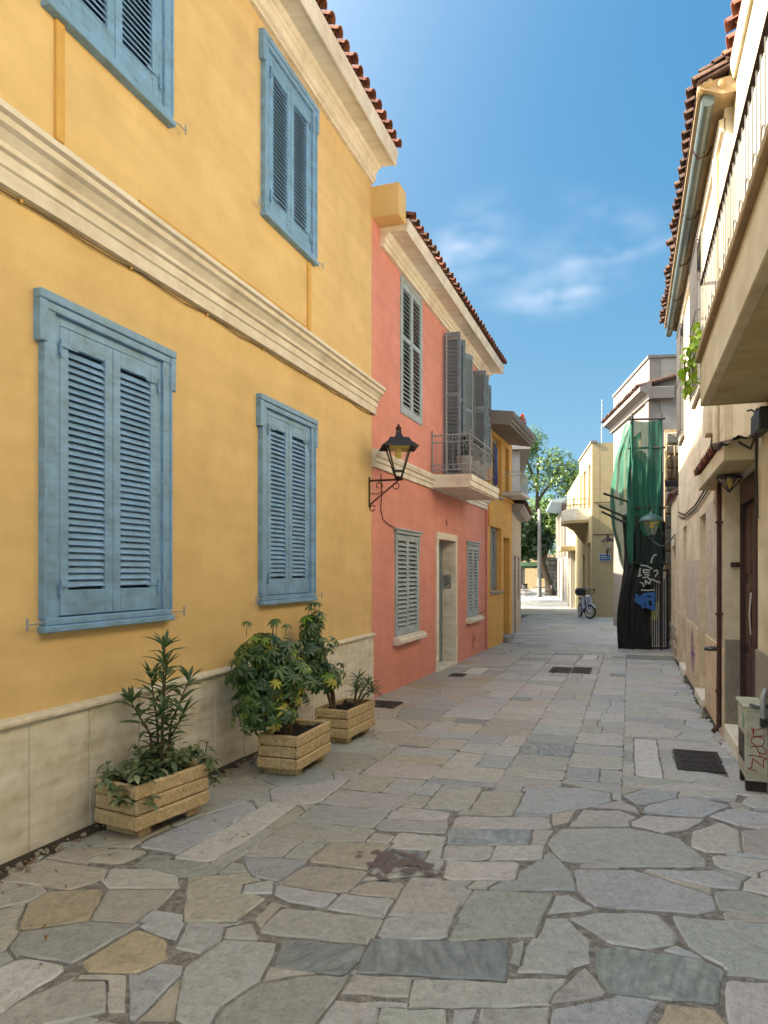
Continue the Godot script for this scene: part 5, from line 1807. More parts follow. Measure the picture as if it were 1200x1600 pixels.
func build_square() -> void:
	var g := gy(-60.0)
	var t := thing("leaning_tree", "tall leafy tree with a leaning pale trunk at the end of the lane", "tree", Vector3(-5.75, g, -57.5))
	var tr := MB.new()
	tr.tube([Vector3(0.1, -0.2, 0), Vector3(-0.15, 0.9, 0), Vector3(-0.6, 2.4, 0), Vector3(-0.85, 4.0, -0.2), Vector3(-1.1, 6.0, -0.3), Vector3(-1.1, 8.5, -0.3), Vector3(-1.0, 11.0, -0.3)], [0.34, 0.26, 0.22, 0.2, 0.16, 0.11, 0.05], 9)
	put("trunk", tr, M.bark, t)
	for b in [[Vector3(-0.62, 2.5, 0), Vector3(-0.1, 4.0, 0.1), Vector3(0.3, 6.0, 0.2), Vector3(0.6, 8.0, 0)], [Vector3(-1.0, 5.2, -0.3), Vector3(-2.0, 7.0, -0.2), Vector3(-2.7, 8.8, 0)], [Vector3(-1.1, 7.4, -0.3), Vector3(0.2, 9.0, 0.4), Vector3(1.0, 10.4, 0.6)], [Vector3(-1.1, 8.6, -0.3), Vector3(-2.0, 10.8, -0.8), Vector3(-2.3, 12.2, -0.8)]]:
		var lb := MB.new()
		lb.tube(b, [0.13, 0.09, 0.05, 0.025].slice(0, b.size()), 6)
		put("limb", lb, M.bark, t)
	crown(t, "crown", [[Vector3(-1.6, 12.2, -0.5), Vector3(1.3, 1.3, 1.6)], [Vector3(-2.9, 10.6, 0), Vector3(1.6, 1.4, 1.6)], [Vector3(0.2, 10.4, 0.3), Vector3(1.7, 1.2, 1.5)], [Vector3(1.0, 8.8, 0.2), Vector3(1.5, 1.1, 1.4)], [Vector3(-1.2, 9.2, 0), Vector3(1.8, 1.3, 1.7)], [Vector3(-3.0, 7.8, 0.2), Vector3(1.3, 1.2, 1.3)], [Vector3(0.7, 7.0, 0.2), Vector3(1.3, 0.8, 1.3)], [Vector3(-0.6, 6.2, 0.1), Vector3(1.6, 0.8, 1.4)], [Vector3(-1.0, 4.8, 0.5), Vector3(1.1, 0.7, 1.0)], [Vector3(-3.6, 9.2, 0.4), Vector3(1.4, 1.5, 1.4)], [Vector3(1.9, 9.4, 0.2), Vector3(1.2, 1.1, 1.2)], [Vector3(1.7, 7.6, 0.2), Vector3(1.1, 1.0, 1.2)], [Vector3(-2.2, 11.6, 0.2), Vector3(1.2, 1.2, 1.2)], [Vector3(-3.4, 6.2, 0.4), Vector3(1.2, 1.2, 1.2)], [Vector3(-2.4, 5.0, 0.4), Vector3(1.2, 0.9, 1.2)], [Vector3(0.3, 5.2, 0.5), Vector3(0.9, 0.8, 0.9)]], 8200, 0.15, M.tree_leaf)
	var d := thing("dark_tree", "dense dark bushy tree in the shade left of the leaning tree", "tree", Vector3(-9.3, g, -58.5))
	tr = MB.new()
	tr.tube([Vector3(0, -0.2, 0), Vector3(0.2, 2.0, 0), Vector3(0.1, 4.5, 0)], [0.3, 0.22, 0.12], 8)
	put("trunk", tr, M.bark, d)
	crown(d, "crown", [[Vector3(0.6, 4.6, 0), Vector3(2.4, 1.9, 2.2)], [Vector3(2.2, 5.2, 0.4), Vector3(1.8, 1.7, 1.8)], [Vector3(-1.8, 5.0, 0), Vector3(2.0, 2.0, 2.0)], [Vector3(1.6, 3.6, 0.8), Vector3(1.6, 0.9, 1.2)], [Vector3(2.6, 4.4, 1.5), Vector3(1.3, 1.2, 1.6)], [Vector3(0.5, 5.2, 3.0), Vector3(2.2, 1.6, 2.0)], [Vector3(-3.0, 5.2, 1.0), Vector3(2.2, 1.6, 2.6)]], 9000, 0.20, M.tree_leaf_dark)  # outer crowns added to put the square in shade
	var e := thing("background_tree", "bushy green tree filling the gap behind the leaning trunk", "tree", Vector3(-6.0, g, -74.0))
	tr = MB.new()
	tr.tube([Vector3(0, -0.2, 0), Vector3(0, 4.0, 0)], [0.3, 0.16], 8)
	put("trunk", tr, M.bark, e)
	crown(e, "crown", [[Vector3(0, 5.0, 0), Vector3(2.6, 2.4, 2)], [Vector3(-3.2, 6.0, 0), Vector3(2.4, 2.6, 2)], [Vector3(0.8, 3.6, 0.5), Vector3(2.0, 1.4, 1.4)], [Vector3(-2.0, 8.2, 0), Vector3(2.2, 1.5, 2)]], 4200, 0.22, M.tree_leaf)
	var yard := thing("added_shade_tree", "unseen tree added left of the far lane to dapple the sunlit paving", "tree", Vector3(-10.2, gy(-42.0), -42.0))  # hidden tree, added only for its dappled shade on the far paving
	tr = MB.new()
	tr.tube([Vector3(0, -0.2, 0), Vector3(0.2, 2.0, 0), Vector3(0.1, 5.5, 0)], [0.28, 0.2, 0.1], 8)
	put("trunk", tr, M.bark, yard)
	crown(yard, "crown", [[Vector3(0, 5.2, 0), Vector3(2.6, 1.6, 3.0)], [Vector3(0.5, 4.6, -3.5), Vector3(2.2, 1.5, 2.6)], [Vector3(0.4, 5.0, 3.0), Vector3(2.0, 1.4, 2.0)]], 2600, 0.20, M.tree_leaf)
	# the ochre house that closes the square, with a dark awning
	var h := thing("ochre_house", "ochre house in deep shade behind the café tables", "house", Vector3(-18.0, 0, -80.0))
	var w := MB.new()
	w.wall(0, 16, -0.6, 3.4, -0.3, 0.0, [[6.2, 7.2, -0.6, 2.2], [8.6, 9.6, 0.8, 2.2], [10.4, 11.2, -0.6, 2.2]])
	put("wall", w, M.old_tan, h)
	body(h, 0.02, 15.98, 3.35, 5.0, M.ochre, -0.305)
	for q in [[6.2, 7.2, -0.4, 2.2], [8.6, 9.6, 0.8, 2.2], [10.4, 11.2, -0.4, 2.2]]:
		var f := MB.new()
		f.span(q[0], q[1], q[2], q[3], -0.28, -0.2)
		put("door" if q[2] < 0 else "window", f, M.inside, h)
	var a := thing("cafe_awning", "dark green canvas awning stretched over the café tables", "awning", Vector3(-9.0, g, -63.5))
	var aw := MB.new()
	aw.profile([Vector2(-2.2, 2.75), Vector2(2.2, 2.35), Vector2(2.2, 2.15), Vector2(2.19, 2.15), Vector2(2.19, 2.32), Vector2(-2.2, 2.72)], -2.6, 2.6)
	put("canvas", aw, M.tree_leaf_dark, a)
	for x in [-2.5, 2.5]:
		for z in [-2.1, 2.1]:
			var p := MB.new()
			p.tube([Vector3(x, -0.1, z), Vector3(x, 2.5, z)], 0.04, 6)
			put("post", p, M.iron, a)
	# pole
	var pl := thing("pale_pole", "thick pale grey utility pole left of the leaning trunk", "pole", Vector3(-6.42, gy(-55.5), -55.5))
	var po := MB.new()
	po.lathe(Vector3.ZERO, [Vector2(0.17, -0.1), Vector2(0.15, 3.0), Vector2(0.13, 6.6), Vector2(0, 6.62)], 12)
	put("shaft", po, M.pale_pole, pl)
	po = MB.new()
	po.bbox(Vector3(0, 6.2, 0), Vector3(0.9, 0.07, 0.07), 0.01)
	put("crossarm", po, M.wood_beam, pl)
	# tables and chairs
	var table := thing("cafe_table", "dark round café table at the foot of the pale pole", "table", Vector3(-6.15, gy(-53.5), -53.6), 0, "café tables")
	var tt := MB.new()
	tt.lathe(Vector3.ZERO, [Vector2(0, 0.71), Vector2(0.5, 0.71), Vector2(0.52, 0.735), Vector2(0.5, 0.75), Vector2(0, 0.75)], 18)
	put("tabletop", tt, M.iron, table)
	tt = MB.new()
	tt.tube([Vector3(0, 0.02, 0), Vector3(0, 0.71, 0)], 0.035, 8)
	put("column", tt, M.iron, table)
	for k in 3:
		var lg := MB.new()
		var an := TAU * k / 3
		lg.tube([Vector3(0, 0.08, 0), Vector3(cos(an) * 0.3, 0.02, sin(an) * 0.3)], 0.022, 6)
		put("leg", lg, M.iron, table)
	var lab := ["dark round café table farther left in the shade of the awning", "dark café table at the left edge of the square, nearest the grey house"]
	for k in 2:
		var c := table.duplicate()
		c.name = "cafe_table_%03d" % (k + 1)
		add_child(c)
		c.position = [Vector3(-8.6, gy(-60.0), -60.5), Vector3(-8.05, gy(-54.0), -54.5)][k]
		c.set_meta("label", lab[k])
	var chair := thing("cafe_chair", "", "chair", Vector3.ZERO, 0, "café chairs")
	var s := MB.new()
	s.bbox(Vector3(0, 0.45, 0), Vector3(0.42, 0.035, 0.42), 0.01)
	put("seat", s, M.wood_beam, chair)
	s = MB.new()
	s.bbox(Vector3(0, 0.74, -0.2), Vector3(0.40, 0.26, 0.025), 0.01)
	put("backrest", s, M.wood_beam, chair)
	for q in [[-0.19, -0.2, 0.87], [0.19, -0.2, 0.87], [-0.19, 0.19, 0.44], [0.19, 0.19, 0.44]]:
		var lg := MB.new()
		lg.tube([Vector3(q[0], 0, q[1]), Vector3(q[0], q[2], q[1])], 0.017, 6)
		put("leg", lg, M.iron, chair)
	var spots := [[-6.9, -53.2, 1.4, "dark café chair on the left of the table by the pole"], [-5.6, -54.2, -1.2, "dark café chair between the round table and the leaning trunk"], [-8.0, -60.0, 0.6, "dark café chair under the awning, beside the far table"], [-9.3, -60.2, -0.8, "dark café chair under the awning, left of the far table"], [-7.4, -55.0, 2.2, "dark café chair right of the table nearest the grey house"]]
	for k in spots.size():
		var c: Node3D = chair if k == 0 else chair.duplicate()
		if k > 0:
			c.name = "cafe_chair_%03d" % k
			add_child(c)
		c.position = Vector3(spots[k][0], gy(spots[k][1]) + 0.012, spots[k][1])
		c.rotation.y = spots[k][2]
		c.set_meta("label", spots[k][3])

# ---------------------------------------------------------------- wall lanterns
func lantern(label: String, at: Vector3, turn: float, sc: float, arm: float, curved: bool, dark: Material) -> void:   # at: foot of the glass body; local +x leads away from the wall
	var l := thing("wall_lantern", label, "lantern", at, turn, "street lanterns on brackets")
	var tw := PI / 4 + 0.42
	var g := MB.new()
	g.lathe(Vector3.ZERO, [Vector2(0.085 * sc, 0.06 * sc), Vector2(0.215 * sc, 0.385 * sc)], 4, false, tw)
	put("glass", g, M.glass, l)
	var f := MB.new()
	for k in 4:
		var a := TAU * k / 4 + tw
		var d := Vector3(cos(a), 0, -sin(a))
		f.tube([d * 0.055 * sc + Vector3(0, -0.02 * sc, 0), d * 0.088 * sc + Vector3(0, 0.06 * sc, 0), d * 0.22 * sc + Vector3(0, 0.39 * sc, 0)], 0.010 * sc, 5)
	for q in [[0.088, 0.06], [0.22, 0.388], [0.055, -0.02]]:
		var ring := []
		for k in 5:
			var a := TAU * k / 4 + tw
			ring.append(Vector3(cos(a) * q[0] * sc, q[1] * sc, -sin(a) * q[0] * sc))
		f.tube(ring, 0.009 * sc, 5, false)
	f.lathe(Vector3(0, -0.045 * sc, 0), [Vector2(0, 0), Vector2(0.05 * sc, 0.01 * sc), Vector2(0.058 * sc, 0.025 * sc), Vector2(0, 0.03 * sc)], 8)
	put("frame", f, dark, l)
	var rf := MB.new()
	if curved:
		rf.lathe(Vector3(0, 0.385 * sc, 0), [Vector2(0.29 * sc, -0.02 * sc), Vector2(0.30 * sc, 0.0), Vector2(0.27 * sc, 0.06 * sc), Vector2(0.20 * sc, 0.12 * sc), Vector2(0.10 * sc, 0.17 * sc), Vector2(0.05 * sc, 0.19 * sc), Vector2(0.05 * sc, 0.23 * sc), Vector2(0.0, 0.25 * sc)], 14)
	else:
		rf.lathe(Vector3(0, 0.385 * sc, 0), [Vector2(0.335 * sc, -0.03 * sc), Vector2(0.335 * sc, -0.022 * sc), Vector2(0.21 * sc, 0.055 * sc), Vector2(0.175 * sc, 0.10 * sc), Vector2(0.085 * sc, 0.11 * sc), Vector2(0.05 * sc, 0.16 * sc), Vector2(0.045 * sc, 0.21 * sc), Vector2(0.0, 0.215 * sc)], 4, false, tw)
	put("roof", rf, dark, l)
	var fi := MB.new()
	fi.lathe(Vector3(0, 0.59 * sc, 0), [Vector2(0.0, 0.0), Vector2(0.035 * sc, 0.01 * sc), Vector2(0.042 * sc, 0.03 * sc), Vector2(0.02 * sc, 0.055 * sc), Vector2(0.012 * sc, 0.08 * sc), Vector2(0, 0.09 * sc)], 10)
	put("finial", fi, M.rust_iron, l)
	var bu := MB.new()
	bu.lathe(Vector3(0, 0.22 * sc, 0), [Vector2(0, 0), Vector2(0.04 * sc, 0.015 * sc), Vector2(0.055 * sc, 0.06 * sc), Vector2(0.04 * sc, 0.11 * sc), Vector2(0.03 * sc, 0.14 * sc)], 12)
	put("bulb", bu, M.lamp_yellow, l)
	var re := MB.new()
	re.lathe(Vector3(0, 0.345 * sc, 0), [Vector2(0.175 * sc, 0.0), Vector2(0.195 * sc, 0.03 * sc), Vector2(0.03 * sc, 0.035 * sc)], 4, false, tw)
	put("reflector", re, M.lamp_yellow, l)
	var b := MB.new()
	var w := -arm          # the wall is at x = -arm
	if curved:
		var p := []
		for k in 12:
			var a := PI * k / 11.0
			p.append(Vector3(lerpf(0, w, k / 11.0) , -0.05 * sc - 0.22 * sc * sin(a) + 0.12 * sc * k / 11.0, 0))
		b.tube(p, 0.016 * sc, 6)
		var cu := []
		for k in 12:
			var a := TAU * 0.8 * k / 11.0
			cu.append(Vector3(w * 0.62 + 0.09 * sc * cos(a), 0.02 + 0.09 * sc * sin(a), 0))
		b.tube(cu, 0.011 * sc, 5)
	else:
		b.tube([Vector3(0.06, -0.05 * sc, 0), Vector3(w, -0.05 * sc, 0)], 0.014, 6)
		b.tube([Vector3(0.0, -0.06 * sc, 0), Vector3(w + 0.02, -0.36, 0), Vector3(w + 0.012, -0.40, 0)], 0.011, 6)
		for q in [[w + 0.05, -0.42, 0.045, 0.5], [-0.03, -0.13, 0.05, 2.6], [w + 0.14, -0.12, 0.05, -1.0]]:
			var cu := []
			for k in 14:
				var a: float = q[3] + TAU * 0.9 * k / 13.0
				var r: float = q[2] * (1.0 - 0.03 * k)
				cu.append(Vector3(q[0] + r * cos(a), q[1] + r * sin(a), 0))
			b.tube(cu, 0.007, 5)
		b.tube([Vector3(w + 0.02, -0.22, 0), Vector3(w + 0.12, -0.23, 0), Vector3(w + 0.2, -0.19, 0)], 0.006, 5)
	b.bbox(Vector3(w + 0.006, -0.20, 0), Vector3(0.012, 0.40, 0.04), 0.003)
	put("bracket", b, M.rust_iron if not curved else M.zinc, l)

func build_lanterns() -> void:
	lantern("black four sided wall lantern on a scrolled iron bracket between yellow and pink houses", Vector3(-2.85, 2.80, -9.0), 0.0, 1.0, 0.409, false, M.black_iron)
	lantern("green topped lantern with a yellow bulb on a curled bracket before the net", Vector3(0.44, 2.26, -16.0), PI, 0.85, 0.458, true, mat("lamp_green", Color(0.02, 0.06, 0.05), 0.5))
	lantern("small dark lantern above the blue street name plate", Vector3(-0.80, 2.40, -30.08), heading(-2.25, -35.53, -1.42, -30.4), 0.95, 0.42, false, M.black_iron)

# ---------------------------------------------------------------- planters and their plants
func planter(at: Vector3, turn: float, length: float, label: String) -> Node3D:
	var p := thing("planter_box", label, "planter", at, turn, "cast stone planter boxes along the yellow wall")
	var wd := 0.355
	for k in 3:
		var mb := MB.new()
		var y0 := 0.055 + k * 0.093
		var grow := 0.006 * (2 - k) + (0.008 if k == 2 else 0.0)
		var hl := length / 2 + grow
		var hw := wd / 2 + grow
		var th := 0.035
		for s in [-1.0, 1.0]:
			mb.bbox(Vector3(0, y0 + 0.045, s * (hw - th / 2)), Vector3(hl * 2, 0.088, th), 0.010)
			mb.bbox(Vector3(s * (hl - th / 2), y0 + 0.045, 0), Vector3(th, 0.0875, hw * 2 - 2 * th + 0.004), 0.010)
		put("course", mb, M.plant_pot_concrete, p)
	var core := MB.new()
	core.span(-length / 2 + 0.012, length / 2 - 0.012, 0.06, 0.265, -wd / 2 + 0.012, wd / 2 - 0.012)
	put("liner", core, M.soil, p)
	var so := MB.new()
	var n := 9
	for i in n:
		for j in 5:
			var f := func(a: int, b: int) -> Vector3:
				return Vector3(lerpf(-length / 2 + 0.03, length / 2 - 0.03, a / float(n)), 0.285 + 0.018 * sin(a * 2.3 + b * 1.7) + 0.012 * sin(a * 5.1 - b * 3.3), lerpf(-wd / 2 + 0.03, wd / 2 - 0.03, b / 5.0))
			so.quad(f.call(i, j + 1), f.call(i + 1, j + 1), f.call(i + 1, j), f.call(i, j))
	put("soil", so, M.soil, p)
	for s in [-1.0, 1.0]:
		var ft := MB.new()
		ft.bbox(Vector3(s * (length / 2 - 0.10), 0.028, 0), Vector3(0.10, 0.056, wd - 0.06), 0.006)
		put("foot", ft, M.plant_pot_concrete, p)
	return p

func build_planters() -> void:
	var t1 := heading(-2.80, -3.69, -2.70, -4.28)
	var g := 0.016
	planter(Vector3(-2.93, gy(-3.98) + g, -3.98), t1, 0.62, "nearest cast stone planter box with oleander and trailing green plants")
	planter(Vector3(-2.69, gy(-5.59) + g, -5.59), PI / 2 + 0.01, 0.66, "middle cast stone planter box with the big umbrella plant")
	planter(Vector3(-2.73, gy(-6.84) + g, -6.84), PI / 2 - 0.05, 0.66, "farthest cast stone planter box, by the pink house corner")
	# oleander
	var o := thing("oleander", "tall thin oleander with long dark narrow leaves in the nearest planter", "plant", Vector3(-2.95, gy(-4.0) + g + 0.28, -4.08))
	var lm := [leaf_mesh(0.165, 0.030, 0.22, 0.5), leaf_mesh(0.14, 0.028, 0.10, 0.5), leaf_mesh(0.175, 0.031, 0.42, 0.4)]
	for s in [[0.06, 0.84, 0.04], [-0.10, 0.62, -0.03], [0.13, 0.60, -0.12], [-0.17, 0.47, 0.08], [0.11, 0.44, 0.12], [-0.03, 0.70, -0.10], [0.16, 0.40, -0.02]]:
		var b := Vector3(s[0] * 0.15, 0, s[2] * 0.15)
		var top := Vector3(s[0], s[1], s[2])
		var mid := b.lerp(top, 0.5) + Vector3(-s[0] * 0.2, 0.03, -s[2] * 0.2)
		var st := MB.new()
		st.tube([b, mid, top], [0.011, 0.008, 0.004], 6)
		put("stem", st, M.stem, o)
		var n := int(s[1] / 0.052)
		for k in range(2, n):
			var f := (k + 1.0) / n
			if f < 0.33: continue
			var c: Vector3 = b.lerp(mid, f * 2) if f < 0.5 else mid.lerp(top, f * 2 - 1)
			for w in 3:
				var a := TAU * w / 3 + k * 1.05 + R.randf_range(-0.3, 0.3)
				var up := lerpf(-0.05, -0.80, f) + R.randf_range(-0.25, 0.25)
				put("leaf", lm[R.randi() % 3], M.oleander if R.randf() < 0.75 else M.oleander_pale, o, Transform3D(Basis(Vector3.UP, a) * Basis(Vector3.RIGHT, up) * Basis(Vector3.BACK, R.randf_range(-0.5, 0.5)) * Basis.from_scale(Vector3.ONE * R.randf_range(0.75, 1.08)), c))
		for w in 5:
			put("leaf", lm[1], M.oleander_pale if w == 0 else M.oleander, o, Transform3D(Basis(Vector3.UP, TAU * w / 5 + R.randf()) * Basis(Vector3.RIGHT, -1.0 + R.randf_range(-0.25, 0.25)), top))
	# trailing low plants in the same box
	var v := thing("trailing_plant", "low trailing plant with small grey green leaves spilling over the nearest planter", "plant", Vector3(-2.93, gy(-3.98) + g + 0.30, -3.98), t1)
	var im := [leaf_mesh(0.068, 0.040, 0.4, 0.25, 3), leaf_mesh(0.085, 0.035, 0.5, 0.3, 3)]
	var spots := []
	for k in 17: spots.append([Vector3(R.randf_range(-0.33, -0.02), 0.0, R.randf_range(-0.17, 0.17)), 0.08])
	for k in 24: spots.append([Vector3(R.randf_range(-0.02, 0.33), 0.0, R.randf_range(-0.18, 0.17)), 0.13])
	spots.append_array([[Vector3(-0.36, -0.02, 0.06), 0.02], [Vector3(-0.38, -0.05, 0.12), 0.0], [Vector3(-0.20, -0.06, 0.20), -0.03], [Vector3(0.36, -0.08, 0.10), 0.03], [Vector3(0.30, 0.02, 0.20), 0.06], [Vector3(0.38, -0.02, 0.02), 0.08], [Vector3(0.40, -0.10, 0.14), -0.02], [Vector3(-0.40, -0.01, -0.02), 0.05], [Vector3(0.34, -0.06, 0.18), 0.02], [Vector3(0.36, 0.0, 0.10), 0.05], [Vector3(-0.33, -0.08, 0.13), -0.02]])
	for q in spots:
		var c: Vector3 = q[0]
		var tip := c + Vector3(R.randf_range(-0.05, 0.05), q[1] + R.randf_range(-0.02, 0.05), R.randf_range(-0.05, 0.05))
		var st := MB.new()
		st.tube([Vector3(clampf(c.x, -0.26, 0.26), -0.02, clampf(c.z, -0.13, 0.13)), c.lerp(tip, 0.4) + Vector3(0, 0.02, 0), tip], 0.0035, 4)
		put("stem", st, M.green_stem, v)
		for k in 8:
			var a := k * 2.4 + R.randf()
			put("leaf", im[R.randi() % 2], M.ivy if R.randf() < 0.72 else M.ivy_pale, v, Transform3D(Basis(Vector3.UP, a) * Basis(Vector3.RIGHT, R.randf_range(-0.8, 0.5)), c.lerp(tip, 0.3 + 0.09 * k) + Vector3(0, 0.015, 0)))
	# umbrella plants
	umbrella_plant("big bushy umbrella plant with some yellow variegated leaves in the middle planter", Vector3(-2.69, gy(-5.6) + g + 0.28, -5.45), [[Vector3(-0.12, 0.45, 0.05), Vector3(0.42, 0.40, 0.42), 290], [Vector3(-0.18, 0.72, -0.02), Vector3(0.32, 0.20, 0.34), 85], [Vector3(-0.10, 0.26, 0.20), Vector3(0.32, 0.20, 0.26), 80]], [[-0.25, 0.45, 0.1], [-0.05, 0.5, 0.22], [0.05, 0.55, -0.05], [-0.2, 0.5, -0.15]], 0.09)
	umbrella_plant("tall dark umbrella plant with fine crown in the farthest planter, near the wall", Vector3(-2.78, gy(-6.8) + g + 0.28, -6.70), [[Vector3(-0.24, 0.54, 0.02), Vector3(0.22, 0.36, 0.30), 140], [Vector3(-0.24, 0.86, 0.02), Vector3(0.15, 0.15, 0.18), 34], [Vector3(-0.08, 0.34, 0.06), Vector3(0.22, 0.18, 0.30), 70]], [[-0.22, 0.6, 0.1], [-0.2, 0.7, -0.1], [-0.05, 0.4, 0.05]], 0.02)
	# spiky plant
	var d := thing("spiky_plant", "small spiky plant with rosettes of narrow leaves in the farthest planter", "plant", Vector3(-2.66, gy(-6.9) + g + 0.28, -6.88))
	var dm := [leaf_mesh(0.17, 0.016, 0.35, 0.4), leaf_mesh(0.14, 0.016, 0.15, 0.4)]
	for s in [[0.10, 0.24, -0.16], [0.13, 0.16, -0.22], [0.05, 0.20, 0.02], [0.02, 0.30, -0.08]]:
		var top := Vector3(s[0], s[1], s[2])
		var st := MB.new()
		st.tube([Vector3(s[0] * 0.1, 0, s[2] * 0.1), top * 0.6 + Vector3(0, 0.03, 0), top], [0.012, 0.010, 0.008], 6)
		put("stem", st, M.stem, d)
		for k in 26:
			put("leaf", dm[k % 2], M.oleander if k % 4 else M.oleander_pale, d, Transform3D(Basis(Vector3.UP, k * 2.399) * Basis(Vector3.RIGHT, R.randf_range(-1.2, 0.35)), top + Vector3(0, -0.02 * (k % 3), 0)))

func umbrella_plant(label: String, at: Vector3, blobs: Array, stems: Array, yellow: float) -> void:
	var p := thing("umbrella_plant", label, "plant", at, 0.0, "umbrella plants")
	for s in stems:
		var st := MB.new()
		var top := Vector3(s[0], s[1], s[2])
		st.tube([Vector3(s[0] * 0.1, -0.02, s[2] * 0.1), top * Vector3(0.45, 0.4, 0.45) + Vector3(0.01, 0, 0), top], [0.018, 0.014, 0.008], 7)
		put("stem", st, M.stem, p)
	var pm := [palmate_mesh(0.115, 8, 0.35, 1), palmate_mesh(0.10, 7, 0.55, 2), palmate_mesh(0.125, 8, 0.2, 3)]
	var leaves := []
	for b in blobs:
		for k in b[2]:
			var v := Vector3(R.randfn(), R.randfn(), R.randfn()).normalized()
			var f := pow(R.randf(), 0.33)
			var c: Vector3 = b[0] + v * f * b[1] * (0.85 + 0.30 * sin(v.x * 5.0 + v.z * 4.0 + b[0].y * 9.0) * sin(v.y * 6.0 + v.z * 3.0))
			if c.x + at.x < -3.17: c.x = -3.17 - at.x + R.randf() * 0.05
			var n := v + Vector3(0.10, 0.75, 0.1)
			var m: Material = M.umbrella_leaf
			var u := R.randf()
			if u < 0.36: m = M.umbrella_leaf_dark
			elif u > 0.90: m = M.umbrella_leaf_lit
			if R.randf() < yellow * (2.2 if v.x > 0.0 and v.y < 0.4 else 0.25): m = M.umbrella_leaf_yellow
			leaves.append([f + 0.5 * v.dot(Vector3(0.42, 0.2, 0.88)), m, Transform3D(facing(n, R.randf() * TAU) * Basis.from_scale(Vector3.ONE * R.randf_range(0.55, 0.92)), c)])
	leaves.sort_custom(func(x, y): return x[0] > y[0])
	for k in mini(290, leaves.size()):
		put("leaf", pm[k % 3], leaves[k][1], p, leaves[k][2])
	if leaves.size() > 290:      # the leaves deep inside and at the back
		var mm := MultiMesh.new()
		mm.transform_format = MultiMesh.TRANSFORM_3D
		mm.mesh = pm[0]
		mm.instance_count = leaves.size() - 290
		for k in leaves.size() - 290: mm.set_instance_transform(k, leaves[290 + k][2])
		var o := MultiMeshInstance3D.new()
		o.name = "inner_foliage"
		o.multimesh = mm
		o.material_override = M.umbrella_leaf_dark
		o.set_meta("kind", "stuff")
		p.add_child(o, true)
	for k in 5:   # young shoots standing out of the crown
		var b = blobs[mini(1, blobs.size() - 1)]
		var root: Vector3 = b[0] + Vector3(R.randf_range(-0.7, 0.6) * b[1].x, b[1].y * 0.5, R.randf_range(-0.6, 0.6) * b[1].z)
		var tip := root + Vector3(R.randf_range(-0.05, 0.03), R.randf_range(0.10, 0.17), R.randf_range(-0.04, 0.04))
		if tip.x + at.x < -3.16: tip.x = -3.16 - at.x
		var st := MB.new()
		st.tube([root, tip], 0.003, 4)
		put("stem", st, M.green_stem, p)
		put("leaf", pm[1], M.umbrella_leaf, p, Transform3D(facing(Vector3(0.1, 1, 0.1), R.randf() * TAU) * Basis.from_scale(Vector3.ONE * 0.7), tip))

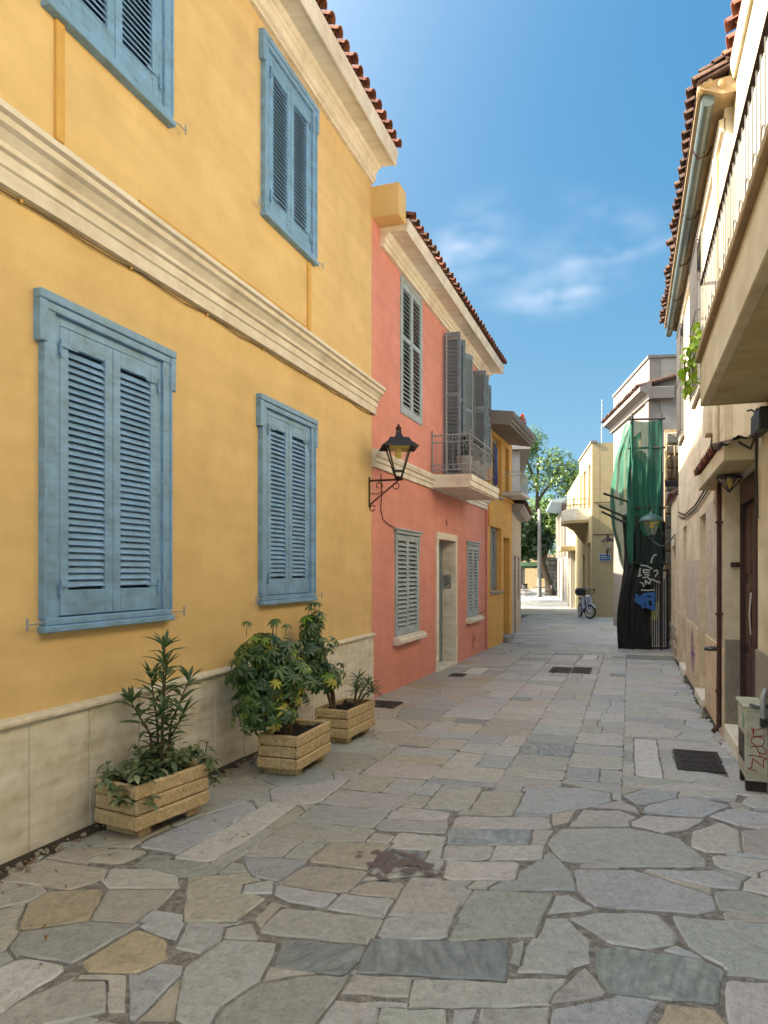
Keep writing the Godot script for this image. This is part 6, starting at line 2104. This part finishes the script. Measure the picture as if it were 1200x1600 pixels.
# ---------------------------------------------------------------- air conditioning unit with graffiti
func build_air_unit() -> void:
	var a := thing("air_conditioner", "scratched pale green air conditioning unit with red graffiti and grey pipes", "air conditioner", Vector3(0.914, gy(-6.26) + 0.015, -6.26))
	var w := 0.168
	var h := 0.545
	var d := 0.42
	var y0 := 0.085
	var mb := MB.new()
	mb.bbox(Vector3(0, y0 + h / 2, 0), Vector3(w - 0.006, h - 0.01, d - 0.012), 0.012)
	put("casing", mb, M.unit, a)
	mb = MB.new()
	mb.bbox(Vector3(0.0, y0 + h / 2, d / 2), Vector3(w, h, 0.012), 0.005)
	put("side_panel", mb, M.unit, a)
	mb = MB.new()
	mb.bbox(Vector3(-0.004, y0 + h + 0.008, -0.02), Vector3(w + 0.014, 0.022, d + 0.012), 0.006)
	put("lid", mb, M.unit, a)
	mb = MB.new()
	for k in 9: mb.bbox(Vector3(-w / 2 - 0.001, y0 + 0.14 + k * 0.024, 0.02), Vector3(0.006, 0.010, d - 0.16), 0.0)
	put("grille", mb, M.slot, a)
	mb = MB.new()
	mb.bbox(Vector3(-w / 2 - 0.002, y0 + 0.44, 0.12), Vector3(0.006, 0.10, 0.05), 0.001)
	put("sticker", mb, M.unit_green, a)
	for s in [-1.0, 1.0]:
		mb = MB.new()
		mb.bbox(Vector3(0, 0.04, s * 0.15), Vector3(w - 0.02, 0.085, 0.04), 0.004)
		put("foot", mb, M.iron, a)
	mb = MB.new()
	mb.tube([Vector3(0.035, y0 + h - 0.07, d / 2 + 0.035), Vector3(0.030, y0 + h + 0.02, d / 2 + 0.045), Vector3(0.03, y0 + h + 0.09, d / 2 + 0.03), Vector3(0.055, y0 + h + 0.14, d / 2 - 0.02), Vector3(0.08, y0 + h + 0.10, 0.02), Vector3(0.12, y0 + h + 0.06, 0.02)], 0.020, 8)
	put("pipe", mb, M.insulation, a)
	mb = MB.new()
	mb.tube([Vector3(-0.05, y0 + h + 0.03, d / 2 - 0.01), Vector3(0.0, y0 + h + 0.02, d / 2 + 0.03), Vector3(0.06, y0 + h + 0.03, d / 2 + 0.02), Vector3(0.10, y0 + h + 0.07, d / 2 - 0.05)], 0.012, 7)
	put("pipe", mb, M.zinc, a)
	mb = MB.new()
	mb.bbox(Vector3(0.034, y0 + h - 0.09, d / 2 + 0.03), Vector3(0.045, 0.07, 0.05), 0.008)
	put("valve", mb, M.plastic_black, a)
	# the tag sprayed sideways on the end panel: N O A Z read from the top down
	var z := d / 2 + 0.0075
	var q := func(px: float, py: float) -> Vector3:   # the panel's own grid, 0..1 each way
		return Vector3(-w / 2 + 0.012 + px * (w - 0.02), y0 + h - py * h, z)
	var strokes := []
	for s in [[[0.16, 0.255], [0.25, 0.285], [0.30, 0.37], [0.30, 0.255], [0.28, 0.30], [0.62, 0.265], [0.75, 0.245]], [[0.30, 0.375], [0.55, 0.365], [0.82, 0.36]],
		[[0.30, 0.375], [0.18, 0.42], [0.20, 0.46], [0.40, 0.505], [0.65, 0.50], [0.78, 0.46], [0.78, 0.41], [0.60, 0.375], [0.40, 0.375], [0.28, 0.385]],
		[[0.17, 0.525], [0.35, 0.51], [0.70, 0.50], [0.86, 0.55], [0.84, 0.60], [0.70, 0.61], [0.52, 0.585], [0.42, 0.52]], [[0.55, 0.585], [0.60, 0.64]],
		[[0.06, 0.635], [0.30, 0.64], [0.55, 0.645], [0.90, 0.67], [0.72, 0.69], [0.76, 0.79], [0.45, 0.72], [0.25, 0.68], [0.20, 0.80], [0.04, 0.82], [0.40, 0.85]]]:
		var line := []
		for c in s: line.append(q.call(c[0], c[1]))
		strokes.append(line)
	ribbon(a, "graffiti", strokes, 0.0065, M.red_paint)

# ---------------------------------------------------------------- small motorbike by the cream corner
func build_motorbike() -> void:
	var m := thing("motorbike", "small motorbike with a black top box parked at the cream house corner", "motorbike", Vector3(-1.66, gy(-29.7) + 0.014, -29.75), 0.35)
	# local: front of the bike towards +z
	var wheel := func(at: Vector3, turn: float) -> void:
		var b := Basis(Vector3.UP, turn) * Basis(Vector3.BACK, PI / 2)
		var ty := MB.new()
		var prof := []
		for k in 9:
			var a := TAU * k / 8.0
			prof.append(Vector2(0.245 + 0.035 * cos(a), 0.035 * sin(a)))
		prof.reverse()
		ty.lathe(Vector3.ZERO, prof, 24)
		var w := put("wheel", ty, M.rubber, m, Transform3D(b, at))
		var ri := MB.new()
		ri.lathe(Vector3.ZERO, [Vector2(0.20, -0.022), Vector2(0.222, -0.022), Vector2(0.222, 0.022), Vector2(0.20, 0.022), Vector2(0.20, -0.022)], 24)
		ri.lathe(Vector3.ZERO, [Vector2(0, -0.05), Vector2(0.05, -0.05), Vector2(0.05, 0.05), Vector2(0, 0.05)], 12)
		for k in 10:
			var a := TAU * k / 10.0
			ri.tube([Vector3(cos(a) * 0.04, 0, sin(a) * 0.04), Vector3(cos(a) * 0.21, 0, sin(a) * 0.21)], 0.006, 4)
		put("rim", ri, M.chrome, w)
	wheel.call(Vector3(0.02, 0.28, 0.60), 0.55)
	wheel.call(Vector3(0, 0.28, -0.62), 0.0)
	var f := MB.new()
	for s in [-0.07, 0.07]:
		f.tube([Vector3(s + 0.02, 0.28, 0.60), Vector3(s, 0.62, 0.45), Vector3(s, 0.92, 0.34)], 0.02, 6)
	put("fork", f, M.chrome, m)
	f = MB.new()
	f.tube([Vector3(-0.33, 0.98, 0.20), Vector3(-0.14, 0.97, 0.32), Vector3(0.14, 0.97, 0.32), Vector3(0.33, 0.98, 0.20)], 0.014, 6)
	for s in [-1.0, 1.0]: f.tube([Vector3(s * 0.24, 0.99, 0.27), Vector3(s * 0.27, 1.10, 0.25)], 0.006, 4)
	put("handlebar", f, M.plastic_black, m)
	for s in [-1.0, 1.0]:
		f = MB.new()
		f.bbox(Vector3(s * 0.28, 1.12, 0.25), Vector3(0.11, 0.065, 0.02), 0.01)
		put("mirror", f, M.plastic_black, m)
	f = MB.new()
	f.lathe(Vector3.ZERO, [Vector2(0, -0.05), Vector2(0.075, -0.03), Vector2(0.085, 0.03), Vector2(0.07, 0.05), Vector2(0, 0.055)], 14)
	put("headlight", f, M.chrome, m, Transform3D(Basis(Vector3.RIGHT, PI / 2), Vector3(0, 0.84, 0.42)))
	f = MB.new()   # leg shields and mudguard
	for s in [-1.0, 1.0]: f.bbox(Vector3(s * 0.15, 0.56, 0.26), Vector3(0.11, 0.46, 0.05), 0.02, Transform3D(Basis(Vector3.RIGHT, -0.2), Vector3(0, 0, 0.1)))
	f.bbox(Vector3(0, 0.78, 0.36), Vector3(0.22, 0.22, 0.12), 0.04)
	put("leg_shield", f, M.bike_light, m)
	f = MB.new()
	for k in 6:
		var a := -0.4 + k * 0.34
		f.bbox(Vector3.ZERO, Vector3(0.09, 0.02, 0.11), 0.006, Transform3D(Basis(Vector3.UP, 0.55) * Basis(Vector3.RIGHT, a - 0.5), Vector3(0.02 + sin(0.55) * sin(a - 0.5) * 0.3, 0.28 + cos(a - 0.5) * 0.3, 0.60 + cos(0.55) * sin(a - 0.5) * 0.3)))
	put("mudguard", f, M.bike_light, m)
	f = MB.new()
	f.bbox(Vector3(0, 0.58, -0.10), Vector3(0.18, 0.24, 0.55), 0.05)
	f.bbox(Vector3(0, 0.34, 0.02), Vector3(0.22, 0.22, 0.34), 0.04)
	f.tube([Vector3(0, 0.5, 0.3), Vector3(0, 0.36, 0.1), Vector3(0, 0.34, -0.62)], 0.03, 6)
	put("engine", f, M.bike_dark, m)
	f = MB.new()
	f.bbox(Vector3(0, 0.76, -0.22), Vector3(0.24, 0.10, 0.58), 0.04)
	put("seat", f, M.plastic_black, m)
	f = MB.new()
	f.bbox(Vector3(0, 1.02, -0.58), Vector3(0.40, 0.30, 0.36), 0.07)
	put("top_box", f, M.plastic_black, m)
	f = MB.new()
	f.tube([Vector3(0.12, 0.30, 0.1), Vector3(0.15, 0.27, -0.3), Vector3(0.17, 0.36, -0.85)], [0.02, 0.03, 0.045], 8)
	put("exhaust", f, M.chrome, m)
	f = MB.new()
	f.tube([Vector3(-0.1, 0.3, -0.05), Vector3(-0.26, 0.01, -0.02)], 0.012, 5)
	put("stand", f, M.iron, m)

# ---------------------------------------------------------------- scaffold, net, gate
func cloth(called: String, parent: Node3D, m: Material, nu: int, nv: int, f: Callable) -> MeshInstance3D:
	var mb := MB.new()
	mb.smooth(true)
	for i in nu:
		for j in nv:
			var a: Vector3 = f.call(float(i) / nu, float(j) / nv)
			var b: Vector3 = f.call(float(i + 1) / nu, float(j) / nv)
			var c: Vector3 = f.call(float(i + 1) / nu, float(j + 1) / nv)
			var d: Vector3 = f.call(float(i) / nu, float(j + 1) / nv)
			mb.quad(a, b, c, d)
	return put(called, mb, m, parent)

func fold(u: float, v: float, sd: int) -> float:   # uneven hanging folds
	if folds == null:
		folds = FastNoiseLite.new()
		folds.noise_type = FastNoiseLite.TYPE_SIMPLEX_SMOOTH
		folds.frequency = 1.0
		folds.fractal_octaves = 3
	return folds.get_noise_3d(u * 4.5, v * 1.1, sd * 7.3)
var folds: FastNoiseLite = null

func build_scaffold() -> void:
	var s := thing("scaffold", "rusty pole scaffold standing in front of the ruin under the green net", "scaffold", Vector3(0.0, gy(-17.5), -17.5))
	for q in [[0.07, 0.0, 5.42], [0.69, -0.12, 5.38], [0.02, -0.75, 5.2], [0.69, -0.62, 5.2]]:
		var p := MB.new()
		p.tube([Vector3(q[0], 0.0, q[1]), Vector3(q[0], q[2], q[1])], 0.027, 7)
		put("pole", p, M.wood_beam, s)
	for y in [5.28, 4.62, 3.25, 2.0]:
		var p := MB.new()
		p.tube([Vector3(-0.02, y, 0.02), Vector3(0.78, y, -0.10)], 0.024, 6)
		put("ledger", p, M.wood_beam, s)
		p = MB.new()
		p.tube([Vector3(0.05, y - 0.06, 0.06), Vector3(0.03, y - 0.06, -0.85)], 0.024, 6)
		put("transom", p, M.wood_beam, s)
	for q in [[3.60, -0.56, 0.25], [3.32, -0.66, 0.0], [3.18, -0.60, 0.0]]:   # poles that poke out through the net
		var p := MB.new()
		p.tube([Vector3(q[1], q[0], 0.12), Vector3(q[2], q[0] - 0.30, -0.10)], 0.026, 6)
		put("putlog", p, M.wood_beam, s)
	var pk := MB.new()
	pk.span(0.03, 0.70, 3.27, 3.30, -0.70, -0.02)
	put("plank", pk, M.wood_beam, s)
	var n := thing("green_net", "torn green debris net hanging from the scaffold", "net", Vector3(0.0, gy(-17.5), -17.46))
	cloth("front_sheet", n, M.net_green, 34, 26, func(u: float, v: float) -> Vector3:
		return Vector3(lerpf(0.06, 0.70, u), lerpf(2.70 + 0.10 * sin(u * 9.0), 5.26 - 0.05 * sin(u * PI), v), -0.12 * u + 0.10 * fold(u, v, 1) * (1.15 - v)))
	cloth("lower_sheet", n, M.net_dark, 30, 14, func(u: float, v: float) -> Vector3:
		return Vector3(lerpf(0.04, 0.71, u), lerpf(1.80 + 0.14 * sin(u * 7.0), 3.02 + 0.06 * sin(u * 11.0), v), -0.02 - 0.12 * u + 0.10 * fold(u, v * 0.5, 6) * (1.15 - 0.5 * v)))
	cloth("inner_sheet", n, M.net_green, 14, 16, func(u: float, v: float) -> Vector3:
		return Vector3(lerpf(0.02, 0.70, u), lerpf(1.9, 4.35 + 0.25 * sin(u * 5.0), v), -0.22 + 0.10 * fold(u, v, 2)))
	cloth("side_sheet", n, M.net_green, 16, 30, func(u: float, v: float) -> Vector3:
		var out := 0.46 * pow(sin(clampf((v - 0.02) * 0.98, 0, 1) * PI), 0.8)
		var x := 0.07 - u * out - 0.05 * u * (1 - v)
		return Vector3(x + 0.02 * sin(u * 14.0 + v * 5.0), lerpf(1.55, 5.36 - 0.25 * u, v), 0.02 - u * 0.55 + 0.14 * fold(u, v * 2.0, 3)))
	cloth("gathered_edge", n, M.net_green, 5, 24, func(u: float, v: float) -> Vector3:
		var out := 0.44 * pow(sin(clampf((v - 0.02) * 0.98, 0, 1) * PI), 0.8)
		return Vector3(0.05 - out * 0.9 - 0.05 + 0.07 * u + 0.02 * sin(v * 30.0), lerpf(1.45, 5.25, v), 0.03 - 0.45 + 0.08 * u + 0.03 * sin(v * 22.0)))
	var b := thing("black_sheet", "black plastic sheeting with white and blue graffiti hung below the green net", "sheet", Vector3(0.0, gy(-17.5), -17.40))
	cloth("sheet", b, M.net_black, 44, 24, func(u: float, v: float) -> Vector3:
		var wide := lerpf(0.50, 0.78, smoothstep(0.45, 0.72, v))
		return Vector3(lerpf(-0.24 + 0.12 * v - 0.05 * sin(v * 7.0), wide - 0.06 * sin(v * 8.0) * (1 - v), u), lerpf(0.03, 3.05 + 0.12 * sin(u * 4.2 + 0.4), v), -0.24 * smoothstep(0.50, 0.72, v) - 0.10 * u + 0.13 * fold(u * 1.4, v * 1.6, 4) * (1.0 - 0.5 * v)))
	cloth("inner_sheet", b, M.net_black, 10, 10, func(u: float, v: float) -> Vector3:
		return Vector3(lerpf(-0.05, 0.74, u), lerpf(1.4, 4.2 + 0.3 * sin(u * 6.0), v), -0.50 + 0.08 * fold(u, v, 5)))  # added black backing, stands for the dark interior behind the net
	var wp := mat("dull_white_paint", Color(0.34, 0.37, 0.36), 0.7)
	var bp := mat("dull_blue_paint", Color(0.02, 0.10, 0.32), 0.7)
	var z := 0.085
	var line := func(pts: Array) -> Array:
		var o := []
		for p in pts: o.append(Vector3(-0.20 + p[0] / 1100.0 * 1.52 - 0.02, 2.45 - p[1] / 1600.0 * 2.42, z))
		return o
	ribbon(b, "graffiti", [line.call([[340, 335], [430, 345], [510, 385]]), line.call([[330, 380], [320, 460], [300, 500], [350, 480]]), line.call([[380, 400], [380, 440], [470, 445]]), line.call([[390, 400], [480, 410]]), line.call([[400, 470], [470, 485]]), line.call([[370, 520], [440, 510], [490, 560], [470, 610], [410, 560], [420, 620]]), line.call([[330, 590], [370, 600], [390, 650]]), line.call([[500, 300], [510, 240], [540, 190], [578, 178]]), line.call([[540, 420], [590, 410], [600, 450], [560, 500]]), line.call([[500, 540], [570, 570], [630, 590]]), line.call([[350, 705], [450, 710], [540, 700]])], 0.030, wp)
	ribbon(b, "graffiti", [line.call([[280, 780], [270, 870], [330, 830], [400, 770], [430, 860], [360, 890], [300, 900]]), line.call([[380, 800], [440, 900], [440, 960]]), line.call([[420, 770], [540, 760], [530, 860], [540, 980]]), line.call([[330, 850], [380, 960]]), line.call([[470, 960], [540, 985]]), line.call([[290, 850], [420, 840], [530, 830]])], 0.075, bp)
	# gate
	var g := thing("bar_gate", "tall iron bar gate closing the plot beside the black sheet", "gate", Vector3(0.36, gy(-17.7) + 0.01, -17.62), 0.2)
	var fr := MB.new()
	fr.span(0.0, 0.50, 0.02, 0.07, -0.02, 0.02)
	fr.span(0.0, 0.50, 1.80, 1.84, -0.02, 0.02)
	fr.span(0.0, 0.035, 0.071, 1.799, -0.02, 0.02)
	fr.span(0.465, 0.50, 0.071, 1.799, -0.02, 0.02)
	put("frame", fr, M.black_iron, g)
	for k in 9:
		var p := MB.new()
		p.tube([Vector3(0.05 + k * 0.048, 0.07, 0), Vector3(0.05 + k * 0.048, 1.86, 0)], 0.010, 6)
		put("bar", p, M.white_iron, g)
	var bd := MB.new()
	bd.span(0.036, 0.464, 0.08, 1.62, -0.06, -0.045)
	put("board", bd, M.inside, g)
	ribbon(g, "graffiti", [[Vector3(0.05, 1.0, -0.042), Vector3(0.25, 1.02, -0.042)], [Vector3(0.06, 0.88, -0.042), Vector3(0.26, 0.88, -0.042)], [Vector3(0.08, 0.75, -0.042), Vector3(0.24, 0.76, -0.042)]], 0.14, mat("yellow_paint", Color(0.48, 0.46, 0.03), 0.7))
	ribbon(g, "graffiti", [[Vector3(0.30, 1.25, -0.042), Vector3(0.36, 0.9, -0.042), Vector3(0.42, 1.1, -0.042), Vector3(0.36, 0.6, -0.042), Vector3(0.44, 0.5, -0.042)]], 0.05, M.net_black)

# ---------------------------------------------------------------- iron covers, balcony things, vine, litter
func cover(i: int, label: String, slots: int) -> void:
	var c: Array = COVERS[i]
	var w := absf(c[2] - c[0])
	var d := absf(c[3] - c[1])
	var zc: float = (c[1] + c[3]) / 2
	var g := thing("drain_grate", label, "drain cover", Vector3((c[0] + c[2]) / 2, gy(zc) + 0.004, zc), 0.0, "iron drain covers in the paving")
	var f := MB.new()
	f.span(-w / 2, w / 2, 0, 0.014, -d / 2, -d / 2 + 0.03)
	f.span(-w / 2, w / 2, 0, 0.014, d / 2 - 0.03, d / 2)
	f.span(-w / 2, -w / 2 + 0.03, 0, 0.0138, -d / 2 + 0.03, d / 2 - 0.03)
	f.span(w / 2 - 0.03, w / 2, 0, 0.0138, -d / 2 + 0.03, d / 2 - 0.03)
	put("frame", f, M.iron, g)
	f = MB.new()
	f.span(-w / 2 + 0.03, w / 2 - 0.03, -0.004, 0.001, -d / 2 + 0.03, d / 2 - 0.03)
	put("sump", f, M.dark, g)
	var step := (w - 0.06) / slots
	var bar := MB.new()
	bar.span(-step * 0.3, step * 0.3, 0.002, 0.0125, -d / 2 + 0.03, d / 2 - 0.03)
	var bm := bar.done()
	for k in slots: put("bar", bm, M.iron, g, at_t(Vector3(-w / 2 + 0.03 + (k + 0.5) * step, 0, 0)))
	f = MB.new()
	f.span(-w / 2 + 0.03, w / 2 - 0.03, 0.002, 0.0132, -0.012, 0.012)
	put("crossbar", f, M.iron, g)

func build_small_things() -> void:
	cover(0, "iron drain grate beside the white marble slab, the farther of the pair", 14)
	cover(1, "iron drain grate beside the white marble slab, the nearer of the pair", 14)
	cover(2, "dark iron cover in the middle of the lane, left of two", 8)
	cover(3, "dark iron cover in the middle of the lane, right of two", 8)
	cover(4, "rusty iron cover in the corner between planters and pink house", 8)
	cover(5, "small dark slot cover in front of the white framed door", 4)
	# laundry and pots on the pink balcony
	var turn := heading(-3.26, -9.1, -3.09, -16.4)
	var bx := Vector3(cos(turn), 0, -sin(turn))
	var bz := Vector3(sin(turn), 0, cos(turn))
	var on := func(x: float, y: float, z: float) -> Vector3: return Vector3(-3.26, y, -9.1) + bx * x + bz * z
	var c := thing("blue_cloth", "dark blue cloth hanging over the far end of the pink house balcony railing", "cloth", on.call(4.80, 3.25, 0.70), turn)
	cloth("cloth", c, M.cloth_blue, 10, 10, func(u: float, v: float) -> Vector3:
		return Vector3(lerpf(-0.16, 0.16, u) * (0.7 + 0.3 * v), lerpf(-0.02, 0.70, v), 0.02 + 0.03 * sin(u * 12.0) * (1.1 - v)))
	var pots := [["potted_fern", 3.15, "dark leafy plant in a grey pot at the near end of the pink balcony"], ["potted_fern", 3.75, "dark leafy plant in a grey pot in the middle of the pink balcony"], ["potted_fern", 4.35, "dark leafy plant in a grey pot beside the blue cloth on the pink balcony"]]
	var im := leaf_mesh(0.12, 0.05, 0.5, 0.3, 3)
	for q in pots:
		var p := thing(q[0], q[2], "potted plant", on.call(q[1], 3.195, 0.50), turn, "pots on the pink balcony")
		var pt := MB.new()
		pt.lathe(Vector3.ZERO, [Vector2(0, 0), Vector2(0.10, 0), Vector2(0.14, 0.30), Vector2(0.15, 0.33), Vector2(0.12, 0.33), Vector2(0.0, 0.30)], 14)
		put("pot", pt, M.insulation, p)
		var st := MB.new()
		st.tube([Vector3(0, 0.28, 0), Vector3(0.02, 0.55, 0)], 0.012, 5)
		put("stem", st, M.stem, p)
		for k in 34:
			put("leaf", im, M.umbrella_leaf_dark, p, Transform3D(Basis(Vector3.UP, k * 2.4) * Basis(Vector3.RIGHT, R.randf_range(-1.1, 0.4)), Vector3(0.01, R.randf_range(0.36, 0.68), 0)))
	var fl := thing("red_flower_pot", "red flowering plant on the roof edge of the orange house", "potted plant", Vector3(-2.62, 5.12, -18.65))
	var pt := MB.new()
	pt.lathe(Vector3.ZERO, [Vector2(0, 0), Vector2(0.10, 0), Vector2(0.14, 0.22), Vector2(0.0, 0.21)], 12)
	put("pot", pt, M.clay_0, fl)
	for k in 60:
		put("leaf", im, M.red_flower if k % 2 else M.umbrella_leaf, fl, Transform3D(Basis(Vector3.UP, k * 2.4) * Basis(Vector3.RIGHT, R.randf_range(-1.3, 0.4)), Vector3(R.randf_range(-0.08, 0.08), R.randf_range(0.2, 0.38), R.randf_range(-0.08, 0.08))))
	# vine at the end of the right balcony
	var v := thing("hanging_vine", "bright yellow green vine trailing over the end of the right balcony", "plant", Vector3(0.53, 3.27, -6.26))
	var lm := leaf_mesh(0.07, 0.055, 0.5, 0.3, 3)
	for s in 6:
		var x := -0.02 - 0.03 * (s % 3)
		var zz := -0.09 + 0.13 * (s / 5.0) + (0.03 if s % 2 else 0.0)
		var pts := [Vector3(0.10, 0.05, zz + 0.02), Vector3(x + 0.02, 0.14 + 0.16 * (1 if s < 2 else 0), zz), Vector3(x - 0.03, -0.05, zz), Vector3(x - 0.02, -0.22 - 0.05 * (s % 3), zz - 0.02)]
		var st := MB.new()
		st.tube(pts, 0.004, 4)
		put("stem", st, M.green_stem, v)
		for k in 17:
			var f := k / 16.0 * 3.0
			var i := mini(int(f), 2)
			var p: Vector3 = (pts[i] as Vector3).lerp(pts[i + 1], f - i)
			put("leaf", lm, M.hanging, v, Transform3D(Basis(Vector3.UP, R.randf() * TAU) * Basis(Vector3.RIGHT, R.randf_range(-0.4, 1.0)), p + Vector3(R.randf_range(-0.03, 0.03), R.randf_range(-0.02, 0.03), R.randf_range(-0.03, 0.03))))
	# weeds along the right wall foot
	var wm := leaf_mesh(0.09, 0.02, 0.4, 0.3, 3)
	var wl := ["small green weed at the foot of the cream wall, left of the drain pipe", "low green weed by the doorstep at the foot of the right wall", "tiny weed in the corner near the ruined wall"]
	for q in 3:
		var z: float = [-9.25, -10.4, -12.3][q]
		var w := thing("weed", wl[q], "weed", Vector3(0.87, gy(z), z), 0.0, "weeds along the wall foot")
		for k in 22:
			put("leaf", wm, M.ivy, w, Transform3D(Basis(Vector3.UP, k * 2.4) * Basis(Vector3.RIGHT, R.randf_range(-1.3, -0.1)), Vector3(R.randf_range(-0.05, 0.03), 0.01, R.randf_range(-0.10, 0.10))))
	var dirt := MB.new()  # dirt at the wall foot that also stands in for contact shadow
	for side in 2:
		var zz := -1.2
		var prev := []
		while zz > (-9.0 if side == 0 else -8.6):
			var wdt := R.randf_range(0.02, 0.13) if side == 0 else R.randf_range(0.01, 0.07)
			var x0 := -3.232 if side == 0 else 0.905
			var z0 := zz if side == 0 else zz - 7.2
			var cur := [Vector3(x0, gy(z0) + 0.030, z0), Vector3(x0 + (wdt if side == 0 else -wdt), gy(z0) + 0.012, z0)]
			if prev.size():
				if side == 0: dirt.quad(prev[0], prev[1], cur[1], cur[0])
				else: dirt.quad(prev[1], prev[0], cur[0], cur[1])
			prev = cur
			zz -= R.randf_range(0.03, 0.09)
	var dm := MeshInstance3D.new()
	dm.name = "earth"
	dm.mesh = dirt.done()
	dm.material_override = mat("wall_dirt_shade", Color(0.20, 0.165, 0.125), 1.0, T.dirt, 0.15, T.stucco, 1.2)
	dm.set_meta("kind", "stuff")
	tag(dm, "thin drift of dark earth, also painting contact shade, along the foot of both walls", "earth")
	add_child(dm)
	var pebble := MultiMesh.new()
	pebble.transform_format = MultiMesh.TRANSFORM_3D
	var pm := MB.new()
	pm.bbox(Vector3.ZERO, Vector3(0.03, 0.018, 0.024), 0.008)
	pebble.mesh = pm.done()
	pebble.instance_count = 260
	for i in 260:
		var z := R.randf_range(-8.8, -1.6)
		pebble.set_instance_transform(i, Transform3D(Basis.from_euler(Vector3(R.randf(), R.randf() * TAU, R.randf())) * Basis.from_scale(Vector3.ONE * R.randf_range(0.25, 1.3)), Vector3(-3.20 + absf(R.randfn(0, 0.08)), gy(z) + 0.02, z)))
	var pb := MultiMeshInstance3D.new()
	pb.name = "gravel"
	pb.multimesh = pebble
	pb.material_override = M.rubble_0
	pb.set_meta("kind", "stuff")
	tag(pb, "small loose stones and crumbs along the foot of the yellow wall", "gravel")
	add_child(pb)
	# dry leaves swept against the walls
	var mm := MultiMesh.new()
	mm.transform_format = MultiMesh.TRANSFORM_3D
	mm.mesh = leaf_mesh(0.035, 0.018, 0.6, 0.5, 3)
	mm.instance_count = 420
	for i in 420:
		var left := R.randf() < 0.8
		var z := R.randf_range(-9.0, -1.8) if left else R.randf_range(-14.5, -6.0)
		var x := -3.21 + absf(R.randfn(0, 0.11)) if left else 0.90 - absf(R.randfn(0, 0.06))
		if left and R.randf() < 0.25: x = -3.1 + R.randf() * 0.9
		mm.set_instance_transform(i, Transform3D(Basis(Vector3.UP, R.randf() * TAU) * Basis(Vector3.RIGHT, R.randf_range(-0.4, 0.4)) * Basis.from_scale(Vector3.ONE * R.randf_range(0.5, 1.2)), Vector3(x, gy(z) + 0.022, z)))
	var lf := MultiMeshInstance3D.new()
	lf.name = "fallen_leaves"
	lf.multimesh = mm
	lf.material_override = M.dry_leaf
	lf.set_meta("kind", "stuff")
	tag(lf, "dry brown leaves swept along the foot of the walls", "leaves")
	add_child(lf)
